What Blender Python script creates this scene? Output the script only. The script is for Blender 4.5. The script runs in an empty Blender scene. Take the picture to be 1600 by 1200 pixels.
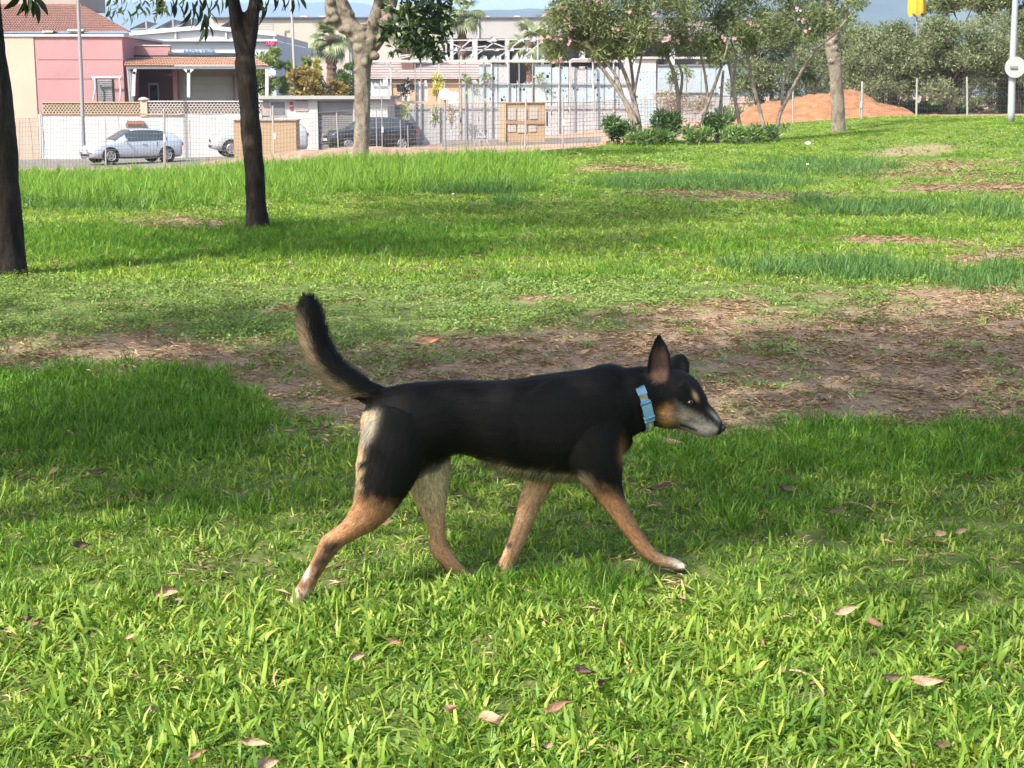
import bpy, math, random
import numpy as np
from mathutils import Vector, Matrix, Euler

R = math.radians
SC = bpy.context.scene
COL = SC.collection

# ------------------------------------------------------------------ camera
CAMZ, PITCH, FPX = 1.27, R(10.62), 2400.0
cam_d = bpy.data.cameras.new('camera')
cam_d.sensor_width = 36.0
cam_d.lens = 36.0 * FPX / 1600.0
cam_d.clip_start = 0.05
cam_d.clip_end = 30000.0
cam = bpy.data.objects.new('camera', cam_d)
cam.location = (0, 0, CAMZ)
cam.rotation_euler = (math.pi / 2 - PITCH, 0, 0)
COL.objects.link(cam)
SC.camera = cam

# ------------------------------------------------------------------ sky, sun, exposure
SUN_EL = R(46.0)
SUN_H = Vector((-0.68, -0.73, 0)).normalized()
TO_SUN = Vector((SUN_H.x * math.cos(SUN_EL), SUN_H.y * math.cos(SUN_EL), math.sin(SUN_EL)))
world = bpy.data.worlds.new('World')
SC.world = world
world.use_nodes = True
wn = world.node_tree
for n in list(wn.nodes):
    wn.nodes.remove(n)
sky = wn.nodes.new('ShaderNodeTexSky')
sky.sky_type = 'NISHITA'
sky.sun_disc = False
sky.sun_elevation = SUN_EL
sky.sun_rotation = math.atan2(TO_SUN.x, TO_SUN.y)
sky.altitude = 0
sky.air_density = 1.0
sky.dust_density = 3.0
sky.ozone_density = 0.6
bg = wn.nodes.new('ShaderNodeBackground')
bg.inputs['Strength'].default_value = 0.15
wo = wn.nodes.new('ShaderNodeOutputWorld')
wn.links.new(sky.outputs[0], bg.inputs['Color'])
wn.links.new(bg.outputs[0], wo.inputs['Surface'])

sun_d = bpy.data.lights.new('sun', 'SUN')
sun_d.energy = 4.1
sun_d.angle = R(0.6)
sun_d.color = (1.0, 0.94, 0.84)
sun = bpy.data.objects.new('sun', sun_d)
sun.rotation_euler = TO_SUN.to_track_quat('Z', 'Y').to_euler()
sun.location = (-20, -30, 40)
COL.objects.link(sun)

SC.view_settings.view_transform = 'Standard'
SC.view_settings.look = 'None'
SC.view_settings.exposure = 1.5
SC.view_settings.gamma = 1.0
SC.view_settings.use_curve_mapping = False
SC.render.engine = 'CYCLES'
cy = SC.cycles
cy.max_bounces = 6
cy.diffuse_bounces = 3
cy.glossy_bounces = 2
cy.transmission_bounces = 4
cy.transparent_max_bounces = 12
cy.volume_bounces = 0
cy.caustics_reflective = False
cy.caustics_refractive = False
cy.use_denoising = True
cy.use_adaptive_sampling = True
cy.adaptive_threshold = .025
cy.use_light_tree = False

# ------------------------------------------------------------------ geometry of the place
CT, ST = math.cos(PITCH), math.sin(PITCH)
def at(px, py, Y):
    """world point at distance Y in front of the viewpoint, given where it is seen"""
    u = (px - 800.0) / FPX; v = (600.0 - py) / FPX
    dy = CT + v * ST; dz = -ST + v * CT
    t = Y / dy
    return Vector((u * t, Y, CAMZ + dz * t))
def gnd(px, py):
    u = (px - 800.0) / FPX; v = (600.0 - py) / FPX
    dy = CT + v * ST; dz = -ST + v * CT
    t = -CAMZ / dz
    return Vector((u * t, dy * t, 0))
def proj(x, y, z):
    """inverse of at(): arrays in, sheet coordinates out"""
    x = np.asarray(x, float); y = np.asarray(y, float); z = np.asarray(z, float) - CAMZ
    d = y * CT - z * ST
    d = np.where(d < 0.05, 0.05, d)
    return 800 + FPX * x / d, 600 - FPX * (y * ST + z * CT) / d

def sst(a, b, x):
    t = np.clip((np.asarray(x, float) - a) / (b - a), 0, 1)
    return t * t * (3 - 2 * t)
_rng = np.random.default_rng(7)
_perm = _rng.random((256, 256))
def vnoise(x, y):
    x = np.asarray(x, float); y = np.asarray(y, float)
    xi = np.floor(x).astype(int); yi = np.floor(y).astype(int)
    fx = x - xi; fy = y - yi
    fx = fx * fx * (3 - 2 * fx); fy = fy * fy * (3 - 2 * fy)
    a = _perm[xi % 256, yi % 256]; b = _perm[(xi + 1) % 256, yi % 256]
    c = _perm[xi % 256, (yi + 1) % 256]; d = _perm[(xi + 1) % 256, (yi + 1) % 256]
    return (a * (1 - fx) + b * fx) * (1 - fy) + (c * (1 - fx) + d * fx) * fy
def fbm(x, y, o=4):
    s = 0; a = 0.5
    for i in range(o):
        s = s + a * vnoise(x * 2 ** i + 17.3 * i, y * 2 ** i + 9.1 * i); a *= 0.5
    return s / (1 - 0.5 ** o)

def lawn_edge(x):
    return 31.0 + 15.0 * sst(-2.5, 5.5, x) + 15.0 * sst(6, 9.5, x) + 1.0 * (fbm(np.asarray(x) * .4, np.zeros_like(x) + 3.3) - .5)
_SX = [-3000, -60, -30, -17, -7, 0, 6, 10, 16, 40, 3000]
_SZ = [-2.0, -1.8, -1.75, -1.66, -1.33, -0.9, -0.3, 0.05, 0.42, 0.7, 0.7]
def H(x, y):
    x = np.asarray(x, float); y = np.asarray(y, float)
    base = 0.50 * sst(6, 16, x) * sst(14, 44, y) - 0.27 * (1 - sst(-7.5, -2.5, x)) * sst(15, 28, y)
    base = base + 0.045 * (fbm(x * .35 + 50, y * .35 + 20, 3) - .5) * sst(5.5, 9, y)
    st = np.interp(x, _SX, _SZ)
    e = lawn_edge(x)
    return base + (st - base) * sst(0, 11, y - e)
def Hf(x, y):
    return float(H(np.array([x]), np.array([y]))[0])
def on_ground(px, Y):
    x = (px - 800) / FPX * (Y * CT + (CAMZ - 0) * ST)
    return Vector((x, Y, Hf(x, Y)))

# ------------------------------------------------------------------ materials
def new_mat(name):
    m = bpy.data.materials.new(name); m.use_nodes = True
    nt = m.node_tree
    for n in list(nt.nodes):
        nt.nodes.remove(n)
    out = nt.nodes.new('ShaderNodeOutputMaterial')
    return m, nt, out
def ramp(nt, stops, fac=None, interp='LINEAR'):
    r = nt.nodes.new('ShaderNodeValToRGB')
    r.color_ramp.interpolation = interp
    e = r.color_ramp.elements
    while len(e) > 1:
        e.remove(e[-1])
    e[0].position = stops[0][0]; e[0].color = (*stops[0][1], 1)
    for p, c in stops[1:]:
        k = e.new(p); k.color = (*c, 1)
    if fac is not None:
        nt.links.new(fac, r.inputs[0])
    return r
def noise(nt, scale, detail=4, rough=.55, coord=None, dist=0.0):
    n = nt.nodes.new('ShaderNodeTexNoise')
    n.inputs['Scale'].default_value = scale
    n.inputs['Detail'].default_value = detail
    n.inputs['Roughness'].default_value = rough
    n.inputs['Distortion'].default_value = dist
    if coord is not None:
        nt.links.new(coord, n.inputs['Vector'])
    return n
MATS = {}
def pmat(name, col, rough=.7, var=.12, scale=3.0, bump=0.0, bscale=None, metal=0.0, spec=0.4, dirt=None, stretch=None):
    """painted / plastered / metal surface: base colour with blotchy variation, fine grain and relief"""
    if name in MATS:
        return MATS[name]
    m, nt, out = new_mat(name)
    p = nt.nodes.new('ShaderNodeBsdfPrincipled')
    p.inputs['Roughness'].default_value = rough
    p.inputs['Metallic'].default_value = metal
    p.inputs['Specular IOR Level'].default_value = spec
    tc = nt.nodes.new('ShaderNodeTexCoord')
    co = tc.outputs['Object']
    if stretch:
        mp = nt.nodes.new('ShaderNodeMapping'); mp.inputs['Scale'].default_value = stretch
        nt.links.new(co, mp.inputs['Vector']); co = mp.outputs[0]
    n1 = noise(nt, scale, 6, .65, co)
    lo = tuple(max(0, c * (1 - var)) for c in col); hi = tuple(min(1, c * (1 + var)) for c in col)
    stops = [(.3, lo), (.7, hi)]
    if dirt:
        stops = [(.22, dirt), (.38, lo), (.7, hi)]
    r = ramp(nt, stops, n1.outputs['Fac'])
    nt.links.new(r.outputs[0], p.inputs['Base Color'])
    if bump > 0:
        n2 = noise(nt, bscale or scale * 8, 5, .6, co)
        b = nt.nodes.new('ShaderNodeBump'); b.inputs['Strength'].default_value = bump
        b.inputs['Distance'].default_value = 0.02
        nt.links.new(n2.outputs['Fac'], b.inputs['Height']); nt.links.new(b.outputs[0], p.inputs['Normal'])
    nt.links.new(p.outputs[0], out.inputs['Surface'])
    MATS[name] = m
    return m
def glass_mat(name, col=(.03, .04, .045), rough=.06):
    if name in MATS:
        return MATS[name]
    m, nt, out = new_mat(name)
    p = nt.nodes.new('ShaderNodeBsdfPrincipled')
    p.inputs['Base Color'].default_value = (*col, 1); p.inputs['Roughness'].default_value = rough
    p.inputs['Specular IOR Level'].default_value = .8
    nt.links.new(p.outputs[0], out.inputs['Surface'])
    MATS[name] = m
    return m
def leaf_mat(name, stops, trans=.35, gloss=.08, attr='rnd'):
    """leaf or blade: colour from a per-leaf random value, light passes through"""
    if name in MATS:
        return MATS[name]
    m, nt, out = new_mat(name)
    a = nt.nodes.new('ShaderNodeAttribute'); a.attribute_name = attr
    sep = nt.nodes.new('ShaderNodeSeparateColor'); nt.links.new(a.outputs['Color'], sep.inputs[0])
    oi = nt.nodes.new('ShaderNodeObjectInfo')
    geo = nt.nodes.new('ShaderNodeNewGeometry')
    n1 = noise(nt, .8, 5, .72, geo.outputs['Position'])
    def math_(op, x, y):
        k = nt.nodes.new('ShaderNodeMath'); k.operation = op
        for i, v in enumerate((x, y)):
            if isinstance(v, (int, float)): k.inputs[i].default_value = v
            else: nt.links.new(v, k.inputs[i])
        return k.outputs[0]
    f = math_('ADD', math_('MULTIPLY', sep.outputs[0], .62), math_('MULTIPLY', oi.outputs['Random'], .14))
    f = math_('ADD', f, math_('MULTIPLY', math_('SUBTRACT', n1.outputs['Fac'], .5), .7))
    f = math_('ADD', f, .1)
    r = ramp(nt, stops, f)
    d = nt.nodes.new('ShaderNodeBsdfDiffuse'); t = nt.nodes.new('ShaderNodeBsdfTranslucent')
    g = nt.nodes.new('ShaderNodeBsdfGlossy'); g.inputs['Roughness'].default_value = .5
    g.inputs['Color'].default_value = (.5, .55, .42, 1)
    nt.links.new(r.outputs[0], d.inputs[0])
    mixc = nt.nodes.new('ShaderNodeMixRGB'); mixc.blend_type = 'MULTIPLY'; mixc.inputs[0].default_value = 1
    mixc.inputs[2].default_value = (1.25, 1.12, .5, 1)
    nt.links.new(r.outputs[0], mixc.inputs[1]); nt.links.new(mixc.outputs[0], t.inputs[0])
    m1 = nt.nodes.new('ShaderNodeMixShader'); m1.inputs[0].default_value = trans
    nt.links.new(d.outputs[0], m1.inputs[1]); nt.links.new(t.outputs[0], m1.inputs[2])
    m2 = nt.nodes.new('ShaderNodeMixShader'); m2.inputs[0].default_value = gloss
    nt.links.new(m1.outputs[0], m2.inputs[1]); nt.links.new(g.outputs[0], m2.inputs[2])
    nt.links.new(m2.outputs[0], out.inputs['Surface'])
    MATS[name] = m
    return m
def emit_mat(name, col, strength):
    m, nt, out = new_mat(name)
    e = nt.nodes.new('ShaderNodeEmission'); e.inputs[0].default_value = (*col, 1); e.inputs[1].default_value = strength
    nt.links.new(e.outputs[0], out.inputs['Surface'])
    return m

# ------------------------------------------------------------------ mesh helpers
class MB:
    def __init__(s):
        s.v = []; s.f = []
    def add(s, vs, fs):
        o = len(s.v); s.v += [tuple(p) for p in vs]; s.f += [tuple(i + o for i in f) for f in fs]
        return s
    def box(s, x0, x1, y0, y1, z0, z1):
        vs = [(x0, y0, z0), (x1, y0, z0), (x1, y1, z0), (x0, y1, z0), (x0, y0, z1), (x1, y0, z1), (x1, y1, z1), (x0, y1, z1)]
        return s.add(vs, [(0, 3, 2, 1), (4, 5, 6, 7), (0, 1, 5, 4), (1, 2, 6, 5), (2, 3, 7, 6), (3, 0, 4, 7)])
    def bar(s, a, b, w, d=None):
        """square bar from a to b"""
        return s.tube([a, b], [w * .7071, w * .7071], 4, rot=math.pi / 4)
    def tube(s, pts, rad, n=8, rot=0.0, cap=True, flat=None):
        pts = [Vector(p) for p in pts]
        if isinstance(rad, (int, float)): rad = [rad] * len(pts)
        o = len(s.v)
        ref = None
        for i, p in enumerate(pts):
            if i == 0: t = pts[1] - p
            elif i == len(pts) - 1: t = p - pts[-2]
            else: t = pts[i + 1] - pts[i - 1]
            if t.length < 1e-9: t = Vector((0, 0, 1))
            t.normalize()
            if ref is None:
                ref = Vector((0, 1, 0)) if abs(t.z) > .7 else Vector((0, 0, 1))
            u = ref - t * ref.dot(t)
            if u.length < 1e-6: u = Vector((1, 0, 0)) - t * t.x
            u.normalize(); w = t.cross(u); ref = u
            for k in range(n):
                a = 2 * math.pi * k / n + rot
                q = p + (u * math.cos(a) + w * math.sin(a)) * rad[i]
                s.v.append(tuple(q))
        for i in range(len(pts) - 1):
            for k in range(n):
                a = o + i * n + k; b = o + i * n + (k + 1) % n
                s.f.append((a, b, b + n, a + n))
        if cap:
            s.f.append(tuple(o + k for k in range(n))[::-1])
            s.f.append(tuple(o + (len(pts) - 1) * n + k for k in range(n)))
        return s
    def lathe(s, prof, c=(0, 0, 0), n=12, axis='z'):
        o = len(s.v)
        for r, h in prof:
            for k in range(n):
                a = 2 * math.pi * k / n
                if axis == 'z': s.v.append((c[0] + r * math.cos(a), c[1] + r * math.sin(a), c[2] + h))
                else: s.v.append((c[0] + r * math.cos(a), c[1] + h, c[2] + r * math.sin(a)))
        for i in range(len(prof) - 1):
            for k in range(n):
                a = o + i * n + k; b = o + i * n + (k + 1) % n
                s.f.append((a, b, b + n, a + n))
        s.f.append(tuple(o + k for k in range(n))[::-1])
        s.f.append(tuple(o + (len(prof) - 1) * n + k for k in range(n)))
        return s
    def prism(s, poly, y0, y1):
        """polygon in x-z, extruded along y"""
        n = len(poly)
        vs = [(x, y0, z) for x, z in poly] + [(x, y1, z) for x, z in poly]
        fs = [tuple(range(n)), tuple(range(2 * n - 1, n - 1, -1))] + [(i, i + n, (i + 1) % n + n, (i + 1) % n) for i in range(n)]
        return s.add(vs, fs)
    def mesh(s, name):
        me = bpy.data.meshes.new(name); me.from_pydata(s.v, [], s.f); me.update()
        return me
    def build(s, name, mat, parent=None, smooth=False, bevel=0.0):
        return mk(name, s.mesh(name), mat, parent, smooth, bevel)
def mk(name, me, mat, parent=None, smooth=False, bevel=0.0):
    o = bpy.data.objects.new(name, me); COL.objects.link(o)
    if mat is not None and not me.materials:
        me.materials.append(mat)
    if smooth:
        me.polygons.foreach_set('use_smooth', np.ones(len(me.polygons), bool))
    if bevel > 0:
        b = o.modifiers.new('bevel', 'BEVEL'); b.width = bevel; b.segments = 2; b.limit_method = 'ANGLE'
    if parent is not None:
        o.parent = parent
        o.matrix_parent_inverse = Matrix.Translation(parent.location).inverted() if parent.type == 'EMPTY' and parent.rotation_euler.z == 0 else parent.matrix_basis.inverted()
    return o
def tag(o, label=None, cat=None, group=None, kind=None):
    if label: o['label'] = label
    if cat: o['category'] = cat
    if group: o['group'] = group
    if kind: o['kind'] = kind
    return o
def thing(name, label, cat, loc=(0, 0, 0), rz=0.0, group=None):
    o = bpy.data.objects.new(name, None); COL.objects.link(o)
    o.location = loc; o.rotation_euler = (0, 0, rz); o.empty_display_size = .1
    return tag(o, label, cat, group)
def part(name, me_or_mb, mat, parent, smooth=False, bevel=0.0, local=False):
    """a part; geometry in world coordinates unless local"""
    me = me_or_mb.mesh(name) if isinstance(me_or_mb, MB) else me_or_mb
    o = bpy.data.objects.new(name, me); COL.objects.link(o)
    if mat is not None and not me.materials: me.materials.append(mat)
    if smooth: me.polygons.foreach_set('use_smooth', np.ones(len(me.polygons), bool))
    if bevel > 0:
        b = o.modifiers.new('bevel', 'BEVEL'); b.width = bevel; b.segments = 2; b.limit_method = 'ANGLE'
    o.parent = parent
    if not local:
        o.matrix_parent_inverse = wmat(parent).inverted()
    return o
def wmat(o):
    m = o.matrix_basis.copy()
    if o.parent is not None:
        m = wmat(o.parent) @ o.matrix_parent_inverse @ m
    return m
def np_mesh(name, v, f, rnd=None, smooth=False):
    """v (N,3), f (M,k) int; rnd (N,3) colour-like attribute"""
    me = bpy.data.meshes.new(name)
    v = np.asarray(v, np.float32); f = np.asarray(f, np.int32)
    me.vertices.add(len(v)); me.vertices.foreach_set('co', v.ravel())
    k = f.shape[1]
    me.loops.add(f.size); me.loops.foreach_set('vertex_index', f.ravel())
    me.polygons.add(len(f))
    me.polygons.foreach_set('loop_start', np.arange(0, f.size, k, dtype=np.int32))
    if smooth: me.polygons.foreach_set('use_smooth', np.ones(len(f), bool))
    if rnd is not None:
        a = me.attributes.new('rnd', 'FLOAT_COLOR', 'POINT')
        c = np.ones((len(v), 4), np.float32); c[:, :3] = rnd
        a.data.foreach_set('color', c.ravel())
    me.update(calc_edges=True)
    return me
# ------------------------------------------------------------------ the ground
def _axis(segs):
    out = [segs[0][0]]
    for a, b, d in segs:
        n = max(1, int(round((b - a) / d)))
        out += list(np.linspace(a, b, n + 1)[1:])
    return np.array(out)

# layout of bare soil and plants, as boundaries seen across the lawn
def soil_mask(x, y):
    """0 grass .. 1 bare earth (worn path and patches)"""
    px, py = proj(x, y, 0 * np.asarray(x))
    w = (fbm(np.asarray(x) * 1.1, np.asarray(y) * 1.1) - .5)
    w2 = (fbm(np.asarray(x) * 4.0 + 30, np.asarray(y) * 4.0) - .5)
    top = np.interp(px, [-600, 0, 200, 400, 560, 700, 900, 1100, 1300, 1600, 2200], [520, 524, 510, 530, 545, 525, 505, 478, 472, 462, 460])
    bot = np.interp(px, [-600, 0, 300, 400, 450, 560, 620, 1000, 1200, 1600, 2200], [570, 572, 574, 592, 640, 668, 676, 668, 662, 660, 660])
    s = 20.0
    m = sst(-12, s, py - top + w * 62 + w2 * 34) * (1 - sst(-8, 10, py - bot + w * 46 + w2 * 48))
    # thin worn strip in front
    m = np.maximum(m, .8 * np.exp(-((px - 330) / 230) ** 2) * np.exp(-((py - 684 + .02 * (px - 330)) / 9) ** 2) * (fbm(x * 2.2, y * 2.2 + 7) > .46))
    for cx, cyy, rx, ry in ((985, 263, 95, 9), (1440, 269, 165, 13), (1540, 294, 120, 10), (270, 351, 115, 10), (1555, 398, 95, 15), (1130, 478, 80, 10),
                            (1420, 242, 70, 7), (1130, 306, 190, 8), (1560, 470, 150, 26), (1340, 376, 90, 7), (850, 470, 60, 8), (440, 486, 70, 7)):
        q = np.sqrt(((px - cx) / rx) ** 2 + ((py - cyy) / ry) ** 2) + w * 1.5 + w2 * 1.2
        m = np.maximum(m, .95 * (1 - sst(.55, 1.15, q)))
    return m

xs = _axis([(-3500, -300, 400), (-300, -60, 30), (-60, -16, 2.0), (-16, -6, .5), (-6, 6, .09), (6, 18, .4), (18, 60, 2.0), (60, 300, 30), (300, 3500, 400)])
ys = _axis([(-300, -40, 40), (-40, 1.5, 3.0), (1.5, 9, .09), (9, 20, .22), (20, 60, .45), (60, 110, 2.5), (110, 400, 30), (400, 6800, 700)])
GX, GY = np.meshgrid(xs, ys)
GZ = H(GX, GY) - 0.0
fine = (fbm(GX * 6, GY * 6, 3) - .5) * .02 * (1 - sst(9, 16, GY))
GZ = GZ + fine
sm = soil_mask(GX, GY)
beyond = sst(-.4, .5, GY - lawn_edge(GX))
far = sst(62, 66, GY) * (1 - sst(-5.5, -2.5, GX))
nx, ny = len(xs), len(ys)
idx = np.arange(nx * ny).reshape(ny, nx)
quads = np.stack([idx[:-1, :-1], idx[:-1, 1:], idx[1:, 1:], idx[1:, :-1]], -1).reshape(-1, 4)
gme = np_mesh('ground', np.stack([GX, GY, GZ], -1).reshape(-1, 3), quads,
              np.stack([sm, beyond, far], -1).reshape(-1, 3), smooth=True)
m, nt, out = new_mat('park_ground')
a = nt.nodes.new('ShaderNodeAttribute'); a.attribute_name = 'rnd'
sep = nt.nodes.new('ShaderNodeSeparateColor'); nt.links.new(a.outputs['Color'], sep.inputs[0])
geo = nt.nodes.new('ShaderNodeNewGeometry')
n_big = noise(nt, 1.6, 5, .6, geo.outputs['Position'])
n_mid = noise(nt, 14, 6, .7, geo.outputs['Position'])
n_fin = noise(nt, 70, 6, .75, geo.outputs['Position'])
mp = nt.nodes.new('ShaderNodeMapping'); mp.inputs['Scale'].default_value = (60, 130, 60)
nt.links.new(geo.outputs['Position'], mp.inputs['Vector'])
vor = nt.nodes.new('ShaderNodeTexVoronoi'); vor.inputs['Scale'].default_value = 1.0
nt.links.new(mp.outputs[0], vor.inputs['Vector'])
soil = ramp(nt, [(.25, (.16, .108, .066)), (.5, (.275, .188, .118)), (.72, (.37, .27, .18))], n_mid.outputs['Fac'])
soil2 = ramp(nt, [(.3, (.13, .088, .056)), (.55, (.28, .196, .128)), (.8, (.44, .345, .245))], n_fin.outputs['Fac'])
mx = nt.nodes.new('ShaderNodeMixRGB'); mx.inputs[0].default_value = .55
nt.links.new(soil.outputs[0], mx.inputs[1]); nt.links.new(soil2.outputs[0], mx.inputs[2])
# straw-coloured flakes
fl = ramp(nt, [(.0, (.40, .32, .24)), (.5, (.15, .10, .074)), (1, (.30, .22, .16))], vor.outputs['Color'])
flm = ramp(nt, [(.12, (1, 1, 1)), (.26, (0, 0, 0))], vor.outputs['Distance'])
mxf = nt.nodes.new('ShaderNodeMixRGB')
nt.links.new(flm.outputs[0], mxf.inputs[0]); nt.links.new(mx.outputs[0], mxf.inputs[1]); nt.links.new(fl.outputs[0], mxf.inputs[2])
under = ramp(nt, [(.3, (.055, .085, .02)), (.5, (.105, .14, .035)), (.7, (.20, .20, .075))], n_mid.outputs['Fac'])
mx2 = nt.nodes.new('ShaderNodeMixRGB')
nt.links.new(sep.outputs[0], mx2.inputs[0]); nt.links.new(under.outputs[0], mx2.inputs[1]); nt.links.new(mxf.outputs[0], mx2.inputs[2])
rub = ramp(nt, [(.25, (.21, .12, .08)), (.5, (.32, .205, .14)), (.75, (.40, .30, .235))], n_mid.outputs['Fac'])
mx3 = nt.nodes.new('ShaderNodeMixRGB')
nt.links.new(sep.outputs[1], mx3.inputs[0]); nt.links.new(mx2.outputs[0], mx3.inputs[1]); nt.links.new(rub.outputs[0], mx3.inputs[2])
roadc = ramp(nt, [(.3, (.12, .11, .1)), (.7, (.19, .17, .155))], n_big.outputs['Fac'])
mx4 = nt.nodes.new('ShaderNodeMixRGB')
nt.links.new(sep.outputs[2], mx4.inputs[0]); nt.links.new(mx3.outputs[0], mx4.inputs[1]); nt.links.new(roadc.outputs[0], mx4.inputs[2])
pb = nt.nodes.new('ShaderNodeBsdfPrincipled'); pb.inputs['Roughness'].default_value = .95
pb.inputs['Specular IOR Level'].default_value = .15
bm_ = nt.nodes.new('ShaderNodeBump'); bm_.inputs['Strength'].default_value = .9; bm_.inputs['Distance'].default_value = .012
nt.links.new(n_fin.outputs['Fac'], bm_.inputs['Height'])
nt.links.new(bm_.outputs[0], pb.inputs['Normal'])
nt.links.new(mx4.outputs[0], pb.inputs['Base Color']); nt.links.new(pb.outputs[0], out.inputs['Surface'])
tag(mk('ground', gme, m), kind='structure')

# ------------------------------------------------------------------ scattering of plants that nobody could count
def scatter(name, label, cat, pts, rot, scale, index, protos, kind='stuff'):
    pc = bpy.data.collections.new(name + '_pieces')
    for i, o in enumerate(protos):
        o.name = 'p%02d_' % i + name
        pc.objects.link(o)
    me = bpy.data.meshes.new(name)
    me.vertices.add(len(pts)); me.vertices.foreach_set('co', np.asarray(pts, np.float32).ravel())
    for nm, ty, arr, key in (('rot', 'FLOAT_VECTOR', rot, 'vector'), ('scl', 'FLOAT_VECTOR', scale if np.ndim(scale) == 2 else np.repeat(np.asarray(scale)[:, None], 3, 1), 'vector'), ('pick', 'INT', index, 'value')):
        at_ = me.attributes.new(nm, ty, 'POINT')
        at_.data.foreach_set(key, np.asarray(arr, np.int32 if ty == 'INT' else np.float32).ravel())
    me.update()
    ob = bpy.data.objects.new(name, me); COL.objects.link(ob)
    ng = bpy.data.node_groups.new(name, 'GeometryNodeTree')
    ng.interface.new_socket('Geometry', in_out='INPUT', socket_type='NodeSocketGeometry')
    ng.interface.new_socket('Geometry', in_out='OUTPUT', socket_type='NodeSocketGeometry')
    gi = ng.nodes.new('NodeGroupInput'); go = ng.nodes.new('NodeGroupOutput')
    ci = ng.nodes.new('GeometryNodeCollectionInfo')
    ci.inputs['Collection'].default_value = pc
    ci.inputs['Separate Children'].default_value = True
    ci.inputs['Reset Children'].default_value = True
    ip = ng.nodes.new('GeometryNodeInstanceOnPoints')
    ip.inputs['Pick Instance'].default_value = True
    def na(nm, ty):
        n = ng.nodes.new('GeometryNodeInputNamedAttribute'); n.data_type = ty; n.inputs['Name'].default_value = nm
        return next(o for o in n.outputs if o.name == 'Attribute' and o.enabled)
    L = ng.links.new
    L(gi.outputs[0], ip.inputs['Points']); L(ci.outputs[0], ip.inputs['Instance'])
    L(na('pick', 'INT'), ip.inputs['Instance Index'])
    L(na('rot', 'FLOAT_VECTOR'), ip.inputs['Rotation'])
    L(na('scl', 'FLOAT_VECTOR'), ip.inputs['Scale'])
    L(ip.outputs[0], go.inputs[0])
    md = ob.modifiers.new('scatter', 'NODES'); md.node_group = ng
    tag(ob, label, cat, kind=kind)
    return ob

def blades(n, R_, lmin, lmax, w, lean, curl, seed, mat, flat=0.0, nseg=3):
    """a tuft of n grass blades, each a folded tapering ribbon"""
    rg = np.random.default_rng(seed)
    V = []; F = []; C = []
    for i in range(n):
        rr = R_ * math.sqrt(rg.random()); aa = rg.random() * 6.283
        root = np.array([rr * math.cos(aa), rr * math.sin(aa), -.006])
        az = aa + rg.normal(0, 1.1); le = lmin + (lmax - lmin) * rg.random() ** 1.3
        ln = abs(rg.normal(lean, .3)); cu = rg.normal(curl, .35)
        if rg.random() < flat: ln = rg.uniform(.9, 1.35)
        ww = w * rg.uniform(.6, 1.25); tw = rg.normal(0, .7)
        p = root.copy(); ang = ln
        r1, r2 = rg.random(), rg.random()
        b0 = len(V)
        prof = [.75, 1.0, .85, .5][:nseg] if nseg > 2 else [.9, .8]
        for k in range(nseg + 1):
            hd = np.array([math.cos(az), math.sin(az), 0])
            sd = np.array([-math.sin(az + tw), math.cos(az + tw), 0])
            if k == nseg:
                V.append(p.copy()); C.append((r1, 1.0, r2))
            else:
                hw = ww * prof[k] / 2
                V.append(p - sd * hw); V.append(p + sd * hw)
                C.append((r1, k / nseg, r2)); C.append((r1, k / nseg, r2))
                st = le / nseg
                p = p + (hd * math.sin(ang) + np.array([0, 0, 1]) * math.cos(ang)) * st
                ang = min(ang + cu / nseg * 1.6, 1.9)
        for k in range(nseg - 1):
            F.append((b0 + 2 * k, b0 + 2 * k + 1, b0 + 2 * k + 3, b0 + 2 * k + 2))
        k = nseg - 1
        F.append((b0 + 2 * k, b0 + 2 * k + 1, b0 + 2 * nseg, b0 + 2 * nseg))
    tris = []
    for f in F:
        tris.append((f[0], f[1], f[2]))
        if f[2] != f[3]: tris.append((f[0], f[2], f[3]))
    me = np_mesh('tuft', np.array(V), np.array(tris), np.array(C), smooth=True)
    me.materials.append(mat)
    return bpy.data.objects.new('tuft', me)
def rosette(n, R_, size, hgt, seed, mat):
    """low creeping plant: small rounded leaves held at different heights"""
    rg = np.random.default_rng(seed); V = []; F = []; C = []
    for i in range(n):
        rr = R_ * math.sqrt(rg.random()); aa = rg.random() * 6.283
        c = np.array([rr * math.cos(aa), rr * math.sin(aa), hgt * rg.random() + .004])
        az = rg.random() * 6.283; tl = rg.normal(0, .45); s = size * rg.uniform(.55, 1.2)
        e1 = np.array([math.cos(az), math.sin(az), math.sin(tl)]); e2 = np.array([-math.sin(az), math.cos(az), rg.normal(0, .3)])
        b0 = len(V); r1, r2 = rg.random(), rg.random()
        for u, v in ((0, 0), (.45, -.42), (1, -.2), (1.05, .2), (.5, .42)):
            V.append(c + e1 * u * s + e2 * v * s); C.append((r1, u, r2))
        F += [(b0, b0 + 1, b0 + 2), (b0, b0 + 2, b0 + 3), (b0, b0 + 3, b0 + 4)]
    me = np_mesh('rosette', np.array(V), np.array(F), np.array(C)); me.materials.append(mat)
    return bpy.data.objects.new('rosette', me)
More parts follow.
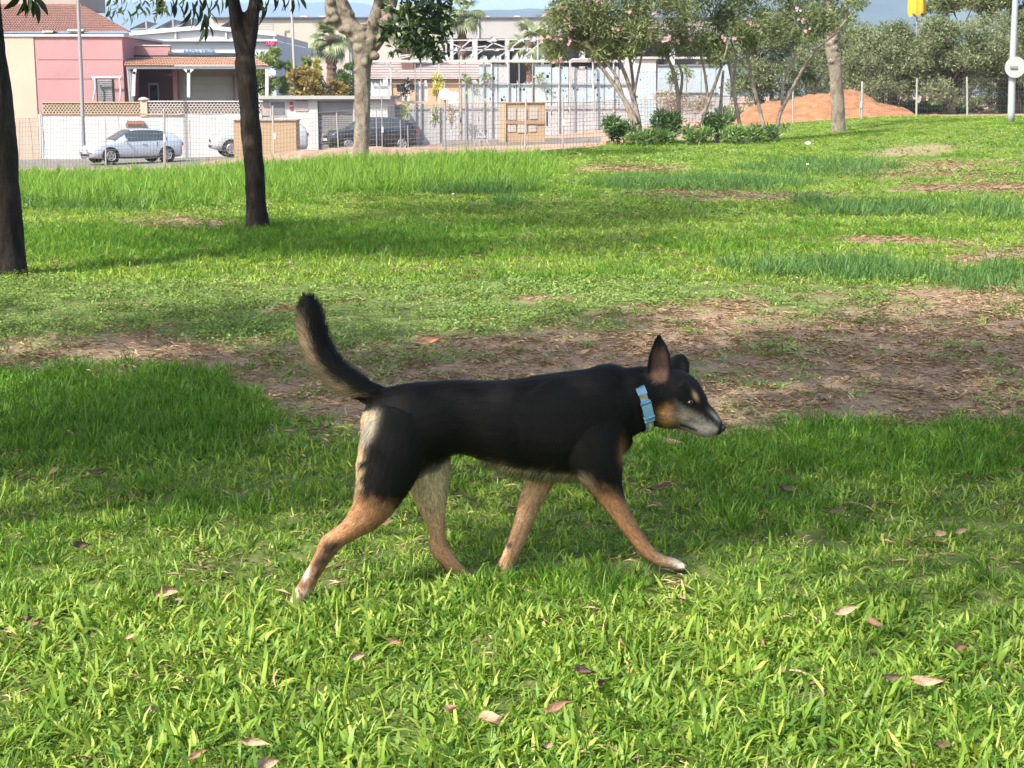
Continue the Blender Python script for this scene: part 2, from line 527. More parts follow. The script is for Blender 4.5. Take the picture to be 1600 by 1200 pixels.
def straws(n, R_, lmin, lmax, w, seed, mat):
    """loose dry clippings lying on the soil"""
    rg = np.random.default_rng(seed); V = []; F = []; C = []
    for i in range(n):
        rr = R_ * math.sqrt(rg.random()); aa = rg.random() * 6.283
        c = np.array([rr * math.cos(aa), rr * math.sin(aa), .004 + .012 * rg.random()])
        az = rg.random() * 6.283; le = rg.uniform(lmin, lmax); ww = w * rg.uniform(.5, 1.6)
        d = np.array([math.cos(az), math.sin(az), rg.normal(0, .18)]); sd = np.array([-math.sin(az), math.cos(az), rg.normal(0, .4)])
        b0 = len(V); r1 = rg.random()
        V += [c - d * le / 2, c + sd * ww / 2 + np.array([0, 0, .004]), c + d * le / 2, c - sd * ww / 2 + np.array([0, 0, .004])]
        C += [(r1, 0, r1)] * 4
        F += [(b0, b0 + 1, b0 + 2), (b0, b0 + 2, b0 + 3)]
    me = np_mesh('straw', np.array(V), np.array(F), np.array(C)); me.materials.append(mat)
    return bpy.data.objects.new('straw', me)

M_lawn = leaf_mat('lawn_blade', [(.06, (.045, .11, .018)), (.36, (.115, .225, .026)), (.62, (.225, .34, .045)), (.84, (.40, .455, .09)), (.96, (.50, .45, .19))], .40, .04)
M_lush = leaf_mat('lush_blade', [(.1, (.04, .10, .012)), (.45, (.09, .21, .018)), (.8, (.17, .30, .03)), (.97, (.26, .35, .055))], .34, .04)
M_tall = leaf_mat('tall_blade', [(.1, (.07, .15, .022)), (.45, (.13, .265, .035)), (.8, (.22, .345, .055)), (.97, (.32, .40, .11))], .38, .03)
M_blue = leaf_mat('blue_green_blade', [(.1, (.045, .105, .03)), (.5, (.085, .18, .048)), (.85, (.15, .25, .075)), (.97, (.22, .30, .11))], .32, .03)
M_clov = leaf_mat('clover_leaf', [(.1, (.08, .145, .035)), (.45, (.15, .235, .06)), (.8, (.235, .32, .09)), (.97, (.33, .38, .15))], .3, .03)
M_straw = leaf_mat('dry_straw', [(.1, (.17, .115, .07)), (.4, (.31, .22, .135)), (.75, (.46, .35, .22)), (.97, (.56, .47, .32))], .1, .02)

rg = np.random.default_rng(11)
def field(dens, ymin, ymax, k=.43, pad=.9, dmax=None):
    """random ground points with local density dens(x, y) per square metre"""
    N = int(dmax * (ymax - ymin) * 2 * (k * ymax + pad))
    y = rg.uniform(ymin, ymax, N); x = rg.uniform(-1, 1, N) * (k * ymax + pad)
    ok = np.abs(x) < k * y + pad
    x, y = x[ok], y[ok]
    ok = rg.random(len(x)) * dmax < dens(x, y)
    return x[ok], y[ok]
def place(x, y, smin, smax, npro, tilt=.15, zoff=0.0, sfun=None, flat=None):
    z = H(x, y) + (fbm(x * 6, y * 6, 3) - .5) * .02 * (1 - sst(9, 16, y)) + zoff
    pts = np.stack([x, y, z], -1)
    rot = np.stack([rg.normal(0, tilt, len(x)), rg.normal(0, tilt, len(x)), rg.uniform(0, 6.283, len(x))], -1)
    sc = rg.uniform(smin, smax, len(x))
    if sfun is not None: sc = sc * sfun(x, y)
    sc = np.repeat(sc[:, None], 3, 1)
    if flat is not None: sc[:, 2] *= flat(x, y)
    return pts, rot, sc, rg.integers(0, npro, len(x))

PAWS = [(468, 936, -.073), (738, 912, .068), (785, 899, .066), (1052, 884, -.065)]
def press(x, y):
    f = np.ones_like(x)
    for px, py, dy in PAWS:
        cy_ = 3.88 + (px - 600.0) / 330.0 * .12 + dy; cx_ = (px - 800) / FPX * (cy_ * CT + CAMZ * ST)
        f = np.minimum(f, .38 + .62 * sst(.035, .10, np.hypot(x - cx_, y - cy_)))
    return f
def pxy(x, y):
    return proj(x, y, 0 * x)
def grass_amount(x, y):
    """how grassy (bladed grass) the lawn is: worn earth and the clover strip thin it out"""
    s = soil_mask(x, y); px, py = pxy(x, y)
    clov = sst(436, 452, py + 14 * (fbm(x * 1.5, y * 1.5 + 3) - .5) * 2) * (1 - sst(560, 600, py))
    clov = clov * np.where(py > np.interp(px, [0, 300, 430, 560, 1600], [572, 574, 590, 640, 660]), 0, 1)
    g = (1 - s) * (1 - .93 * clov)
    bare_tuft = .10 * (fbm(x * 3.1 + 5, y * 3.1) > .60)
    return np.maximum(g, bare_tuft), clov, s, px, py
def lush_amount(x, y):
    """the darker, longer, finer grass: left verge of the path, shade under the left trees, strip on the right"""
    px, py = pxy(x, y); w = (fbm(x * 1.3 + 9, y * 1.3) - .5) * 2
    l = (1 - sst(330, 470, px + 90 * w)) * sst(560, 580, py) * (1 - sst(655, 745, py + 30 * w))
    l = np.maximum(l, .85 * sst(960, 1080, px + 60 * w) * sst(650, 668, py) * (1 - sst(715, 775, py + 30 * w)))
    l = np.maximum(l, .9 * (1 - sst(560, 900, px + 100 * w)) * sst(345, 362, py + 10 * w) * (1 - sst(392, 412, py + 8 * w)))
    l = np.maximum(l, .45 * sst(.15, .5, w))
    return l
E = lambda x, y: 1 - sst(-.5, .3, y - lawn_edge(x))
# broad short blades of the mown lawn
def d_near(x, y):
    g, c, s, px, py = grass_amount(x, y)
    thin = .66 + .34 * sst(.34, .52, fbm(x * 2.6 + 70, y * 2.6 + 31))
    return thin * g * (1 - .75 * lush_amount(x, y)) * E(x, y) * np.interp(y, [2, 4.5, 8, 14, 24, 46], [1450, 1150, 620, 250, 110, 60])
def grow(x, y):
    return np.interp(y, [2, 6, 12, 24, 46], [1.0, 1.05, 1.25, 1.8, 2.6])
X, Y = [], []
for y0, y1, dm in ((2.2, 4.5, 1450), (4.5, 8, 1150), (8, 14, 620), (14, 24, 250), (24, 62, 110)):
    a_, b_ = field(d_near, y0, y1, dmax=dm); X.append(a_); Y.append(b_)
X = np.concatenate(X); Y = np.concatenate(Y)
pro = [blades(16, .036, .026, .072, .0082, .62, .75, 100 + i, M_lawn, .36) for i in range(7)] + \
      [blades(10, .03, .035, .095, .0088, .5, .75, 120 + i, M_lawn, .15) for i in range(3)] + \
      [blades(20, .038, .02, .07, .0042, .6, .7, 140 + i, M_lawn, .3) for i in range(4)]
lawn_n = len(X)
def short(x, y):
    # grass has been worn lower along the path's edge and in the far sunny part
    px, py = pxy(x, y)
    return press(x, y) * grow(x, y) * (1 - .35 * np.clip(soil_mask(x, y), 0, 1)) * np.interp(py, [200, 300, 330, 700, 880, 985], [.8, .8, .85, .78, .66, 1.0])
scatter('lawn_grass', 'bright green broad-bladed grass covering the lawn around the dog', 'grass', *place(X, Y, .6, 1.2, 14, sfun=short, flat=lambda x, y: np.interp(y, [2, 8, 14, 24, 46], [1, .95, .75, .5, .36])), pro)
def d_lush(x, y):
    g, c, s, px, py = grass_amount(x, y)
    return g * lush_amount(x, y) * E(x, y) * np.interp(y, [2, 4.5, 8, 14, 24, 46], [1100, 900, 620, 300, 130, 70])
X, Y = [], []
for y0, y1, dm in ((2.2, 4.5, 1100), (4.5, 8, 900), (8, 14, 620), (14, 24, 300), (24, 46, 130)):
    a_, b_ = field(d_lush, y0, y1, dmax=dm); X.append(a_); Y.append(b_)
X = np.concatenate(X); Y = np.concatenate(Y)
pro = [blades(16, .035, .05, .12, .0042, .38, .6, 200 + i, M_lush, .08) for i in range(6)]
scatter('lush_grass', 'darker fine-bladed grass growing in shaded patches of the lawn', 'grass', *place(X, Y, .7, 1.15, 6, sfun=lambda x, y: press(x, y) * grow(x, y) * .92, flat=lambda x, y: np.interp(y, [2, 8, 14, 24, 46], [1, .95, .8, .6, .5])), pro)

# tall unmown grass
def tall_amount(x, y):
    px, py = pxy(x, y); w = (fbm(x * .8 + 3, y * .8) - .5) * 2
    front = np.interp(px, [-300, 40, 250, 330, 500, 640, 840, 900], [325, 326, 330, 316, 306, 300, 297, 270])
    t = (1 - sst(800, 880, px + 60 * w)) * (1 - sst(-7, 4, py - front + 9 * w)) * sst(240, 246, py)
    return t * (px < 900) * (.3 + .7 * sst(.36, .56, fbm(x * .75 + 31, y * .75 + 12)))
def d_tall(x, y): return tall_amount(x, y) * E(x, y) * np.interp(y, [14, 20, 32], [120, 80, 48])
x_, y_ = field(d_tall, 15, 33, dmax=120)
pro = [blades(26, .10, .14, .36, .009, .35, .7, 300 + i, M_tall, .06, 4) for i in range(5)]
scatter('tall_grass', 'tall unmown light green grass beyond the left trees', 'grass', *place(x_, y_, .7, 1.15, 5, sfun=lambda x, y: np.interp(y, [15, 18, 31], [.7, .95, 1.0]) * (.55 + .95 * fbm(x * .9 + 21, y * .9))), pro)
# clumps of bluish tall grass on the right and at the verge of the tall grass
def blue_amount(x, y):
    px, py = pxy(x, y); w = (fbm(x * 1.2 + 13, y * 1.2) - .5) * 2; w2 = (fbm(x * 5 + 3, y * 5) - .5) * 2
    b = 0
    for cx, cyy, rx, ry, am in ((1310, 430, 200, 16, 1), (1540, 440, 110, 22, .7), (1395, 330, 105, 9, .9), (1090, 290, 170, 11, .8), (740, 297, 110, 8, .9), (1290, 265, 130, 12, .5),
                                (130, 318, 150, 12, .6), (1560, 330, 60, 16, .45), (1580, 186, 90, 5, .9), (800, 318, 30, 7, .5), (1270, 318, 35, 9, .5)):
        b = np.maximum(b, am * (1 - sst(.5, 1.15, np.sqrt(((px - cx) / rx) ** 2 + ((py - cyy) / ry) ** 2) + .5 * w + .4 * w2)))
    return b
def d_blue(x, y): return blue_amount(x, y) * E(x, y) * np.interp(y, [9, 14, 24, 46], [330, 200, 90, 40])
x_, y_ = field(d_blue, 9, 46, dmax=330)
pro = [blades(18, .06, .07, .20, .006, .4, .7, 400 + i, M_blue, .08) for i in range(4)]
scatter('blue_green_grass', 'clumps of bluish green long grass in the middle distance', 'grass', *place(x_, y_, .6, 1.1, 4, sfun=lambda x, y: np.interp(y, [9, 14, 24, 46], [.85, 1.1, 1.5, 2.0]), flat=lambda x, y: np.interp(y, [9, 14, 24, 46], [1, .9, .75, .6])), pro)
# low clover and weeds
def d_clov(x, y):
    g, c, s, px, py = grass_amount(x, y)
    patch = sst(.40, .58, fbm(x * 1.4 + 40, y * 1.4 + 8))
    q = c * (1 - .93 * s) * (.25 + .75 * patch) + .40 * s * sst(.54, .64, fbm(x * 2.3 + 4, y * 2.3 + 15)) + .25 * (py < 345) * sst(.5, .6, fbm(x * .9, y * .9 + 60))
    return q * E(x, y) * np.interp(y, [5, 8, 14, 24, 40], [420, 330, 150, 60, 25])
x_, y_ = field(d_clov, 5, 40, dmax=420)
pro = [rosette(40, .06, .0115, .028, 500 + i, M_clov) for i in range(5)] + [blades(9, .04, .02, .06, .004, .7, .6, 520 + i, M_clov, .3) for i in range(2)]
scatter('clover', 'pale green clover and low weeds on the worn middle strip', 'weeds', *place(x_, y_, .7, 1.3, 7, sfun=lambda x, y: np.interp(y, [5, 8, 14, 24, 40], [.85, 1.0, 1.4, 2.0, 3])), pro)
# clippings, bark flakes and broken leaves
def d_straw(x, y):
    s = soil_mask(x, y); px, py = pxy(x, y)
    return (s * .7 + .04 * (py > 300) + .03 * (py > 690)) * E(x, y) * np.interp(y, [2, 6, 9, 16, 40], [240, 300, 190, 70, 15])
x_, y_ = field(d_straw, 2.2, 30, dmax=300)
pro = [straws(14, .07, .015, .06, .004, 600 + i, M_straw) for i in range(5)] + [straws(3, .05, .02, .04, .013, 620 + i, leaf_mat('leaf_crumb', [(.1, (.10, .065, .04)), (.6, (.22, .15, .09)), (.97, (.38, .29, .19))], .1, .02)) for i in range(2)]
scatter('dry_litter', 'dry straw and leaf crumbs strewn on the bare brown earth', 'litter', *place(x_, y_, .6, 1.3, 7, .08, sfun=lambda x, y: np.interp(y, [2, 8, 30], [.9, 1.1, 2.2])), pro)
# ------------------------------------------------------------------ the dog
def dogY(px):
    return 3.88 + (px - 600.0) / 330.0 * 0.12
def DP(px, py, dy=0.0):
    return at(px, py, dogY(px) + dy)
PXM = 1.0 / 600.0        # metres per unit on the dog
dog_paths = {            # (px, py, half size in outline units, half thickness m, side offset m)
 'near_hind': [(628, 640, 46, .050, -.045), (617, 690, 52, .056, -.055), (604, 738, 47, .053, -.064), (590, 775, 36, .044, -.070), (574, 803, 27, .034, -.072),
               (549, 826, 18.0, .026, -.073), (530, 839, 15.5, .022, -.073), (515, 851, 16.0, .021, -.073), (505, 868, 13.5, .018, -.073), (495, 886, 12, .017, -.073), (485, 904, 12, .018, -.073),
               (477, 919, 13, .022, -.073), (469, 932, 13.5, .026, -.073), (462, 942, 9, .022, -.073)],
 'far_hind': [(660, 660, 40, .045, .045), (664, 705, 40, .050, .055), (669, 748, 34, .044, .062), (674, 783, 25, .034, .066), (680, 815, 15.0, .022, .068), (684, 838, 12.8, .019, .068),
              (686, 857, 14.0, .020, .068), (702, 878, 12.5, .018, .068), (718, 896, 12, .018, .068), (732, 909, 11.5, .022, .068), (746, 914, 8.5, .020, .068)],
 'far_front': [(868, 660, 42, .045, .050), (858, 710, 33, .040, .060), (842, 752, 22, .031, .064), (828, 785, 17.5, .024, .066), (817, 818, 14, .020, .066),
               (805, 850, 13, .019, .066), (795, 874, 12.5, .019, .066), (788, 889, 12.5, .022, .066), (783, 901, 11, .022, .066)],
 'near_front': [(912, 640, 56, .050, -.048), (922, 690, 50, .052, -.058), (938, 735, 37, .044, -.062), (950, 765, 24, .032, -.064), (964, 792, 17, .024, -.065), (983, 823, 13.0, .020, -.065),
                (1002, 850, 12.0, .019, -.065), (1017, 867, 11, .020, -.065), (1034, 877, 9.5, .022, -.065), (1050, 881, 9.5, .023, -.065), (1063, 884, 7, .018, -.065)],
 'neck': [(925, 640, 64, .094, 0), (955, 632, 60, .086, 0), (982, 627, 53, .074, 0), (1003, 622, 49.5, .066, 0), (1022, 619, 47, .062, 0), (1040, 618, 46, .060, 0)],
 'head': [(1022, 618, 44, .056, 0), (1038, 618, 45, .062, 0), (1053, 619, 43, .062, 0), (1067, 624, 38, .057, 0), (1079.5, 634, 30, .046, 0), (1089.5, 645, 25, .036, 0),
          (1101, 653, 20.5, .028, 0), (1110, 661, 18.0, .0245, 0), (1118, 667, 14.8, .0225, 0), (1125, 671, 10.5, .019, 0), (1129, 673, 6, .012, 0)],
 'cheek': [(1028, 640, 26, .052, 0), (1045, 646, 24, .056, 0), (1062, 650, 20, .046, 0), (1078, 656, 15, .034, 0)],
 'jaw': [(1046, 652, 15, .040, 0), (1064, 657, 13.5, .034, 0), (1080, 664, 11.5, .026, 0), (1096, 671, 11, .021, 0), (1109, 674.5, 9, .018, 0), (1118, 675.5, 6, .012, 0)],
 'brow': [(1064, 602, 12, .028, -.030), (1075, 611, 9.5, .020, -.034), (1085, 622, 7, .014, -.028)],
 'ruff': [(930, 600, 26, .070, 0), (948, 593, 24, .066, 0), (962, 594, 23, .064, 0), (971, 603, 21, .062, 0)],
 'tail': [(612, 628, 17, .030, 0), (592, 619, 17, .026, .0), (565, 608, 17.5, .026, .0), (538, 593, 19, .026, .0), (514, 572, 19.5, .026, .004), (498, 546, 19.5, .026, .006),
          (489, 515, 18.5, .025, .006), (484, 489, 15.5, .022, .004), (481, 472, 9, .014, .002)],
 'far_ear': [(1048, 594, 15, .014, .040), (1052, 580, 14, .012, .045), (1057, 567, 12, .011, .050), (1063, 561, 9, .010, .050), (1068, 565, 8, .009, .047), (1071, 574, 7, .009, .042), (1070, 586, 6, .008, .036)],
}
torso = [(566, 652, 684, .022), (572, 636, 702, .042), (583, 618, 722, .066), (602, 607, 740, .084), (640, 599, 742, .094), (680, 596, 722, .088), (720, 594, 709, .083), (760, 595, 722, .092),
         (800, 593, 738, .106), (840, 587, 745, .111), (880, 581, 748, .112), (915, 577, 747, .108), (942, 573, 735, .098), (962, 573, 720, .084), (977, 583, 706, .062), (988, 600, 694, .036)]

def catmull(rows, sub):
    rows = np.asarray(rows, float); n = len(rows); out_ = []
    for i in range(n - 1):
        p0 = rows[max(i - 1, 0)]; p1 = rows[i]; p2 = rows[i + 1]; p3 = rows[min(i + 2, n - 1)]
        for k in range(sub):
            t = k / sub
            out_.append(.5 * ((2 * p1) + (-p0 + p2) * t + (2 * p0 - 5 * p1 + 4 * p2 - p3) * t * t + (-p0 + 3 * p1 - 3 * p2 + p3) * t ** 3))
    out_.append(rows[-1])
    return np.array(out_)
dogmb = MB()
NS = 28
def ring_loft(rings):
    o = len(dogmb.v)
    for r in rings: dogmb.v += [tuple(p) for p in r]
    n = len(rings[0])
    for i in range(len(rings) - 1):
        for k in range(n):
            a_ = o + i * n + k; b_ = o + i * n + (k + 1) % n
            dogmb.f.append((a_, b_, b_ + n, a_ + n))
    dogmb.f.append(tuple(o + k for k in range(n))[::-1]); dogmb.f.append(tuple(o + (len(rings) - 1) * n + k for k in range(n)))
rings = []
for px, t_, b_, hw in catmull(torso, 4):
    c = (t_ + b_) / 2; hh = (b_ - t_) / 2; rr = []
    for k in range(NS):
        a_ = 2 * math.pi * k / NS
        ca, sa = math.cos(a_), math.sin(a_)
        e = 2 / 2.35
        yy = hw * math.copysign(abs(ca) ** e, ca); vv = hh * math.copysign(abs(sa) ** e, sa)
        if sa < 0: yy *= 1 - .22 * sa * sa        # ribs narrow towards the keel
        rr.append(DP(px, c - vv, yy))
    rings.append(rr)
ring_loft(rings)
SKEL = []       # (px, py, tangent, name) samples for coat direction
for nm, rows in dog_paths.items():
    rows = catmull(rows, 4); rings = []
    for i, (px, py, hs, ht, dy) in enumerate(rows):
        a0 = rows[max(i - 1, 0)]; a1 = rows[min(i + 1, len(rows) - 1)]
        tx, ty = a1[0] - a0[0], a1[1] - a0[1]; L_ = math.hypot(tx, ty) or 1; tx /= L_; ty /= L_
        SKEL.append((px, py, tx, ty, nm, dy, hs))
        rr = []
        for k in range(NS):
            a_ = 2 * math.pi * k / NS
            rr.append(DP(px - ty * hs * math.cos(a_), py + tx * hs * math.cos(a_), dy + ht * math.sin(a_)))
        rings.append(rr)
    ring_loft(rings)
for px, tp, bp, hw in torso:
    for q in (.15, .5, .85): SKEL.append((px, tp + (bp - tp) * q, -1, .12 + .3 * q, 'torso', 0, 40))
# toes: three small rounded knuckles on each paw
for (px, py, s_, dy) in ((462, 940, 7, -.073), (746, 914, 7, .068), (781, 904, 7.5, .066), (1063, 885, 6.5, -.065)):
    for q in (-1, 0, 1):
        c = DP(px + (2 if abs(q) < 1 else 0), py, dy + q * .013); r_ = s_ * PXM * .95
        o = len(dogmb.v)
        for i in range(1, 6):
            th = math.pi * i / 6
            for k in range(8):
                a_ = 2 * math.pi * k / 8
                dogmb.v.append((c.x + 1.5 * r_ * math.cos(th), c.y + r_ * math.sin(th) * math.cos(a_), c.z + r_ * math.sin(th) * math.sin(a_)))
        for i in range(4):
            for k in range(8):
                a_ = o + i * 8 + k; b_ = o + i * 8 + (k + 1) % 8; dogmb.f.append((a_, b_, b_ + 8, a_ + 8))
        dogmb.f.append(tuple(o + k for k in range(8))[::-1]); dogmb.f.append(tuple(o + 32 + k for k in range(8)))
# the upright near ear: a cupped shell, open towards the side
ear_c = [(1029, 596, 17), (1029.5, 586, 19), (1030, 574, 19.5), (1030.5, 561, 18.2), (1031, 549, 15.0), (1030.5, 538, 10.5), (1029.5, 529, 6.0), (1029, 522, 2.0)]
rings = []
for i, (px, py, hw) in enumerate(catmull(ear_c, 3)):
    t_ = i / 21.0; rr = []
    for k in range(11):                 # outer (far) face
        q = -1 + 2 * k / 10
        rr.append(DP(px + hw * q, py, -.034 + .017 * (1 - q * q) * (1 - .5 * t_) + .004 + .006 * q - .012 * t_))
    for k in range(11):
        q = 1 - 2 * k / 10
        rr.append(DP(px + hw * q * .97, py, -.034 + .017 * (1 - q * q) * (1 - .5 * t_) - .0045 + .006 * q - .012 * t_))
    rings.append(rr)
ring_loft(rings)
tmp = bpy.data.objects.new('dogsrc', dogmb.mesh('dogsrc')); COL.objects.link(tmp)
# consistent outward faces before the pieces are merged into one skin
import bmesh
bmx = bmesh.new(); bmx.from_mesh(tmp.data); bmesh.ops.recalc_face_normals(bmx, faces=bmx.faces); bmx.to_mesh(tmp.data); bmx.free()
rm = tmp.modifiers.new('r', 'REMESH'); rm.mode = 'VOXEL'; rm.voxel_size = .0036; rm.adaptivity = 0
smm = tmp.modifiers.new('s', 'SMOOTH'); smm.factor = .5; smm.iterations = 9
dg = bpy.context.evaluated_depsgraph_get()
dog_me = bpy.data.meshes.new_from_object(tmp.evaluated_get(dg))
dog_me.name = 'body'
bpy.data.objects.remove(tmp)
nv = len(dog_me.vertices)
dv = np.empty(nv * 3, np.float32); dog_me.vertices.foreach_get('co', dv); dv = dv.reshape(-1, 3).astype(float)
dn = np.empty(nv * 3, np.float32); dog_me.vertices.foreach_get('normal', dn); dn = dn.reshape(-1, 3).astype(float)
SK = np.array([(s[0], s[1], s[2], s[3], s[5], s[6]) for s in SKEL]); SKN = np.array([s[4] for s in SKEL])

def dog_coords(p):
    px, py = proj(p[:, 0], p[:, 1], p[:, 2])
    return px, py, p[:, 1] - dogY(px)
def nearest(px, py, side):
    best = np.zeros(len(px), int)
    for s in range(0, len(px), 20000):
        q = slice(s, s + 20000)
        d = ((px[q, None] - SK[None, :, 0]) ** 2 + (py[q, None] - SK[None, :, 1]) ** 2) / (SK[None, :, 5] ** 2) + ((side[q, None] - SK[None, :, 4]) / .05) ** 2
        best[q] = d.argmin(1)
    return best
def smix(c, col, f):
    return c * (1 - f[:, None]) + np.array(col)[None] * f[:, None]
BLACK = (.0062, .0057, .0053); TAN = (.36, .175, .075); CREAM = (.55, .40, .235); WHITE = (.66, .60, .50); GREY = (.27, .245, .215); RUST = (.33, .17, .08)
def coat(p, nrm):
    px, py, dy = dog_coords(p)
    b = nearest(px, py, dy); nm = SKN[b]
    w = (fbm(px * .09, py * .09) - .5) * 2
    w2 = (fbm(px * .35 + 40, py * .35) - .5) * 2
    c = np.tile(np.array(BLACK), (len(px), 1))
    tor = (nm == 'torso')
    # belly fringe
    lowb = np.interp(px, [600, 690, 715, 760, 800, 840, 880, 915, 960], [772, 728, 718, 727, 736, 742, 745, 747, 752])
    f = sst(-16, 6, py - lowb + 7 * w + 3 * w2) * (px > 655) * (1 - sst(905, 935, px + 8 * w)) * (py < 770) * ((nm == 'torso') | (nm == 'near_front') | (nm == 'far_front') | (nm == 'far_hind'))
    c = smix(c, (.30, .235, .155), .85 * f)
    # far hind leg, inside
    q = nm == 'far_hind'
    f = q * sst(705, 742, py + 8 * w)
    c = smix(c, CREAM, f); c = smix(c, TAN, q * sst(760, 850, py) * .75); c = smix(c, (.22, .12, .06), q * sst(868, 900, py + 6 * w) * .6); c = smix(c, (.25, .2, .16), q * sst(733, 742, px) * .7)
    # near hind leg
    q = nm == 'near_hind'
    f = q * sst(762, 806, py + 12 * w - .22 * (px - 580))
    c = smix(c, RUST, f)
    back = np.interp(py, [640, 690, 730, 770, 800], [574, 560, 552, 548, 545])
    f = ((q | (nm == 'torso') | (nm == 'tail')) & (py > 640) & (py < 815)) * (1 - sst(4, np.interp(py, [640, 690, 720, 770, 800], [24, 19, 20, 27, 42]), px - back + 9 * w + 6 * w2))
    c = smix(c, CREAM, .95 * f * (1 - sst(735, 800, py))); c = smix(c, RUST, f * sst(735, 800, py))
    f = ((q | (nm == 'torso') | (nm == 'tail'))) * np.exp(-(((px - 579 + .30 * (py - 666)) / 8.5) ** 2 + ((py - 666) / 25) ** 4))
    c = smix(c, (.60, .51, .38), np.clip(1.1 * f, 0, 1))
    sk = SK[b]
    off = (px - sk[:, 0]) * (-sk[:, 3]) + (py - sk[:, 1]) * sk[:, 2]       # across the limb
    f = q * sst(838, 852, py) * np.exp(-((off / sk[:, 5] + .05) / .72) ** 4) * (1 - sst(900, 918, py)) * (.95 + .8 * w)
    c = smix(c, (.03, .024, .02), np.clip(f, 0, 1) * .9)
    f = q * np.exp(-(((px - 478) / 6) ** 2 + ((py - 893) / 10) ** 2)); c = smix(c, WHITE, f)
    f = q * sst(912, 930, py + 4 * w); c = smix(c, (.42, .33, .25), f * .8)
    f = q * np.exp(-(((px - 474) / 7) ** 2 + ((py - 915) / 6) ** 2)); c = smix(c, (.03, .024, .02), f * .8)
    # front legs
    q = nm == 'near_front'
    f = q * sst(752, 786, py + 9 * w + .35 * (950 - px)); c = smix(c, (.30, .155, .075), f); c = smix(c, WHITE, q * sst(1040, 1056, px + 3 * w)); c = smix(c, (.45, .32, .2), q * sst(1015, 1040, px) * .5)
    f = (q | (nm == 'neck') | (nm == 'torso')) * np.exp(-(((px - 974) / 7) ** 2 + ((py - 706) / 20) ** 2)); c = smix(c, TAN, np.clip(f * 1.1, 0, 1) * .8)
    q = nm == 'far_front'
    f = q * sst(735, 765, py + 6 * w); c = smix(c, (.42, .24, .125), f); c = smix(c, (.52, .36, .22), f * sst(.0, .6, w2 + .2) * .5)
    f = q * np.exp(-(((px - 779) / 7) ** 2 + ((py - 889) / 9) ** 2)); c = smix(c, (.02, .016, .014), np.clip(1.3 * f, 0, 1))
    f = q * np.exp(-(((px - 797) / 5) ** 2 + ((py - 851) / 4) ** 2)); c = smix(c, (.04, .03, .025), f)
    c = smix(c, WHITE, q * sst(897, 904, py) * .7)
    # tail: pale along its outer / under side
    q = nm == 'tail'
    f = q * sst(.05, .75, -(off / sk[:, 5]) + .1 * w + .2 * w2) * sst(485, 520, py) * (1 - sst(575, 600, px))
    c = smix(c, (.36, .27, .165), .75 * f)
    # head
    q = (nm == 'head') | (nm == 'cheek') | (nm == 'neck') | (nm == 'jaw') | (nm == 'brow')
    f = q * np.exp(-(((px - 1043 - .1 * (py - 645)) / 13) ** 2 + ((py - 650) / 18) ** 4)) * (px > 1020); c = smix(c, (.40, .21, .085), np.clip(f * 1.1, 0, 1))
    f = q * sst(1050, 1072, px - .1 * (py - 640) + 3 * w) * sst(-6, 10, (py - 632) - .62 * (px - 1066) + 4 * w2); c = smix(c, GREY, .9 * f)
    c = smix(c, (.33, .25, .17), q * np.exp(-(((px - 1072) / 16) ** 2 + ((py - 650) / 9) ** 2)) * .7)
    f = q * np.exp(-(((px - 1086.5) / 4.5) ** 2 + ((py - 618 - .9 * (px - 1086)) / 5.5) ** 2)); c = smix(c, (.42, .27, .15), np.clip(f * 1.2, 0, 1))
    f = q * np.exp(-(((px - 1077) / 7.5) ** 2 + ((py - 629) / 5) ** 2)); c = smix(c, (.016, .013, .012), f * .9)
    # white along the muzzle's upper edge and the lip; dark lip line
    lip = np.interp(px, [1060, 1072, 1084, 1098, 1112, 1122], [663, 666, 671, 676, 678, 677])
    f = q * (px > 1064) * np.exp(-((py - lip - 7) / 3.2) ** 2); c = smix(c, (.36, .32, .27), f * .7)
    f = q * (px > 1062) * (px < 1090) * np.exp(-((py - lip) / 2.3) ** 2); c = smix(c, (.012, .01, .01), f)
    f = q * np.exp(-(((px - 1119 - .8 * (py - 651)) / 5) ** 2 + ((py - 651) / 9) ** 2)); c = smix(c, (.34, .32, .3), f * .55)
    f = q * sst(1119, 1126, px - .35 * (668 - py) * 1.0); c = smix(c, (.012, .011, .012), f)
    # ear: pinkish brown inside
    ear = (py < 596) & (px > 1010) & (px < 1050) & (dy < -.005)
    hwid = np.interp(py, [523, 529, 537, 548, 560, 572, 582, 592], [2.0, 6, 10.5, 15, 18.2, 19.5, 19, 17])
    f = ear * (nrm[:, 1] < .1) * (1 - sst(.45, .85, np.abs(px - 1030.5) / hwid)) * sst(533, 556, py); c = smix(c, (.085, .048, .037), .9 * f)
    f = ear * (nrm[:, 1] < .1) * np.exp(-(((px - 1027) / 12) ** 2 + ((py - 587) / 6) ** 2)); c = smix(c, (.10, .055, .032), .8 * f)
    along = px * sk[:, 2] + py * sk[:, 3]
    st_ = (fbm(off * .55 + 11, along * .07 + 5, 3) - .5) * 2
    return np.clip(c * (1 + .16 * w2[:, None] + .42 * st_[:, None]), .003, .8), px, py, dy, b, nm
dcol, dpx, dpy, ddy, dnear, dname = coat(dv, dn)
ca = dog_me.attributes.new('coat', 'FLOAT_COLOR', 'POINT')
cc = np.ones((nv, 4), np.float32); cc[:, :3] = dcol; ca.data.foreach_set('color', cc.ravel())
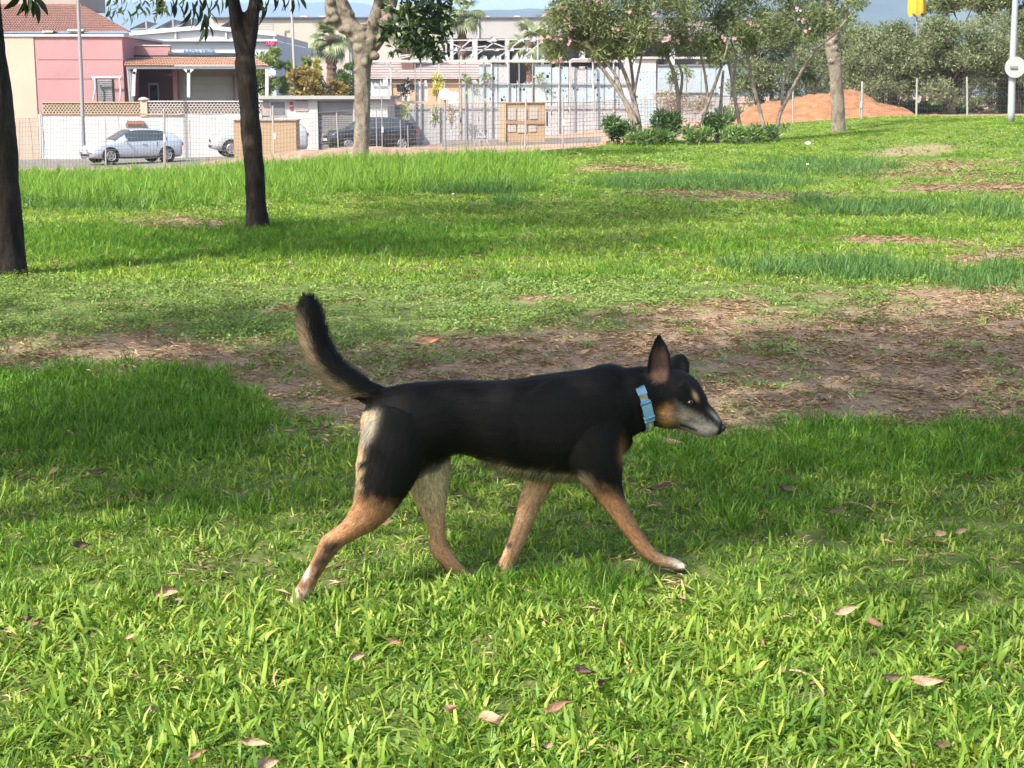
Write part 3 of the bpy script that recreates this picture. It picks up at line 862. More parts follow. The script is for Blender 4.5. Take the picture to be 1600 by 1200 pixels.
def coat_mat(name, rough, sheen):
    m, nt, out = new_mat(name)
    a_ = nt.nodes.new('ShaderNodeAttribute'); a_.attribute_name = 'coat'
    p = nt.nodes.new('ShaderNodeBsdfPrincipled'); p.inputs['Roughness'].default_value = rough
    p.inputs['Specular IOR Level'].default_value = .16
    nt.links.new(a_.outputs['Color'], p.inputs['Base Color']); nt.links.new(p.outputs[0], out.inputs['Surface'])
    return m
M_coat = coat_mat('dog_coat', .75, 0); M_fur = coat_mat('dog_fur', .55, 0)
dog_me.materials.clear()
root = DP(760, 915, 0); root.z = Hf(root.x, root.y)
dog = thing('dog', 'black and tan dog with a light blue collar walking across the grass', 'dog', tuple(root))
part('body', dog_me, M_coat, dog, smooth=True)

# fur strands lying along the coat
NF = 150000
tri = []
dog_me.calc_loop_triangles()
tri = np.empty(len(dog_me.loop_triangles) * 3, np.int32); dog_me.loop_triangles.foreach_get('vertices', tri); tri = tri.reshape(-1, 3)
A, B, C_ = dv[tri[:, 0]], dv[tri[:, 1]], dv[tri[:, 2]]
ar = .5 * np.linalg.norm(np.cross(B - A, C_ - A), axis=1)
fr = np.random.default_rng(5)
pick = fr.choice(len(tri), NF, p=ar / ar.sum())
u, v = fr.random(NF), fr.random(NF); sw = u + v > 1; u[sw] = 1 - u[sw]; v[sw] = 1 - v[sw]
P = A[pick] + (B[pick] - A[pick]) * u[:, None] + (C_[pick] - A[pick]) * v[:, None]
Nn = dn[tri[pick, 0]]
fcol, fpx, fpy, fdy, fb, fnm = coat(P, Nn)
tx, tz = SK[fb, 2].copy(), -SK[fb, 3].copy()
flip = np.isin(fnm, ['neck', 'head', 'cheek', 'far_ear', 'jaw', 'brow', 'ruff'])
tx[flip] *= -1; tz[flip] *= -1
flow = np.stack([tx, 0 * tx, tz], -1)
flow[fnm == 'torso'] = np.array([-1, 0, -.35]); 
flow[(fnm == 'neck') | (fnm == 'ruff')] = np.array([-.8, 0, -.55])
isear = (fpy < 594) & (fpx > 1010) & (fpx < 1050)
flow[isear] = np.array([0, 0, 1.0])
flow = flow + fr.normal(0, .16, flow.shape)
flow = flow - Nn * (flow * Nn).sum(1)[:, None]
flow /= np.linalg.norm(flow, axis=1)[:, None] + 1e-9
ln = np.full(NF, .012)
ln[fnm == 'torso'] = .015
for nm, l_ in (('near_hind', .011), ('far_hind', .009), ('far_front', .008), ('near_front', .009), ('neck', .020), ('head', .0055), ('cheek', .010), ('tail', .034), ('far_ear', .005), ('jaw', .005), ('brow', .005), ('ruff', .026)):
    ln[fnm == nm] = l_
ln[(np.isin(fnm, ['near_hind', 'far_hind'])) & (fpy > 830)] = .007
ln[(np.isin(fnm, ['near_front', 'far_front'])) & (fpy > 840)] = .007
lowb = np.interp(fpx, [600, 690, 715, 760, 800, 840, 880, 915, 960], [766, 722, 712, 720, 730, 737, 740, 742, 748])
bel = (fpx > 690) & (fpx < 930) & (fpy > lowb - 1) & (fpy < 765) & (fnm == 'torso'); ln[bel] = .017
flow[bel] = np.array([-.6, 0, -.75]) + fr.normal(0, .2, (int(bel.sum()), 3)); fcol[bel] = np.where((fr.random(int(bel.sum())) < .62)[:, None], np.array([[.52, .42, .28]]), np.array([[.03, .025, .02]])) * fr.uniform(.6, 1.2, (int(bel.sum()), 1))
thigh = (fnm == 'near_hind') & (fpx < 580) & (fpy < 800); ln[thigh] = .020
ln[isear] = .004
hack = ((fnm == 'neck') | (fnm == 'ruff')) & (fpy < 600) & (fpx < 985); ln[hack] = .036
ln[(fpx > 1100) & (fnm == 'head')] = .003
ln *= fr.uniform(.55, 1.25, NF)
lift = np.full(NF, .30); lift[bel] = .25; lift[hack] = .85; lift[fnm == 'tail'] = .6; lift[isear] = .25
lift *= fr.uniform(.5, 1.5, NF)
# no fur over nose, eye and the collar band
colx = 997 + (fpy - 625) * .27
keep = ~((fpx > 1119) & (fpy > 655)) & ~(((fpx - 1078) ** 2 + (fpy - 629) ** 2) < 36) & ~((np.abs(fpx - colx) < 9) & (fpy > 585) & (fpy < 690))
P, Nn, flow, ln, lift, fcol = P[keep], Nn[keep], flow[keep], ln[keep], lift[keep], fcol[keep]; n_ = len(P)
side = np.cross(flow, Nn); hw = (fr.uniform(.0004, .0009, n_))[:, None]
mid = P + (flow + Nn * lift[:, None]) * (ln * .5)[:, None]
tip = mid + (flow * 1.0 + Nn * (lift * .25)[:, None] + np.array([0, 0, -.18])) * (ln * .5)[:, None]
base = P - Nn * .0012
V = np.concatenate([base - side * hw, base + side * hw, mid - side * hw * .8, mid + side * hw * .8, tip])
i0 = np.arange(n_)
F = np.concatenate([np.stack([i0, i0 + n_, i0 + 3 * n_], 1), np.stack([i0, i0 + 3 * n_, i0 + 2 * n_], 1), np.stack([i0 + 2 * n_, i0 + 3 * n_, i0 + 4 * n_], 1)])
fur_me = np_mesh('fur', V, F)
fa = fur_me.attributes.new('coat', 'FLOAT_COLOR', 'POINT')
fc = np.ones((len(V), 4), np.float32); sh = fr.uniform(.45, 1.65, n_)[:, None]
fc[:, :3] = np.tile(np.clip(fcol * sh, 0, .8), (5, 1)); fa.data.foreach_set('color', fc.ravel())
fur_me.polygons.foreach_set('use_smooth', np.ones(len(F), bool))
cn = Nn + flow * -.0
fur_me.normals_split_custom_set_from_vertices(np.tile(cn, (5, 1)))
fu = part('fur', fur_me, M_fur, dog); tag(fu, kind='stuff')

# claws, eyes, nose
M_claw = pmat('dark_claw', (.02, .017, .015), .4, .2, 50)
for (px, py, s_, dy) in ((456, 943, 7, -.073), (753, 916, 7, .068), (776, 909, 7.5, .066), (1069, 887, 6.5, -.065)):
    for q in (-1, 0, 1):
        c = DP(px, py, dy + q * .013); part('claw', MB().tube([c + Vector((-.006, 0, .004)), c + Vector((.002, 0, .001)), c + Vector((.008, 0, -.005))] if px > 800 or 700 < px < 760 else [c + Vector((.004, 0, .005)), c, c + Vector((-.004, 0, -.006))], [.0036, .0030, .0010], 6), M_claw, dog, smooth=True)
M_eye = glass_mat('dog_eye', (.03, .019, .011), .3); M_nose = pmat('dog_nose', (.010, .009, .010), .5, .2, 80, .3, 300)
M_black = pmat('pupil', (.004, .004, .004), .1, .0)
def ball(c, rx, ry, rz, n=12):
    mb = MB(); vs = []
    for i in range(1, n):
        th = math.pi * i / n
        for k in range(n):
            a_ = 2 * math.pi * k / n
            vs.append((c[0] + rx * math.sin(th) * math.cos(a_), c[1] + ry * math.sin(th) * math.sin(a_), c[2] + rz * math.cos(th)))
    vs += [(c[0], c[1], c[2] + rz), (c[0], c[1], c[2] - rz)]
    T, Bt = len(vs) - 2, len(vs) - 1
    fs = [(i * n + k, (i + 1) * n + k, (i + 1) * n + (k + 1) % n, i * n + (k + 1) % n) for i in range(n - 2) for k in range(n)]
    fs += [(T, k, (k + 1) % n) for k in range(n)] + [(Bt, (n - 2) * n + (k + 1) % n, (n - 2) * n + k) for k in range(n)]
    return mb.add(vs, fs)
def surf_y(px, py, sgn):
    q = (dpx - px) ** 2 + (dpy - py) ** 2 < 20
    s_ = dv[q, 1]
    return (s_.min() if sgn < 0 else s_.max()) if q.any() else dogY(px)
for sg in (-1, 1):
    ye = surf_y(1078, 628, sg)
    c = at(1078, 628.5, ye - sg * .004)
    e = part('eye', ball(c, .0085, .008, .0062), M_eye, dog, smooth=True)
    cp = at(1079.5, 628.5, ye + sg * .0025); part('pupil', ball(cp, .0035, .0022, .0035, 8), M_black, e, smooth=True)
c = DP(1127.5, 668, 0); part('nose', ball(c, .0125, .015, .0115), M_nose, dog, smooth=True)
# collar: woven band with a plastic side buckle
cc_ = DP(997, 625, 0); axis = (DP(1015, 620, 0) - DP(978, 630, 0)).normalized()
upv = (DP(984, 578, 0) - DP(1010, 673, 0)).normalized(); axis = (axis - upv * axis.dot(upv)).normalized(); sdv = upv.cross(axis).normalized()
def band(a0, a1, off, half, th, n=64):
    vs = []; fs = []
    for i in range(n + 1):
        a_ = a0 + (a1 - a0) * i / n
        d = upv * math.sin(a_) * (.0855 if math.sin(a_) < 0 else .066) + sdv * math.cos(a_) * .0715; nd = (upv * math.sin(a_) + sdv * math.cos(a_)).normalized()
        for hx, k in ((-half, 0), (half, 0), (half, th), (-half, th)):
            vs.append(cc_ + d + nd * (off + k) + axis * hx)
    for i in range(n):
        for k in range(4):
            fs.append((i * 4 + k, i * 4 + (k + 1) % 4, i * 4 + 4 + (k + 1) % 4, i * 4 + 4 + k))
    fs += [(0, 1, 2, 3), (n * 4 + 3, n * 4 + 2, n * 4 + 1, n * 4)]
    return MB().add(vs, fs)
m, nt, out = new_mat('collar_webbing')
p = nt.nodes.new('ShaderNodeBsdfPrincipled'); p.inputs['Roughness'].default_value = .7
tc = nt.nodes.new('ShaderNodeTexCoord'); wv = nt.nodes.new('ShaderNodeTexWave'); wv.bands_direction = 'Z'; wv.inputs['Scale'].default_value = 14; wv.inputs['Distortion'].default_value = 1.5
nt.links.new(tc.outputs['Object'], wv.inputs['Vector'])
rp = ramp(nt, [(.0, (.16, .15, .09)), (.42, (.22, .2, .11)), (.5, (.09, .25, .37)), (1, (.11, .29, .42))], wv.outputs['Fac'])
nt.links.new(rp.outputs[0], p.inputs['Base Color']); nt.links.new(p.outputs[0], out.inputs['Surface'])
sgn = -1 if sdv.y > 0 else 1
near0 = math.pi if sdv.y > 0 else 0.0        # angle of the side turned to the viewer
M_blueplastic = pmat('blue_plastic', (.13, .27, .37), .42, .06, 40)
col_o = part('collar', band(0, 2 * math.pi, .002, .0105, .0035), m, dog); col_o['label'] = 'light blue and olive webbing collar'
dirn = 1 if near0 == 0 else -1
def ang(k): return near0 + dirn * k
bk = part('buckle', band(ang(-.36), ang(.06), .004, .0138, .007, 12), M_blueplastic, col_o, bevel=.002)
part('slider', band(ang(.10), ang(.17), .004, .0138, .006, 4), M_blueplastic, col_o, bevel=.001)
part('buckle_frame', band(ang(-.52), ang(-.46), .004, .0135, .005, 4), M_blueplastic, col_o, bevel=.001)
part('strap_end', band(ang(.42), ang(.74), .0055, .0125, .003, 8), M_blueplastic, col_o)
part('trim', band(ang(-1.25), ang(-.62), .0055, .0035, .002, 12), pmat('trim_yellow', (.5, .48, .2), .6), col_o)
# ------------------------------------------------------------------ trees and shrubs
def organic(mb, voxel, smooth, amp, freq, name, seed=0):
    """merge overlapping limbs into one skin with bark relief"""
    t = bpy.data.objects.new('src', mb.mesh('src')); COL.objects.link(t)
    bx = bmesh.new(); bx.from_mesh(t.data); bmesh.ops.recalc_face_normals(bx, faces=bx.faces); bx.to_mesh(t.data); bx.free()
    r_ = t.modifiers.new('r', 'REMESH'); r_.mode = 'VOXEL'; r_.voxel_size = voxel
    s_ = t.modifiers.new('s', 'SMOOTH'); s_.factor = .5; s_.iterations = smooth
    me = bpy.data.meshes.new_from_object(t.evaluated_get(bpy.context.evaluated_depsgraph_get())); me.name = name
    bpy.data.objects.remove(t)
    n = len(me.vertices); v = np.empty(n * 3, np.float32); me.vertices.foreach_get('co', v); v = v.reshape(-1, 3)
    nn = np.empty(n * 3, np.float32); me.vertices.foreach_get('normal', nn); nn = nn.reshape(-1, 3)
    a_ = np.arctan2(v[:, 1] - v[:, 1].mean(), v[:, 0] - v[:, 0].mean())
    d = fbm(v[:, 0] * freq + v[:, 1] * freq * .6 + seed, v[:, 2] * freq * .55 + v[:, 1] * freq * .5, 4) - .5
    v = v + nn * (d * 2 * amp)[:, None]
    me.vertices.foreach_set('co', v.astype(np.float32).ravel()); me.materials.clear(); me.update()
    return me
def bark_mat(name, lo, mid_, hi, scale=6, zs=.35, bump=.8, dist=.03):
    m, nt, out = new_mat(name)
    tc = nt.nodes.new('ShaderNodeTexCoord'); mp = nt.nodes.new('ShaderNodeMapping'); mp.inputs['Scale'].default_value = (1, 1, zs)
    nt.links.new(tc.outputs['Object'], mp.inputs['Vector'])
    n1 = noise(nt, scale, 8, .7, mp.outputs[0], .6); n2 = noise(nt, scale * 5, 6, .7, mp.outputs[0])
    r_ = ramp(nt, [(.3, lo), (.5, mid_), (.72, hi)], n1.outputs['Fac'])
    r2 = ramp(nt, [(.3, (.55, .55, .55)), (.7, (1.15, 1.15, 1.15))], n2.outputs['Fac'])
    mx = nt.nodes.new('ShaderNodeMixRGB'); mx.blend_type = 'MULTIPLY'; mx.inputs[0].default_value = .8
    nt.links.new(r_.outputs[0], mx.inputs[1]); nt.links.new(r2.outputs[0], mx.inputs[2])
    p = nt.nodes.new('ShaderNodeBsdfPrincipled'); p.inputs['Roughness'].default_value = .92; p.inputs['Specular IOR Level'].default_value = .15
    b = nt.nodes.new('ShaderNodeBump'); b.inputs['Strength'].default_value = bump; b.inputs['Distance'].default_value = dist
    nt.links.new(n2.outputs['Fac'], b.inputs['Height']); nt.links.new(b.outputs[0], p.inputs['Normal'])
    nt.links.new(mx.outputs[0], p.inputs['Base Color']); nt.links.new(p.outputs[0], out.inputs['Surface'])
    return m
M_bark_dark = bark_mat('dark_bark', (.012, .0095, .0075), (.027, .021, .0165), (.056, .045, .036))
M_bark_pale = bark_mat('pale_bark', (.13, .102, .075), (.25, .21, .16), (.38, .33, .265), 7, .5, 1.0, .06)
M_bark_thin = bark_mat('grey_stem_bark', (.16, .13, .10), (.27, .225, .18), (.38, .33, .27), 9, .4, .5)
M_bark_olive = bark_mat('olive_bark', (.06, .045, .035), (.12, .095, .075), (.2, .165, .14), 7, .5, .8)
M_bark_palm = bark_mat('palm_bark', (.10, .062, .045), (.19, .125, .095), (.31, .225, .18), 9, 1.6, 1.0, .06)
L_shade = leaf_mat('shade_tree_leaf', [(.1, (.022, .045, .012)), (.5, (.045, .085, .02)), (.9, (.09, .13, .032))], .35, .08)
L_oleander = leaf_mat('oleander_leaf', [(.08, (.06, .08, .032)), (.45, (.12, .15, .058)), (.8, (.20, .24, .095)), (.97, (.30, .29, .13))], .3, .04)
L_olive = leaf_mat('olive_leaf', [(.05, (.065, .088, .045)), (.45, (.13, .158, .08)), (.8, (.215, .245, .135)), (.97, (.32, .35, .22))], .28, .04)
L_shrub = leaf_mat('shrub_leaf', [(.1, (.025, .06, .014)), (.5, (.055, .115, .024)), (.9, (.12, .20, .045))], .3, .10)
L_shrub2 = leaf_mat('light_shrub_leaf', [(.1, (.055, .11, .024)), (.5, (.10, .19, .04)), (.9, (.19, .28, .07))], .3, .10)
L_citrus = leaf_mat('citrus_leaf', [(.1, (.07, .115, .02)), (.5, (.15, .21, .04)), (.9, (.27, .32, .08))], .3, .1)
L_amber = leaf_mat('amber_frond', [(.1, (.16, .12, .03)), (.5, (.30, .22, .06)), (.9, (.40, .34, .12))], .3, .08)
L_palm = leaf_mat('palm_blade', [(.1, (.09, .12, .055)), (.5, (.17, .215, .10)), (.9, (.28, .32, .17))], .25, .12)
L_pine = leaf_mat('pine_needles', [(.1, (.05, .07, .025)), (.5, (.10, .125, .04)), (.9, (.17, .19, .07))], .2, .05)
L_dry = leaf_mat('dry_twig_leaf', [(.1, (.16, .11, .07)), (.5, (.30, .23, .15)), (.9, (.46, .39, .28))], .15, .05)

def leaves(clumps, lsize, lw, seed, up=-.15, name='crown', outward=.5):
    """clumps: (centre, (rx, ry, rz), count). Every leaf is a small folded blade."""
    rg = np.random.default_rng(seed); P = []; O = []; K = []
    for c, r3, n in clumps:
        d = rg.normal(0, 1, (n, 3)); d /= np.linalg.norm(d, axis=1)[:, None] + 1e-9
        rad = rg.random(n) ** (1 / 2.2)
        P.append(np.array(c)[None] + d * rad[:, None] * np.array(r3)[None]); O.append(d); K.append(np.full(n, rg.random()))
    P = np.concatenate(P); O = np.concatenate(O); n = len(P)
    D = rg.normal(0, 1, (n, 3)) + O * outward + np.array([0, 0, up]); D /= np.linalg.norm(D, axis=1)[:, None] + 1e-9
    S = np.cross(D, rg.normal(0, 1, (n, 3))); S /= np.linalg.norm(S, axis=1)[:, None] + 1e-9
    U = np.cross(S, D)
    L_ = (lsize * rg.uniform(.6, 1.25, n))[:, None]; W_ = (lw * rg.uniform(.6, 1.25, n))[:, None] * .5
    a0 = P; t1 = P + D * L_; m1 = P + D * L_ * .45 - S * W_ + U * W_ * .4; m2 = P + D * L_ * .45 + S * W_ + U * W_ * .4
    V = np.concatenate([a0, m1, t1, m2]); i = np.arange(n)
    F = np.concatenate([np.stack([i, i + n, i + 2 * n], 1), np.stack([i, i + 2 * n, i + 3 * n], 1)])
    r1 = .6 * rg.random(n) + .4 * np.concatenate(K); C = np.stack([np.tile(r1, 4), np.zeros(4 * n), np.zeros(4 * n)], 1)
    return np_mesh(name, V, F, C)
def crown_clumps(c, r3, n, cr, per, seed, low=-.8):
    rg = np.random.default_rng(seed); out_ = []
    while len(out_) < n:
        d = rg.normal(0, 1, 3); d /= np.linalg.norm(d)
        if d[2] < low: continue
        k = rg.uniform(.35, 1.0) ** .6
        s_ = cr * rg.uniform(.6, 1.25)
        out_.append((Vector(c) + Vector((d[0] * r3[0] * k, d[1] * r3[1] * k, d[2] * r3[2] * k)), (s_, s_, s_ * .75), int(per * rg.uniform(.6, 1.3))))
    return out_
def limb(mb, a, b, r0, r1, seed, n=6, sag=.0, wob=.08, sides=7):
    rg = random.Random(seed); a = Vector(a); b = Vector(b); L_ = (b - a).length; pts = []; rr = []
    for i in range(n + 1):
        t = i / n; p = a.lerp(b, t)
        p += Vector((rg.gauss(0, wob), rg.gauss(0, wob), rg.gauss(0, wob) * .6)) * L_ * .35 * math.sin(math.pi * t)
        p.z += sag * L_ * math.sin(math.pi * t)
        pts.append(p); rr.append(r0 + (r1 - r0) * t ** .8)
    mb.tube(pts, rr, sides)
    return pts
def pxpath(rows, Y, dY=0.0):
    """rows of (px, py, half width px) at distance Y -> points and radii"""
    pts = []; rr = []
    for i, (px, py, hw) in enumerate(rows):
        pts.append(at(px, py, Y + dY * i)); rr.append(hw * Y / FPX)
    return pts, rr
def spline(pts, rr, sub=4):
    q = catmull([(*p, r_) for p, r_ in zip(pts, rr)], sub)
    return [Vector(r_[:3]) for r_ in q], [max(.004, r_[3]) for r_ in q]

# one leaf shape for the sprigs that hang into view
def leaf_piece(l, w, mat):
    vs = []; n = 5
    for i in range(n + 1):
        t = i / n; hw = w * .5 * math.sin(math.pi * min(1, t * .92 + .04)) ** .8 * (1 - .35 * t)
        z = -.25 * l * t * t
        vs += [(t * l, -hw, z + hw * .35), (t * l, 0, z), (t * l, hw, z + hw * .35)]
    fs = []
    for i in range(n):
        a_ = i * 3
        fs += [(a_, a_ + 3, a_ + 4, a_ + 1), (a_ + 1, a_ + 4, a_ + 5, a_ + 2)]
    me = MB().add(vs, fs).mesh('leaf'); me.materials.append(mat)
    at_ = me.attributes.new('rnd', 'FLOAT_COLOR', 'POINT'); at_.data.foreach_set('color', np.tile(np.array([.45, 0, 0, 1], np.float32), len(vs)))
    return me
def hang_leaves(tree, pts, me, seed):
    """pts: (px, py, Y, degrees in the sheet: direction the tip points, 270 = down)"""
    rg = random.Random(seed)
    for px, py, Y_, dg_ in pts:
        o = bpy.data.objects.new('leaf', me); COL.objects.link(o)
        o.location = at(px, py, Y_ + rg.uniform(-.3, .3))
        o.rotation_euler = (rg.uniform(-.9, .9), -R(dg_), rg.uniform(-.45, .45))
        s_ = rg.uniform(.8, 1.2); o.scale = (s_, s_, s_)
        o.parent = tree; o.matrix_parent_inverse = wmat(tree).inverted()

def big_tree(name, label, base, trunk_rows, fork, crown_c, crown_r, nclump, per, seed, bark, leafm, lsz=.11, lw=.05, cr=.75, extra_limbs=(), vox=.022, amp=.012, hang=None, extra_clumps=()):
    t = thing(name, label, 'tree', base)
    mb = MB()
    for pts, rr in trunk_rows:
        p_, r_ = spline(pts, rr); mb.tube(p_, r_, 16)
    cl = crown_clumps(crown_c, crown_r, nclump, cr, per, seed)
    rg = random.Random(seed)
    for i, (c, r_, n) in enumerate(cl):
        if i % 3 == 0:
            f = Vector(fork[i % len(fork)])
            limb(mb, f, c, .055, .012, seed * 31 + i, sag=.06)
    for a_, b_, r0, r1 in extra_limbs: limb(mb, a_, b_, r0, r1, seed + 5, sag=.0, wob=.05)
    part('trunk', organic(mb, vox, 3, amp, 9, 'trunk', seed), bark, t, smooth=True)
    o = part('crown', leaves(cl + list(extra_clumps), lsz, lw, seed), leafm, t); tag(o, kind='stuff')
    return t

L_sprig = leaf_mat('silhouette_sprig_leaf', [(.1, (.008, .016, .005)), (.5, (.016, .03, .008)), (.9, (.03, .05, .014))], .25, .05)  # darker than the crown leaves: shaded silhouette look is put into the colour
ME_leaf = leaf_piece(.13, .062, L_sprig)
# tree at the left border
D1 = 11.0
p_, r_ = pxpath([(10, 462, 44), (8, 437, 38), (2, 380, 36), (-3, 300, 34), (-12, 180, 33), (-24, 90, 33), (-34, 20, 34)], D1)
p_ += [at(-44, -70, D1), at(-50, -170, D1)]; r_ += [.15, .13]
fk = p_[-1]
t1 = big_tree('shade_tree', 'dark trunk cut by the left border, nearest tree', tuple(on_ground(8, D1)), [(p_, r_)], [fk, p_[-2]], (fk.x + .3, fk.y + .2, 4.9), (2.9, 2.6, 1.5), 60, 210, 21, M_bark_dark, L_shade,
              extra_limbs=[(p_[-2], at(40, -14, D1 - .2), .03, .006)])
hang_leaves(t1, [(34, -6, D1, 290), (38, -8, D1, 262), (44, -6, D1, 275), (50, -6, D1, 300), (54, -4, D1, 315), (40, -2, D1, 250), (47, -2, D1, 285), (52, 2, D1, 290), (30, -8, D1, 230), (45, 4, D1, 270)], ME_leaf, 3)
# forked tree in the middle left
D2 = 15.0
p_, r_ = pxpath([(403, 364, 23), (403, 352, 19), (401, 320, 16), (397, 260, 15.5), (392, 200, 15.5), (386, 130, 15.5), (383, 95, 16)], D2)
pl, rl = pxpath([(384, 110, 11), (378, 70, 12), (371, 35, 11), (365, 0, 10), (358, -50, 10), (345, -120, 9)], D2)
pr, rr_ = pxpath([(386, 110, 11), (388, 70, 12.5), (393, 40, 11), (398, 0, 9.5), (404, -50, 9), (415, -120, 8)], D2)
t2 = big_tree('shade_tree', 'dark forked trunk standing before the parked cars', tuple(on_ground(403, D2)), [(p_, r_), (pl, rl), (pr, rr_)], [pl[-1], pr[-1]], (pl[-1].x + .4, D2 + .1, 4.9), (3.0, 2.8, 1.5), 60, 210, 22, M_bark_dark, L_shade,
              extra_limbs=[(pl[-2], at(250, -22, D2 - 1), .03, .008), (at(330, -30, D2 - .6), at(312, 30, D2 - .8), .012, .003), (at(275, -18, D2 - 1), at(262, 8, D2 - 1), .008, .003), (pr[-2], at(470, -14, D2), .02, .005), (at(250, -22, D2 - 1), at(180, 6, D2 - 1.4), .012, .003)])
h2 = []
for px, py, dg_ in [(252, -2, 262), (258, 2, 240), (266, 2, 285), (272, 6, 275), (280, 8, 300), (262, 10, 215), (292, 2, 265), (300, 4, 285), (308, 0, 250), (312, 8, 275), (316, 16, 265), (320, 22, 280), (298, 14, 255), (304, 16, 300),
                    (296, 20, 235), (318, 30, 262), (322, 36, 285), (326, 40, 300), (318, 44, 258), (321, 46, 275), (328, 20, 320), (286, -4, 270), (330, -2, 270), (340, -4, 250), (322, 4, 290), (335, 2, 300), (310, -2, 300), (290, -6, 240),
                    (346, -2, 280), (356, -6, 265), (300, 26, 275), (313, 26, 250), (276, -4, 260), (266, -6, 300), (244, -4, 280), (326, 12, 275), (320, -4, 265), (305, 8, 270)]:
    h2.append((px, py, D2 - 1, dg_))
for px, py, dg_ in [(408, -2, 265), (414, 2, 280), (420, -4, 255), (411, 10, 275), (428, -4, 285), (434, -4, 262), (444, -4, 270), (452, -4, 255), (458, -2, 268), (464, -2, 290), (456, 0, 280), (468, -4, 310), (438, -6, 300), (404, 4, 300), (410, 18, 265)]:
    h2.append((px, py, D2, dg_))
hang_leaves(t2, h2, ME_leaf, 8)
ME_leaf2 = leaf_piece(.07, .032, leaf_mat('sunlit_sprig_leaf', [(.1, (.05, .085, .02)), (.5, (.10, .15, .035)), (.9, (.18, .22, .06))], .4, .08))  # paler copy of the sprig leaf, sunlight put into its colour
rg_ = random.Random(4)
hang_leaves(t2, [(rg_.uniform(168, 262), rg_.uniform(-8, 22) - .1 * abs(px_ - 215) * 0 + rg_.gauss(0, 5), D2 - 1.3, rg_.uniform(215, 330)) for px_ in range(75)], ME_leaf2, 9)
# pollarded pale tree
D3 = 32.0
mb = MB()
for rows in ([(562, 256, 16), (563, 246, 14), (565, 215, 12), (566, 170, 12), (566, 130, 12.5), (567, 100, 13.5), (569, 80, 17), (570, 64, 18)],
             [(568, 72, 15), (556, 54, 13), (540, 42, 11), (525, 30, 10.5), (517, 14, 9.5), (514, -6, 8.5), (505, -60, 8), (490, -160, 6)],
             [(560, 55, 12), (548, 36, 10.5), (541, 18, 10), (534, 2, 9), (524, -30, 8), (520, -140, 6)],
             [(572, 70, 13), (578, 50, 11), (584, 30, 9), (590, 10, 8), (593, -10, 7.5), (597, -120, 6)],
             [(576, 82, 10), (590, 66, 8), (603, 40, 6.5), (606, 20, 9), (611, 4, 9), (616, -16, 8), (640, -130, 6)]):
    p_, r_ = spline(*pxpath(rows, D3)); mb.tube(p_, r_, 14)
rk = random.Random(3)
for px, py, s_ in [(545, 46, 9), (556, 50, 10), (563, 60, 11), (553, 62, 7), (540, 38, 8), (524, 30, 8), (519, 20, 7), (574, 74, 12), (560, 76, 9), (606, 30, 9), (600, 34, 7), (586, 88, 8), (512, 34, 6), (534, 46, 7), (566, 44, 8), (570, 98, 7), (580, 60, 8), (561, 172, 5), (556, 110, 5), (548, 22, 7), (516, 4, 7), (612, 12, 7)]:
    k = ball(at(px, py, D3 - .08 + rk.uniform(-.1, .05)), s_ * .0133, s_ * .0133, s_ * .011, 8); mb.add(k.v, k.f)
t3 = thing('pollarded_tree', 'pale knobbly pollarded tree at the far lawn edge beside black car', 'tree', tuple(on_ground(563, D3)))
for i, (ax, ay, bx_, by_) in enumerate([(505, -60, 440, -190), (520, -140, 540, -260), (597, -120, 610, -250), (640, -130, 720, -200), (505, -60, 520, -220), (616, -16, 655, 6), (655, 6, 668, 40), (616, -40, 690, -20)]):
    limb(mb, at(ax, ay, D3), at(bx_, by_, D3 - .3), .05 if i < 5 else .03, .012, 70 + i)
part('trunk', organic(mb, .026, 2, .022, 8, 'trunk', 5), M_bark_pale, t3, smooth=True)
cl = crown_clumps((at(570, 0, D3).x, D3, 5.6), (3.0, 2.6, 1.4), 46, .8, 190, 33)
for px, py, s_, n in [(640, 20, 22, 52), (662, 15, 24, 60), (680, 28, 20, 46), (655, 50, 24, 60), (676, 60, 20, 48), (640, 55, 16, 30), (690, 45, 14, 26), (668, 80, 14, 28), (682, 84, 10, 16), (690, 10, 18, 36), (652, 75, 12, 18), (620, 40, 10, 14), (604, 44, 8, 16), (600, 54, 7, 12), (617, 78, 7, 10), (622, 62, 6, 8), (610, 12, 8, 9), (665, -20, 28, 70), (635, -15, 22, 46), (704, 24, 8, 10)]:
    c = at(px, py, D3 - .7); s_ *= D3 / FPX; cl.append((c, (s_, s_ * .8, s_), int(n * 1.9)))
o = part('crown', leaves(cl, .19, .085, 34, -.6), leaf_mat('pollard_leaf', [(.1, (.016, .032, .010)), (.5, (.032, .06, .016)), (.9, (.06, .09, .026))], .2, .08), t3); tag(o, kind='stuff')
# trees behind the viewpoint whose crowns shade the dog and the worn path
def shade_tree(label, gx, gy, h, base, rx, ry, seed, ncl, per):
    c = Vector((gx + TO_SUN.x / TO_SUN.z * h, gy + TO_SUN.y / TO_SUN.z * h, h))
    b = Vector((base[0], base[1], 0)); top = b.lerp(Vector((c.x, c.y, 0)), .45); top.z = h - 1.9
    return big_tree('shade_tree', label, tuple(b), [([b + Vector((0, 0, -.1)), b + Vector((0, 0, .3)), b.lerp(top, .5) + Vector((0, 0, .0)), top], [.22, .17, .14, .12])], [top], c, (rx, ry, 1.2), ncl, per, seed, M_bark_dark, L_shade, .12, .055, .62, vox=.03)
shade_tree('broad-crowned tree left of the viewpoint shading the path', -2.6, 7.2, 5.2, (-5.6, 1.5), 3.0, 2.5, 41, 58, 230)
shade_tree('broad-crowned tree behind the viewpoint shading the dog', 1.0, 6.4, 5.4, (-4.6, 1.9), 3.0, 2.2, 42, 62, 240)
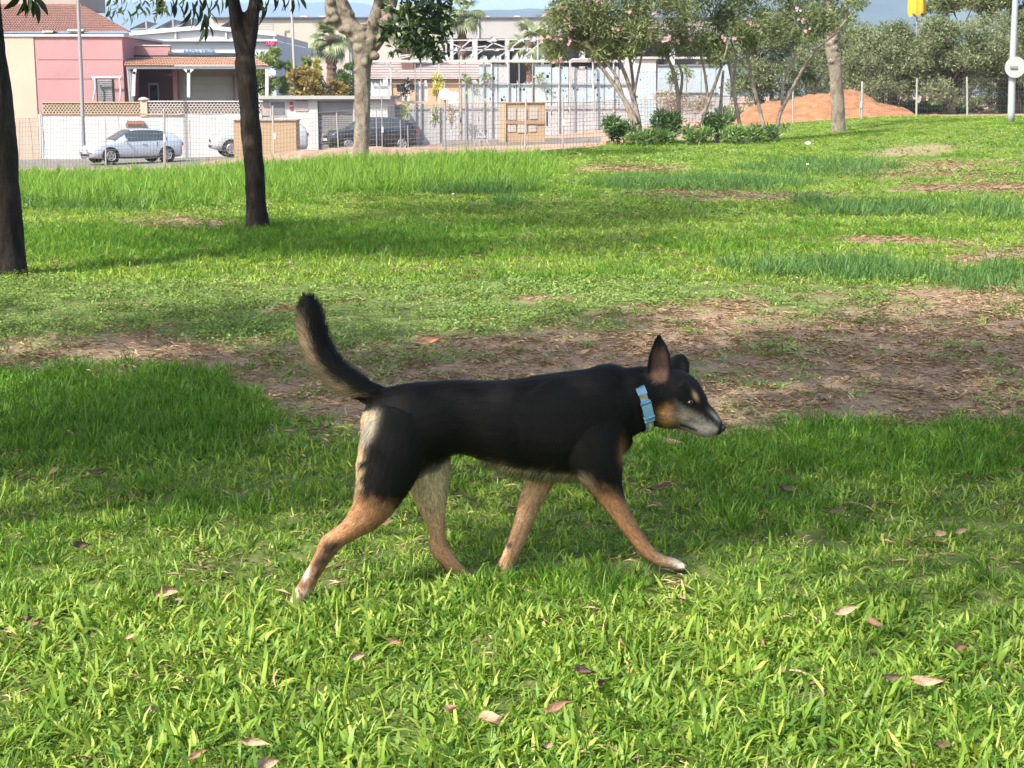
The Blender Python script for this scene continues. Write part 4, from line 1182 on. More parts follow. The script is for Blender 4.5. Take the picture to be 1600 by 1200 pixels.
shade_tree('broad-crowned tree right of the viewpoint shading the bare earth', 3.3, 6.0, 5.6, (2.7, .8), 3.0, 2.8, 43, 52, 220)

# oleanders
def oleander(label, stems, clumps, Y_, n_leaf, seed, flowers=()):
    b = on_ground(stems[0][0][0], Y_)
    t = thing('oleander', label, 'tree', tuple(b), group=None)
    mb = MB()
    for i, st in enumerate(stems):
        rows = [(px, py, hw) for px, py, hw in st]
        p_, r_ = spline(*pxpath(rows, Y_ + (i % 3 - 1) * .25)); mb.tube(p_, r_, 7)
    part('trunk', mb, M_bark_thin, t, smooth=True)
    cl = []
    for px, py, rx, ry, k in clumps:
        s_ = Y_ / FPX
        for j in range(3):
            rj = random.Random(seed * 100 + len(cl) + j)
            cl.append((at(px + rj.uniform(-.4, .4) * rx, py + rj.uniform(-.4, .4) * ry, Y_ + rj.uniform(-.7, .7)), (rx * s_ * .75, .55, ry * s_ * .75), int(n_leaf * k / 3)))
    o = part('crown', leaves(cl, .17, .034, seed, .1), L_oleander, t); tag(o, kind='stuff')
    if flowers:
        rg = random.Random(seed); mb = MB()
        for px, py in flowers:
            c = at(px, py, Y_ - .75 + rg.uniform(-.15, .15))
            for q in range(4):
                cc = c + Vector((rg.gauss(0, .045), rg.gauss(0, .04), rg.gauss(0, .035)))
                for k in range(5):
                    a_ = k * 1.2566 + rg.random(); u_ = Vector((math.cos(a_), -.35, math.sin(a_))) * .042; v_ = Vector((-math.sin(a_), 0, math.cos(a_))) * .018
                    mb.add([cc, cc + u_ * .6 - v_, cc + u_, cc + u_ * .6 + v_], [(0, 1, 2, 3)])
        tag(part('flowers', mb, M_pink, t), kind='stuff')
    return t
M_pink = leaf_mat('pink_petal', [(0, (.55, .30, .35)), (.5, (.66, .40, .45)), (1, (.72, .52, .56))], .3, .03)
oleander('pink-flowered oleander tree with arching pale stems at the lawn edge', [
    [(998, 212, 4.5), (988, 178, 4), (965, 140, 3.4), (938, 102, 2.8), (915, 62, 2)], [(1001, 212, 4.5), (994, 172, 4), (980, 125, 3), (962, 80, 2.4), (955, 40, 1.6)],
    [(1000, 210, 4), (992, 160, 3), (987, 110, 2.4), (978, 60, 1.8)], [(994, 208, 3), (976, 160, 2.6), (962, 118, 2.2), (930, 80, 1.6), (890, 60, 1.2)], [(990, 150, 2.2), (1000, 100, 1.8), (1010, 50, 1.4)]],
    [(880, 30, 34, 34, 1), (905, 60, 34, 30, 1), (930, 30, 36, 40, 1.2), (960, 60, 38, 32, 1.2), (985, 25, 36, 40, 1.2), (1010, 55, 30, 28, .9), (865, 65, 22, 20, .45), (900, -10, 40, 36, 1), (960, -20, 44, 40, 1), (1020, -10, 38, 36, .9), (940, 85, 24, 12, .35), (985, 80, 22, 16, .4), (872, 88, 20, 10, .2)],
    41.5, 1500, 51, [(857, 57), (869, 62), (888, 27), (893, 41), (870, 60), (918, 8), (934, 2), (941, 6), (983, 19), (1022, 20), (1018, 43), (1016, 56), (1045, 58), (1038, 62), (866, 96), (875, 94), (852, 22), (905, 5), (926, 0), (888, 67), (846, 62), (1033, 5), (961, 47), (915, 14), (880, 13)])
oleander('oleander with grey airy twigs beside the dry bush', [
    [(1089, 228, 3.5), (1098, 190, 3.2), (1106, 160, 3), (1118, 130, 2.4), (1130, 95, 1.8), (1140, 60, 1.2)], [(1058, 205, 3.6), (1060, 160, 3.4), (1054, 120, 3), (1040, 85, 2.4), (1020, 60, 1.6)], [(1060, 160, 2.6), (1066, 120, 2.2), (1056, 92, 1.8)], [(1106, 160, 2.4), (1102, 120, 2), (1094, 80, 1.4)]],
    [(1050, 45, 30, 30, .7), (1080, 25, 32, 34, .8), (1075, 70, 26, 20, .45), (1105, 60, 30, 30, .8), (1050, -10, 36, 30, .8), (1100, -10, 36, 34, .9), (1120, 90, 22, 16, .4), (1040, 80, 18, 12, .25)], 42.5, 1300, 52, [(1128, 58), (1089, 38), (1146, 60), (1078, 60), (1060, 64)])
oleander('slim two-stemmed oleander left of the orange mound', [
    [(1118, 228, 3.4), (1124, 195, 3), (1127, 150, 2.6), (1130, 110, 2)], [(1158, 205, 3), (1150, 165, 3), (1142, 115, 2.6), (1134, 80, 2), (1126, 40, 1.4)], [(1145, 130, 2), (1150, 90, 1.8), (1140, 60, 1.2)]],
    [(1130, 30, 30, 30, .8), (1155, 55, 28, 26, .7), (1125, 75, 24, 18, .5), (1150, 5, 34, 30, .8), (1165, -25, 34, 26, .7), (1185, 30, 22, 28, .5), (1175, 60, 18, 18, .4)], 43.0, 1300, 53, [(1170, 36), (1182, 40)])
oleander('leaning oleander with two bare stems in front of the mound', [
    [(1196, 212, 3.2), (1188, 175, 3), (1176, 130, 2.6), (1168, 90, 2), (1166, 50, 1.4)], [(1211, 214, 3.6), (1218, 180, 3.2), (1226, 162, 3), (1245, 125, 2.6), (1262, 95, 2.2), (1280, 74, 1.6), (1310, 50, 1)], [(1222, 165, 2.6), (1226, 120, 2.2), (1242, 90, 1.8), (1250, 60, 1.2)], [(1245, 85, 1.4), (1290, 66, 1.2), (1340, 10, .8)]],
    [(1240, 30, 30, 30, .7), (1270, 25, 28, 30, .7), (1262, 60, 26, 18, .4), (1295, 35, 24, 26, .5), (1230, 0, 34, 26, .7), (1280, -15, 38, 26, .8), (1215, 50, 20, 24, .4), (1322, 40, 16, 14, .12), (1330, 52, 10, 6, .05), (1335, 8, 20, 14, .25)], 43.6, 1200, 54, [(1253, 30), (1260, 48), (1248, 14)])
# pale pollard trunk on the right
D5 = 48.0
mb = MB()
for rows in ([(1310, 210, 12.5), (1310, 202, 11), (1309, 170, 10.5), (1307, 130, 10), (1304, 100, 10.5), (1300, 78, 10), (1298, 60, 9), (1296, 30, 8), (1290, -20, 7), (1280, -120, 6)], [(1300, 66, 7), (1312, 40, 5), (1322, 10, 4), (1335, -80, 4)]):
    p_, r_ = spline(*pxpath(rows, D5)); mb.tube(p_, r_, 12)
for px, py, s_ in [(1303, 76, 8), (1306, 86, 7), (1300, 96, 7), (1309, 92, 6), (1297, 68, 7), (1303, 62, 7)]:
    k = ball(at(px, py, D5 - .1), s_ * .02, s_ * .02, s_ * .014, 8); mb.add(k.v, k.f)
t5 = thing('pollarded_tree', 'pale straight pollarded trunk in front of the orange mound', 'tree', tuple(on_ground(1310, D5)))
part('trunk', organic(mb, .03, 2, .02, 7, 'trunk', 9), M_bark_pale, t5, smooth=True)
o = part('crown', leaves(crown_clumps((at(1290, 0, D5).x, D5, 6.2), (2.6, 2.2, 1.5), 40, .8, 120, 61) + [(at(1300, 10, D5), (.5, .4, .5), 260), (at(1322, 20, D5), (.35, .3, .35), 90)], .16, .06, 62), L_oleander, t5); tag(o, kind='stuff')

# low shrubs along the planting strip
for label, px, py, w_, h_, Y_, lm, n, sd in [('dark low shrub at the left end of the planting strip', 972, 226, 52, 42, 41.0, L_shrub, 1500, 1), ('light green low shrub between two dark shrubs', 1015, 228, 70, 26, 40.5, L_shrub2, 1300, 2),
        ('largest dark shrub behind the light green one', 1040, 222, 56, 46, 42.0, L_shrub, 1700, 3), ('small light shrub behind the slanting pale stem', 1088, 228, 44, 30, 41.0, L_shrub2, 900, 4),
        ('dark shrub between the two slim oleander stems', 1118, 220, 46, 40, 42.4, L_shrub, 1300, 5), ('fresh green fern-like shrub below the mound', 1163, 230, 60, 34, 41.2, L_shrub2, 1500, 6), ('thin twiggy shrub at the foot of the leaning oleander', 1208, 222, 34, 28, 42.6, L_shrub, 380, 7)]:
    b = at(px, py, Y_); s_ = Y_ / FPX; rg_ = random.Random(sd)
    t = thing('shrub', label, 'shrub', tuple(b), group='low shrubs under the oleanders')
    mb = MB(); cl = []
    for k in range(9):
        tip = b + Vector((rg_.uniform(-.42, .42) * w_ * s_, rg_.uniform(-.3, .3), rg_.uniform(.45, .85) * h_ * s_))
        limb(mb, b + Vector((rg_.uniform(-.1, .1), 0, -.05)), tip, .012, .005, sd * 20 + k, 4, sides=5)
        cl.append((tip + Vector((0, 0, -.06)), (w_ * s_ * .2, .22, h_ * s_ * .3), n // 9))
    part('stem', mb, M_bark_thin, t)
    tag(part('foliage', leaves(cl, .15, .038, 700 + sd, .8, 'foliage', .9), lm, t), kind='stuff')

# olives
def olive(label, px, base_py, Y_, rx, top_py, seed, n=46, per=230, lsz=.16, trunks=3, lm=None, low=.13, cat='tree', name='olive_tree'):
    b = at(px, base_py, Y_); s_ = Y_ / FPX; top = at(px, top_py, Y_)
    t = thing(name, label, cat, tuple(b)); mb = MB(); rg_ = random.Random(seed)
    hgt = top.z - b.z; c = Vector((b.x, b.y, b.z + hgt * (.5 + low * .45))); r3 = (rx * s_, rx * s_ * .9, hgt * (.5 - low * .42))
    cl = crown_clumps(c, r3, n, rx * s_ * .30, per, seed, -.9)
    for k in range(trunks):
        fx = b + Vector((rg_.uniform(-.3, .3), rg_.uniform(-.2, .2), -.1)); md_ = b + Vector((rg_.uniform(-.9, .9), rg_.uniform(-.5, .5), hgt * .3))
        mb.tube([fx, fx.lerp(md_, .5) + Vector((rg_.uniform(-.1, .1), 0, 0)), md_], [.20, .15, .11], 8)
        for j in range(5): limb(mb, md_, cl[(k * 5 + j) % len(cl)][0], .08, .015, seed * 9 + k * 5 + j, sag=.03)
    part('trunk', mb, M_bark_olive, t, smooth=True)
    tag(part('crown', leaves(cl, lsz, lsz * .36, seed, .5), lm or L_olive, t), kind='stuff')
    return t
olive('large silvery olive tree directly right of the pale trunk', 1385, 190, 70, 72, 34, 81, 64, 420)
olive('broad olive tree between the two right-hand fence posts', 1490, 186, 69, 78, 26, 82, 66, 420)
olive('olive tree behind the round traffic sign', 1600, 186, 70, 74, 20, 83, 60, 420)
olive('greyish olive tree behind the slim oleanders', 1205, 196, 74, 70, 24, 84, 60, 400)
olive('olive tree behind the mound left of the pale trunk', 1285, 190, 78, 60, 44, 85, 44, 280)
olive('dense olive tree in the second row near the yellow parasol', 1440, 184, 82, 66, 30, 86, 46, 260, .17)
olive('dense olive tree in the second row at the right border', 1555, 184, 84, 66, 18, 87, 46, 260, .17)
olive('olive tree just outside the right border', 1700, 184, 72, 74, 26, 88, 40, 240, .17)
olive('dark olive in the second row above the mound', 1335, 186, 86, 60, 30, 89, 42, 260, .17)
olive('grey-green tree behind the dry bush', 1120, 196, 88, 50, 30, 90, 34, 240, .17)
for label, px, tp, rx, sd in [('dark pine crown above the olives at the upper right', 1500, -34, 55, 95), ('second dark pine at the upper right corner', 1590, -46, 50, 96)]:
    olive(label, px, 170, 100, rx, tp, sd, 40, 260, .3, 1, L_pine, .75, name='pine_tree')
for label, px, py, rx, tp, sd in [('low dark bush under the olives beside the right fence post', 1470, 190, 36, 158, 111), ('low bush under the olives left of the lamp post', 1545, 188, 40, 152, 112), ('low dark bush behind the right foot of the mound', 1415, 192, 40, 160, 113), ('low bush at the right border under the olives', 1620, 188, 40, 150, 114), ('dark bush behind the left foot of the mound', 1150, 205, 40, 168, 115), ('dark bush under the olive left of the pale trunk', 1250, 200, 60, 158, 116), ('second dark bush behind the mound crest', 1350, 195, 60, 150, 117)]:
    olive(label, px, py, 73, rx, tp, sd, 22, 210, .17, 2, L_shrub if sd % 2 else L_olive, .02, cat='bush', name='bush')
# green trees by the warehouse
olive('yellowish green round tree behind the porch roof', 425, 170, 96, 35, 77, 97, 30, 300, .22, 2, L_citrus, .1, name='round_tree')
olive('small green tree left of the first palm', 482, 165, 98, 22, 86, 98, 18, 240, .22, 2, L_citrus, .1, name='round_tree')
olive('dark green tree hidden half behind the pollarded trunk', 552, 165, 98, 24, 94, 99, 20, 240, .2, 2, L_shrub, .1, name='round_tree')
olive('amber-leaved bush behind the white garage', 480, 168, 92, 30, 106, 100, 22, 220, .3, 2, L_amber, .1, cat='bush', name='amber_bush')
olive('yellow upright bush beside the first palm', 492, 160, 97, 11, 88, 101, 9, 220, .2, 1, leaf_mat('yellow_leaf', [(.1, (.3, .28, .04)), (.9, (.5, .46, .10))], .3, .05), .1, cat='bush', name='yellow_bush')
olive('amber bush right of the first palm', 528, 166, 93, 16, 122, 102, 10, 200, .26, 1, L_amber, .1, cat='bush', name='amber_bush')

# fan palms
def frond_mesh(L_, seed):
    rg = random.Random(seed); vs = []; fs = []
    mb = MB(); mb.tube([(0, 0, 0), (L_ * .35, 0, .04), (L_ * .6, 0, .0)], [.03, .02, .015], 4)
    n = 22; vs = list(mb.v); fs = list(mb.f); h = Vector((L_ * .6, 0, 0))
    for k in range(n):
        a_ = (k / (n - 1) - .5) * 4.0; l = L_ * .55 * (.75 + .35 * math.cos(a_)) * rg.uniform(.85, 1.1)
        d = Vector((math.cos(a_), math.sin(a_), 0)); sd = Vector((-d.y, d.x, 0)) * L_ * .028; o = len(vs)
        vs += [tuple(h), tuple(h + d * l * .5 - sd + Vector((0, 0, .05))), tuple(h + d * l * .5 + sd + Vector((0, 0, .05))), tuple(h + d * l + Vector((0, 0, -.35 * l)))]
        fs += [(o, o + 1, o + 2), (o + 1, o + 3, o + 2)]
    me = bpy.data.meshes.new('frond'); me.from_pydata(vs, [], fs); me.update(); me.materials.append(L_palm)
    a_ = me.attributes.new('rnd', 'FLOAT_COLOR', 'POINT'); a_.data.foreach_set('color', np.array([[rg.random(), 0, 0, 1] for _ in vs], np.float32).ravel())
    return me
FR = [frond_mesh(1.7, 1), frond_mesh(1.5, 2)]
def palm(label, px, base_py, crown_py, Y_, hw, seed, n=34, size=1.0):
    b = at(px, base_py, Y_); c = at(px, crown_py, Y_); t = thing('fan_palm', label, 'palm', tuple(b), group='fan palms behind the greenhouse frame')
    rg = random.Random(seed); pts = []; rr = []; N = 26
    for i in range(N + 1):
        f = i / N; pts.append(b.lerp(c, f)); rr.append(hw * Y_ / FPX * (1.0 + .16 * (i % 2) + .15 * math.sin(f * 9)) * rg.uniform(.95, 1.08))
    mb = MB(); mb.tube(pts, rr, 9)
    part('trunk', mb, M_bark_palm, t)
    for k in range(n):
        o = bpy.data.objects.new('frond', FR[k % 2]); COL.objects.link(o)
        el = rg.uniform(-.75, 1.25) if k > 5 else rg.uniform(-1.1, -.6)
        o.location = c + Vector((0, 0, rg.uniform(-.15, .2))); o.rotation_euler = Euler((rg.uniform(-.5, .5), -el, k * 2.399 + rg.uniform(-.2, .2)), 'XYZ')
        s_ = size * rg.uniform(.85, 1.15); o.scale = (s_, s_, s_); o.parent = t; o.matrix_parent_inverse = wmat(t).inverted()
palm('fan palm left of the pollarded tree', 518, 170, 58, 100, 8, 1)
palm('tallest fan palm above the steel trusses', 722, 170, 20, 104, 6.5, 2, 38, 1.0)
palm('short fan palm left of the flowering oleander', 828, 160, 66, 102, 6, 3, 26, .95)
palm('fan palm hidden behind the dark pollard leaves', 634, 170, 44, 100, 7.5, 4, 30, .95)
# ------------------------------------------------------------------ buildings
_pm0 = pmat
def pmat(name, col, *a_, **k_):
    k = .58
    if k_.get('dirt'): k_['dirt'] = tuple(c * k for c in k_['dirt'])
    return _pm0(name, tuple(c * k for c in col), *a_, **k_)
def bpx(px0, py0, px1, py1, Y_, depth, mb=None):
    """box whose front face at distance Y_ covers the given sheet rectangle"""
    mb = mb or MB(); pm = (py0 + py1) / 2
    a_ = at(px0, pm, Y_); b_ = at(px1, pm, Y_)
    return mb.box(a_.x, b_.x, Y_, Y_ + depth, at(px0, py1, Y_).z, at(px0, py0, Y_).z)
def text_mesh(s_, size, name, extr=.02):
    cu = bpy.data.curves.new('txt', 'FONT'); cu.body = s_; cu.size = size; cu.extrude = extr; cu.align_x = 'LEFT'
    o = bpy.data.objects.new('txt', cu); COL.objects.link(o)
    me = bpy.data.meshes.new_from_object(o.evaluated_get(bpy.context.evaluated_depsgraph_get())); me.name = name
    bpy.data.objects.remove(o)
    me.materials.clear(); me.transform(Matrix.Rotation(math.pi / 2, 4, 'X'))
    return me
M_pinkw = pmat('pink_render', (.56, .30, .30), .9, .05, .8, .25, 30, dirt=(.46, .25, .24))
M_creamw = pmat('cream_render', (.62, .52, .40), .9, .05, .8, .25, 30)
M_whitew = pmat('white_wall', (.72, .70, .67), .9, .05, .6, .25, 20, dirt=(.6, .57, .53))
M_whitep = pmat('white_paint', (.76, .76, .75), .6, .04, 3)
M_beigew = pmat('beige_concrete', (.58, .52, .44), .9, .05, .4, .2, 10)
M_greyw = pmat('grey_concrete', (.48, .47, .46), .9, .06, .5, .2, 10)
M_tile = pmat('roof_tile', (.26, .135, .105), .85, .3, 4, .4, 30)
M_tile2 = pmat('porch_tile', (.50, .27, .17), .85, .25, 4, .4, 30)
M_lat = pmat('lattice_block', (.60, .47, .33), .9, .1, 5, .2, 30)
M_lat2 = pmat('lattice_block_pale', (.58, .52, .47), .9, .1, 5, .2, 30)
M_dark = pmat('dark_opening', (.03, .03, .032), .6, .2, 3)
M_shut = pmat('grey_shutter', (.20, .20, .205), .6, .08, 4)
M_shut2 = pmat('roller_door_grey', (.30, .30, .305), .6, .08, 4)
M_glassb = glass_mat('window_glass', (.05, .07, .09), .15)
M_galv = pmat('galvanised_steel', (.42, .42, .42), .5, .15, 20, metal=.4)
M_wire = pmat('fence_wire', (.22, .21, .20), .6, .2, 5, metal=.3)
M_conc = pmat('concrete_post', (.46, .44, .41), .9, .12, 8, .2)
M_brown = pmat('brown_wall', (.22, .13, .11), .9, .1, 2)
M_ltgrey = pmat('light_grey_panel', (.50, .48, .45), .8, .05, 2)
M_tarp = pmat('dark_tarpaulin', (.045, .05, .058), .6, .3, 5, .4)
M_orange = pmat('orange_render', (.62, .43, .27), .9, .08, 2)
M_slat = pmat('mauve_grey_roof', (.44, .37, .35), .85, .15, 3, .3)

def tile_roof(name, A0, A1, B0, B1, cols, rows, mat, parent, amp=.05, hip=None):
    """barrel-tiled slope from eave A0-A1 up to ridge B0-B1, real waves and stepped rows"""
    A0, A1, B0, B1 = map(Vector, (A0, A1, B0, B1)); n = cols * 4; vs = []; fs = []
    up = (A1 - A0).cross(B0 - A0).normalized()
    if up.z < 0: up = -up
    for r_ in range(rows):
        for e in (0, 1):
            t = (r_ + (1.04 if e else 0)) / rows
            for i in range(n + 1):
                s_ = i / n; p = A0.lerp(A1, s_).lerp(B0.lerp(B1, s_), min(t, 1))
                h = amp * (abs(math.sin(math.pi * s_ * cols)) ** .8) + (.035 if e == 0 else .0)
                vs.append(p + up * h)
        o = r_ * 2 * (n + 1)
        for i in range(n): fs.append((o + i, o + i + 1, o + n + 2 + i, o + n + 1 + i))
        if r_:
            q = o - (n + 1)
            for i in range(n): fs.append((q + i, q + i + 1, o + i + 1, o + i))
    return part(name, MB().add(vs, fs), mat, parent)
DH = 78.0
house = thing('pink_house', 'pink rendered house with brown tiled roof and tiled porch', 'house', tuple(at(130, 240, DH)))
part('wall', bpx(58, 57, 195, 262, DH, 9), M_pinkw, house)
part('side_wall', bpx(-70, 57, 57.6, 262, DH - .05, 9), M_creamw, house)
part('coping', bpx(-70, 53.5, 193, 57, DH - .12, 9.1), M_whitep, house)
for py in (92.5, 122.5): part('band', bpx(58.5, py, 194, py + .7, DH - .02, .05), pmat('band_pink', (.47, .2, .21), .9), house)
rf = tile_roof('roof', at(-90, 53, DH + .3), at(201, 50, DH + .3), at(-90, 10, DH + 6), at(128, 10, DH + 6), 62, 15, M_tile, house)
tile_roof('roof_hip', at(201, 50, DH + .3), at(204, 52, DH + 9), at(128, 10, DH + 6), at(128.5, 10, DH + 6.3), 24, 15, M_tile, house)
part('ridge', MB().tube([at(-90, 9.5, DH + 6), at(128, 9.5, DH + 6)], .12, 8), M_tile, house)
part('fascia', bpx(-90, 51.5, 200, 54, DH + .35, .2), M_brown, house)
part('upper_wall', bpx(-90, -40, 118, 11, DH + 6.2, 6), pmat('upper_render', (.50, .42, .36), .9, .06, 1), house)
part('eave_trim', bpx(-90, 9.5, 118, 12.0, DH + 6.0, .2), M_whitep, house)
for x0, x1, y0 in ((66, 82, 48), (105, 130, 46)):
    ch = part('chimney', bpx(x0 + 3, y0 + 3, x1 - 3, 57, DH + .4, .5), M_whitep, house); part('cap', bpx(x0, y0, x1, y0 + 2.5, DH + .2, .9), M_whitep, ch)
def shutter(px0, py0, px1, py1, Y_, n, mat, parent, name='shutter'):
    a_ = at(px0, py0, Y_); b_ = at(px1, py1, Y_); mb = MB(); h = (a_.z - b_.z) / n
    for i in range(n):
        z = b_.z + i * h; mb.add([(a_.x, Y_, z), (b_.x, Y_, z), (b_.x, Y_ + .03, z + h * .95), (a_.x, Y_ + .03, z + h * .95), (a_.x, Y_ + .03, z + h), (b_.x, Y_ + .03, z + h)], [(0, 1, 2, 3)])
    mb.box(a_.x, b_.x, Y_ + .035, Y_ + .06, b_.z, a_.z)
    return part(name, mb, mat, parent)
w_ = part('window', bpx(150.5, 122.8, 177.5, 160, DH - .05, .05), M_dark, house); shutter(152, 124, 176, 159, DH - .09, 12, M_shut, w_)
fr = MB()
for a_, b_ in (((143, 121), (190, 120.5)), ((148, 121), (149, 138)), ((149, 138), (145.5, 157)), ((187, 121), (188.5, 138)), ((188.5, 138), (187.5, 157)), ((143, 118), (146, 124)), ((190, 118), (187, 124))):
    fr.tube([at(*a_, DH - .45), at(*b_, DH - .45)], .045, 6)
part('awning_frame', fr, M_whitep, house)
# porch
DP_ = 76.2
tile_roof('porch_roof', at(194, 104, DP_), at(422, 104, DP_), at(196, 90, DP_ + 4.2), at(398, 91, DP_ + 4.2), 52, 5, M_tile2, house, .045)
part('porch_roof_end', MB().add([at(422, 104, DP_), at(398, 91, DP_ + 4.2), at(404, 104, DP_ + 5)], [(0, 1, 2)]), M_tile2, house)
part('beam', bpx(197, 103.5, 421, 107.6, DP_ + .15, .2), M_whitep, house)
pm = MB()
for a_, b_ in (((212, 106), (210, 116)), ((210, 112), (209, 150)), ((295, 106), (295, 152)), ((288.5, 107), (295, 113)), ((301.5, 107), (295, 113)), ((417.5, 106), (417, 150))):
    part('post', MB().bar(at(*a_, DP_ + .2), at(*b_, DP_ + .2), .15), M_whitep, house)
for px in (200.5, 204): part('drain_pipe', MB().tube([at(px, 106, DP_ + .6), at(px + 4, 160, DP_ + .6)], .09, 8), M_galv, house)
part('porch_wall', bpx(196, 100, 272, 200, DP_ + 5.0, .3), M_brown, house)
part('porch_pier', bpx(271, 104, 278, 200, DP_ + 3.2, .5), M_pinkw, house)
part('porch_back', bpx(276.5, 104, 372, 200, DP_ + 3.5, .3), M_ltgrey, house)
g = part('garage_door', bpx(300, 119.5, 364.5, 165, DP_ + 3.42, .06), pmat('garage_panel', (.53, .52, .48), .7, .04, 2), house)
for py in (131, 142, 153): part('panel_joint', bpx(300.5, py, 364, py + .35, DP_ + 3.40, .03), pmat('joint_grey', (.36, .35, .33), .8), g)
part('garage_jamb', bpx(364.8, 118, 366.2, 165, DP_ + 3.40, .08), M_shut, house)
part('side_pier', bpx(367, 104, 376, 200, DP_ + 3.0, .6), pmat('mauve_render', (.45, .32, .31), .9), house)
d_ = part('door_frame', bpx(232, 129.5, 248.5, 175, DP_ + 4.9, .08), M_ltgrey, house); part('door', bpx(234.8, 133, 246, 175, DP_ + 4.86, .05), M_dark, d_)
part('parapet', bpx(195.5, 71, 266, 90, DP_ + 4.4, .3), M_pinkw, house); part('parapet_coping', bpx(195.5, 70.2, 266.5, 71.6, DP_ + 4.35, .4), M_whitep, house)
tb = thing('rolled_tarpaulin', 'dark rolled tarpaulin lying along the top of the porch roof', 'tarpaulin', tuple(at(315, 88, DP_ + 4.3)))
part('roll', MB().tube([at(263.5, 84, DP_ + 4.2), at(272, 85.6, DP_ + 4.2), at(330, 86, DP_ + 4.2), at(372, 86.2, DP_ + 4.2)], [.15, .11, .11, .10], 10), M_tarp, tb, smooth=True)
part('fold', bpx(197, 86.2, 372, 88.6, DP_ + 4.1, .2), M_tarp, tb)
# garden wall with pierced blocks
DW = 74.0
gw = thing('garden_wall', 'white boundary wall topped with pierced cream blocks behind silver car', 'wall', tuple(at(230, 250, DW)))
part('wall', bpx(62, 178.5, 410, 275, DW, .25), M_whitew, gw)
part('side_wall', bpx(-80, 184, 61.6, 275, DW + .02, .25), pmat('peach_wall', (.62, .47, .37), .9, .07, 1), gw)
part('ledge', bpx(64, 177, 226, 179, DW - .06, .35), pmat('brick_ledge', (.44, .28, .19), .9, .15, 6), gw)
part('ledge', bpx(226, 178, 286, 180, DW - .08, .38), pmat('pale_ledge', (.55, .4, .29), .9, .12, 6), gw)
def lattice(px0, py0, px1, py1, Y_, nx_, nz_, mat):
    mb = MB(); a_ = at(px0, py0, Y_); b_ = at(px1, py1, Y_); W_ = b_.x - a_.x; Hh = a_.z - b_.z
    for i in range(nz_ + 1):
        z = b_.z + Hh * i / nz_; mb.box(a_.x, b_.x, Y_, Y_ + .16, z - .016, z + .016)
    for j in range(nz_):
        for i in range(nx_ + 1):
            x = a_.x + W_ * (i + (.5 if j % 2 else 0)) / nx_
            if x > b_.x: continue
            z0 = b_.z + Hh * j / nz_ + .016; mb.box(x - .03, x + .03, Y_ + .012, Y_ + .148, z0, z0 + Hh / nz_ - .032)
    mb.box(a_.x, b_.x, Y_ + .165, Y_ + .19, b_.z, a_.z)
    return mb
tag(part('pierced_blocks', lattice(66, 161, 218, 177, DW + .02, 30, 5, M_lat), M_lat, gw), kind='stuff')
tag(part('pierced_blocks', lattice(230, 159.5, 408, 177, DW + .02, 34, 5, M_lat2), M_lat2, gw), kind='stuff')
part('coping', bpx(65, 159.2, 219, 160.8, DW - .02, .26), M_lat, gw); part('coping', bpx(229, 157.5, 410, 159.2, DW - .02, .26), M_whitep, gw)
pl_ = part('pillar', bpx(219, 157, 230, 182, DW - .05, .36), M_creamw, gw)
c = at(224.5, 157, DW + .13)
part('cap', MB().lathe([(.26, 0), (.28, .05), (.2, .11), (.1, .15), (.02, .16)], c, 12), M_creamw, pl_)
mb_ = thing('meter_niche', 'little red-tiled meter housing above the silver car', 'meter box', tuple(at(211, 205, DW - .3)))
part('housing', bpx(199, 195, 223, 214, DW - .3, .29), M_creamw, mb_); part('hatch', bpx(203, 197, 221, 203, DW - .33, .03), pmat('hatch_beige', (.5, .4, .28), .7), mb_)
part('tiled_cap', MB().add([at(197, 193.5, DW - .5), at(226, 193.5, DW - .5), at(224, 188.5, DW - .02), at(199, 188.5, DW - .02), at(197, 194.7, DW - .5), at(226, 194.7, DW - .5)], [(0, 1, 2, 3), (4, 5, 1, 0), (1, 5, 2), (0, 3, 4)]), pmat('red_cap', (.26, .11, .09), .8, .2, 8), mb_)
part('orange_side', bpx(196.5, 192, 200.5, 200, DW - .34, .3), pmat('orange_brick', (.42, .22, .14), .85, .15, 9), mb_)
# white garage building
DG = 75.0
ga = thing('white_garage', 'low white garage with grey roller door behind the pollarded tree', 'garage', tuple(at(500, 245, DG)))
part('wall', bpx(405, 155, 497, 262, DG, 5), M_whitew, ga); part('wall', bpx(552.5, 155, 606, 262, DG, 5), M_whitew, ga); part('lintel', bpx(497, 155, 552.5, 158, DG, 5), M_whitew, ga)
part('roof_slab', bpx(402, 149.5, 610, 155, DG - .35, 5.6), M_greyw, ga)
part('parapet_face', bpx(404, 155.2, 498, 157.5, DG - .05, .05), M_whitep, ga)
dd = part('roller_door', bpx(497, 158, 552.5, 176, DG + .15, .1), M_shut2, ga); shutter(497.3, 176, 552.2, 262, DG + .18, 26, M_shut, dd, 'slats')
w_ = part('window', bpx(421, 157.5, 447, 182, DG - .03, .06), M_whitep, ga); part('shutter', bpx(423, 159.5, 445, 179.5, DG - .06, .04), M_shut, w_)
part('vent_grille', lattice(461, 157, 481, 173, DG - .05, 6, 4, M_lat2), M_lat2, ga)
sgn_ = part('sign', bpx(452.5, 159, 458, 172, DG - .05, .03), pmat('sign_red', (.45, .05, .08), .5), ga); part('sign_band', bpx(453, 164.5, 457.5, 166.5, DG - .07, .02), M_whitep, sgn_)
part('quoin', bpx(405.5, 157.5, 420, 181, DG - .04, .05), pmat('pinkish_stone', (.58, .47, .41), .9, .1, 5), ga)
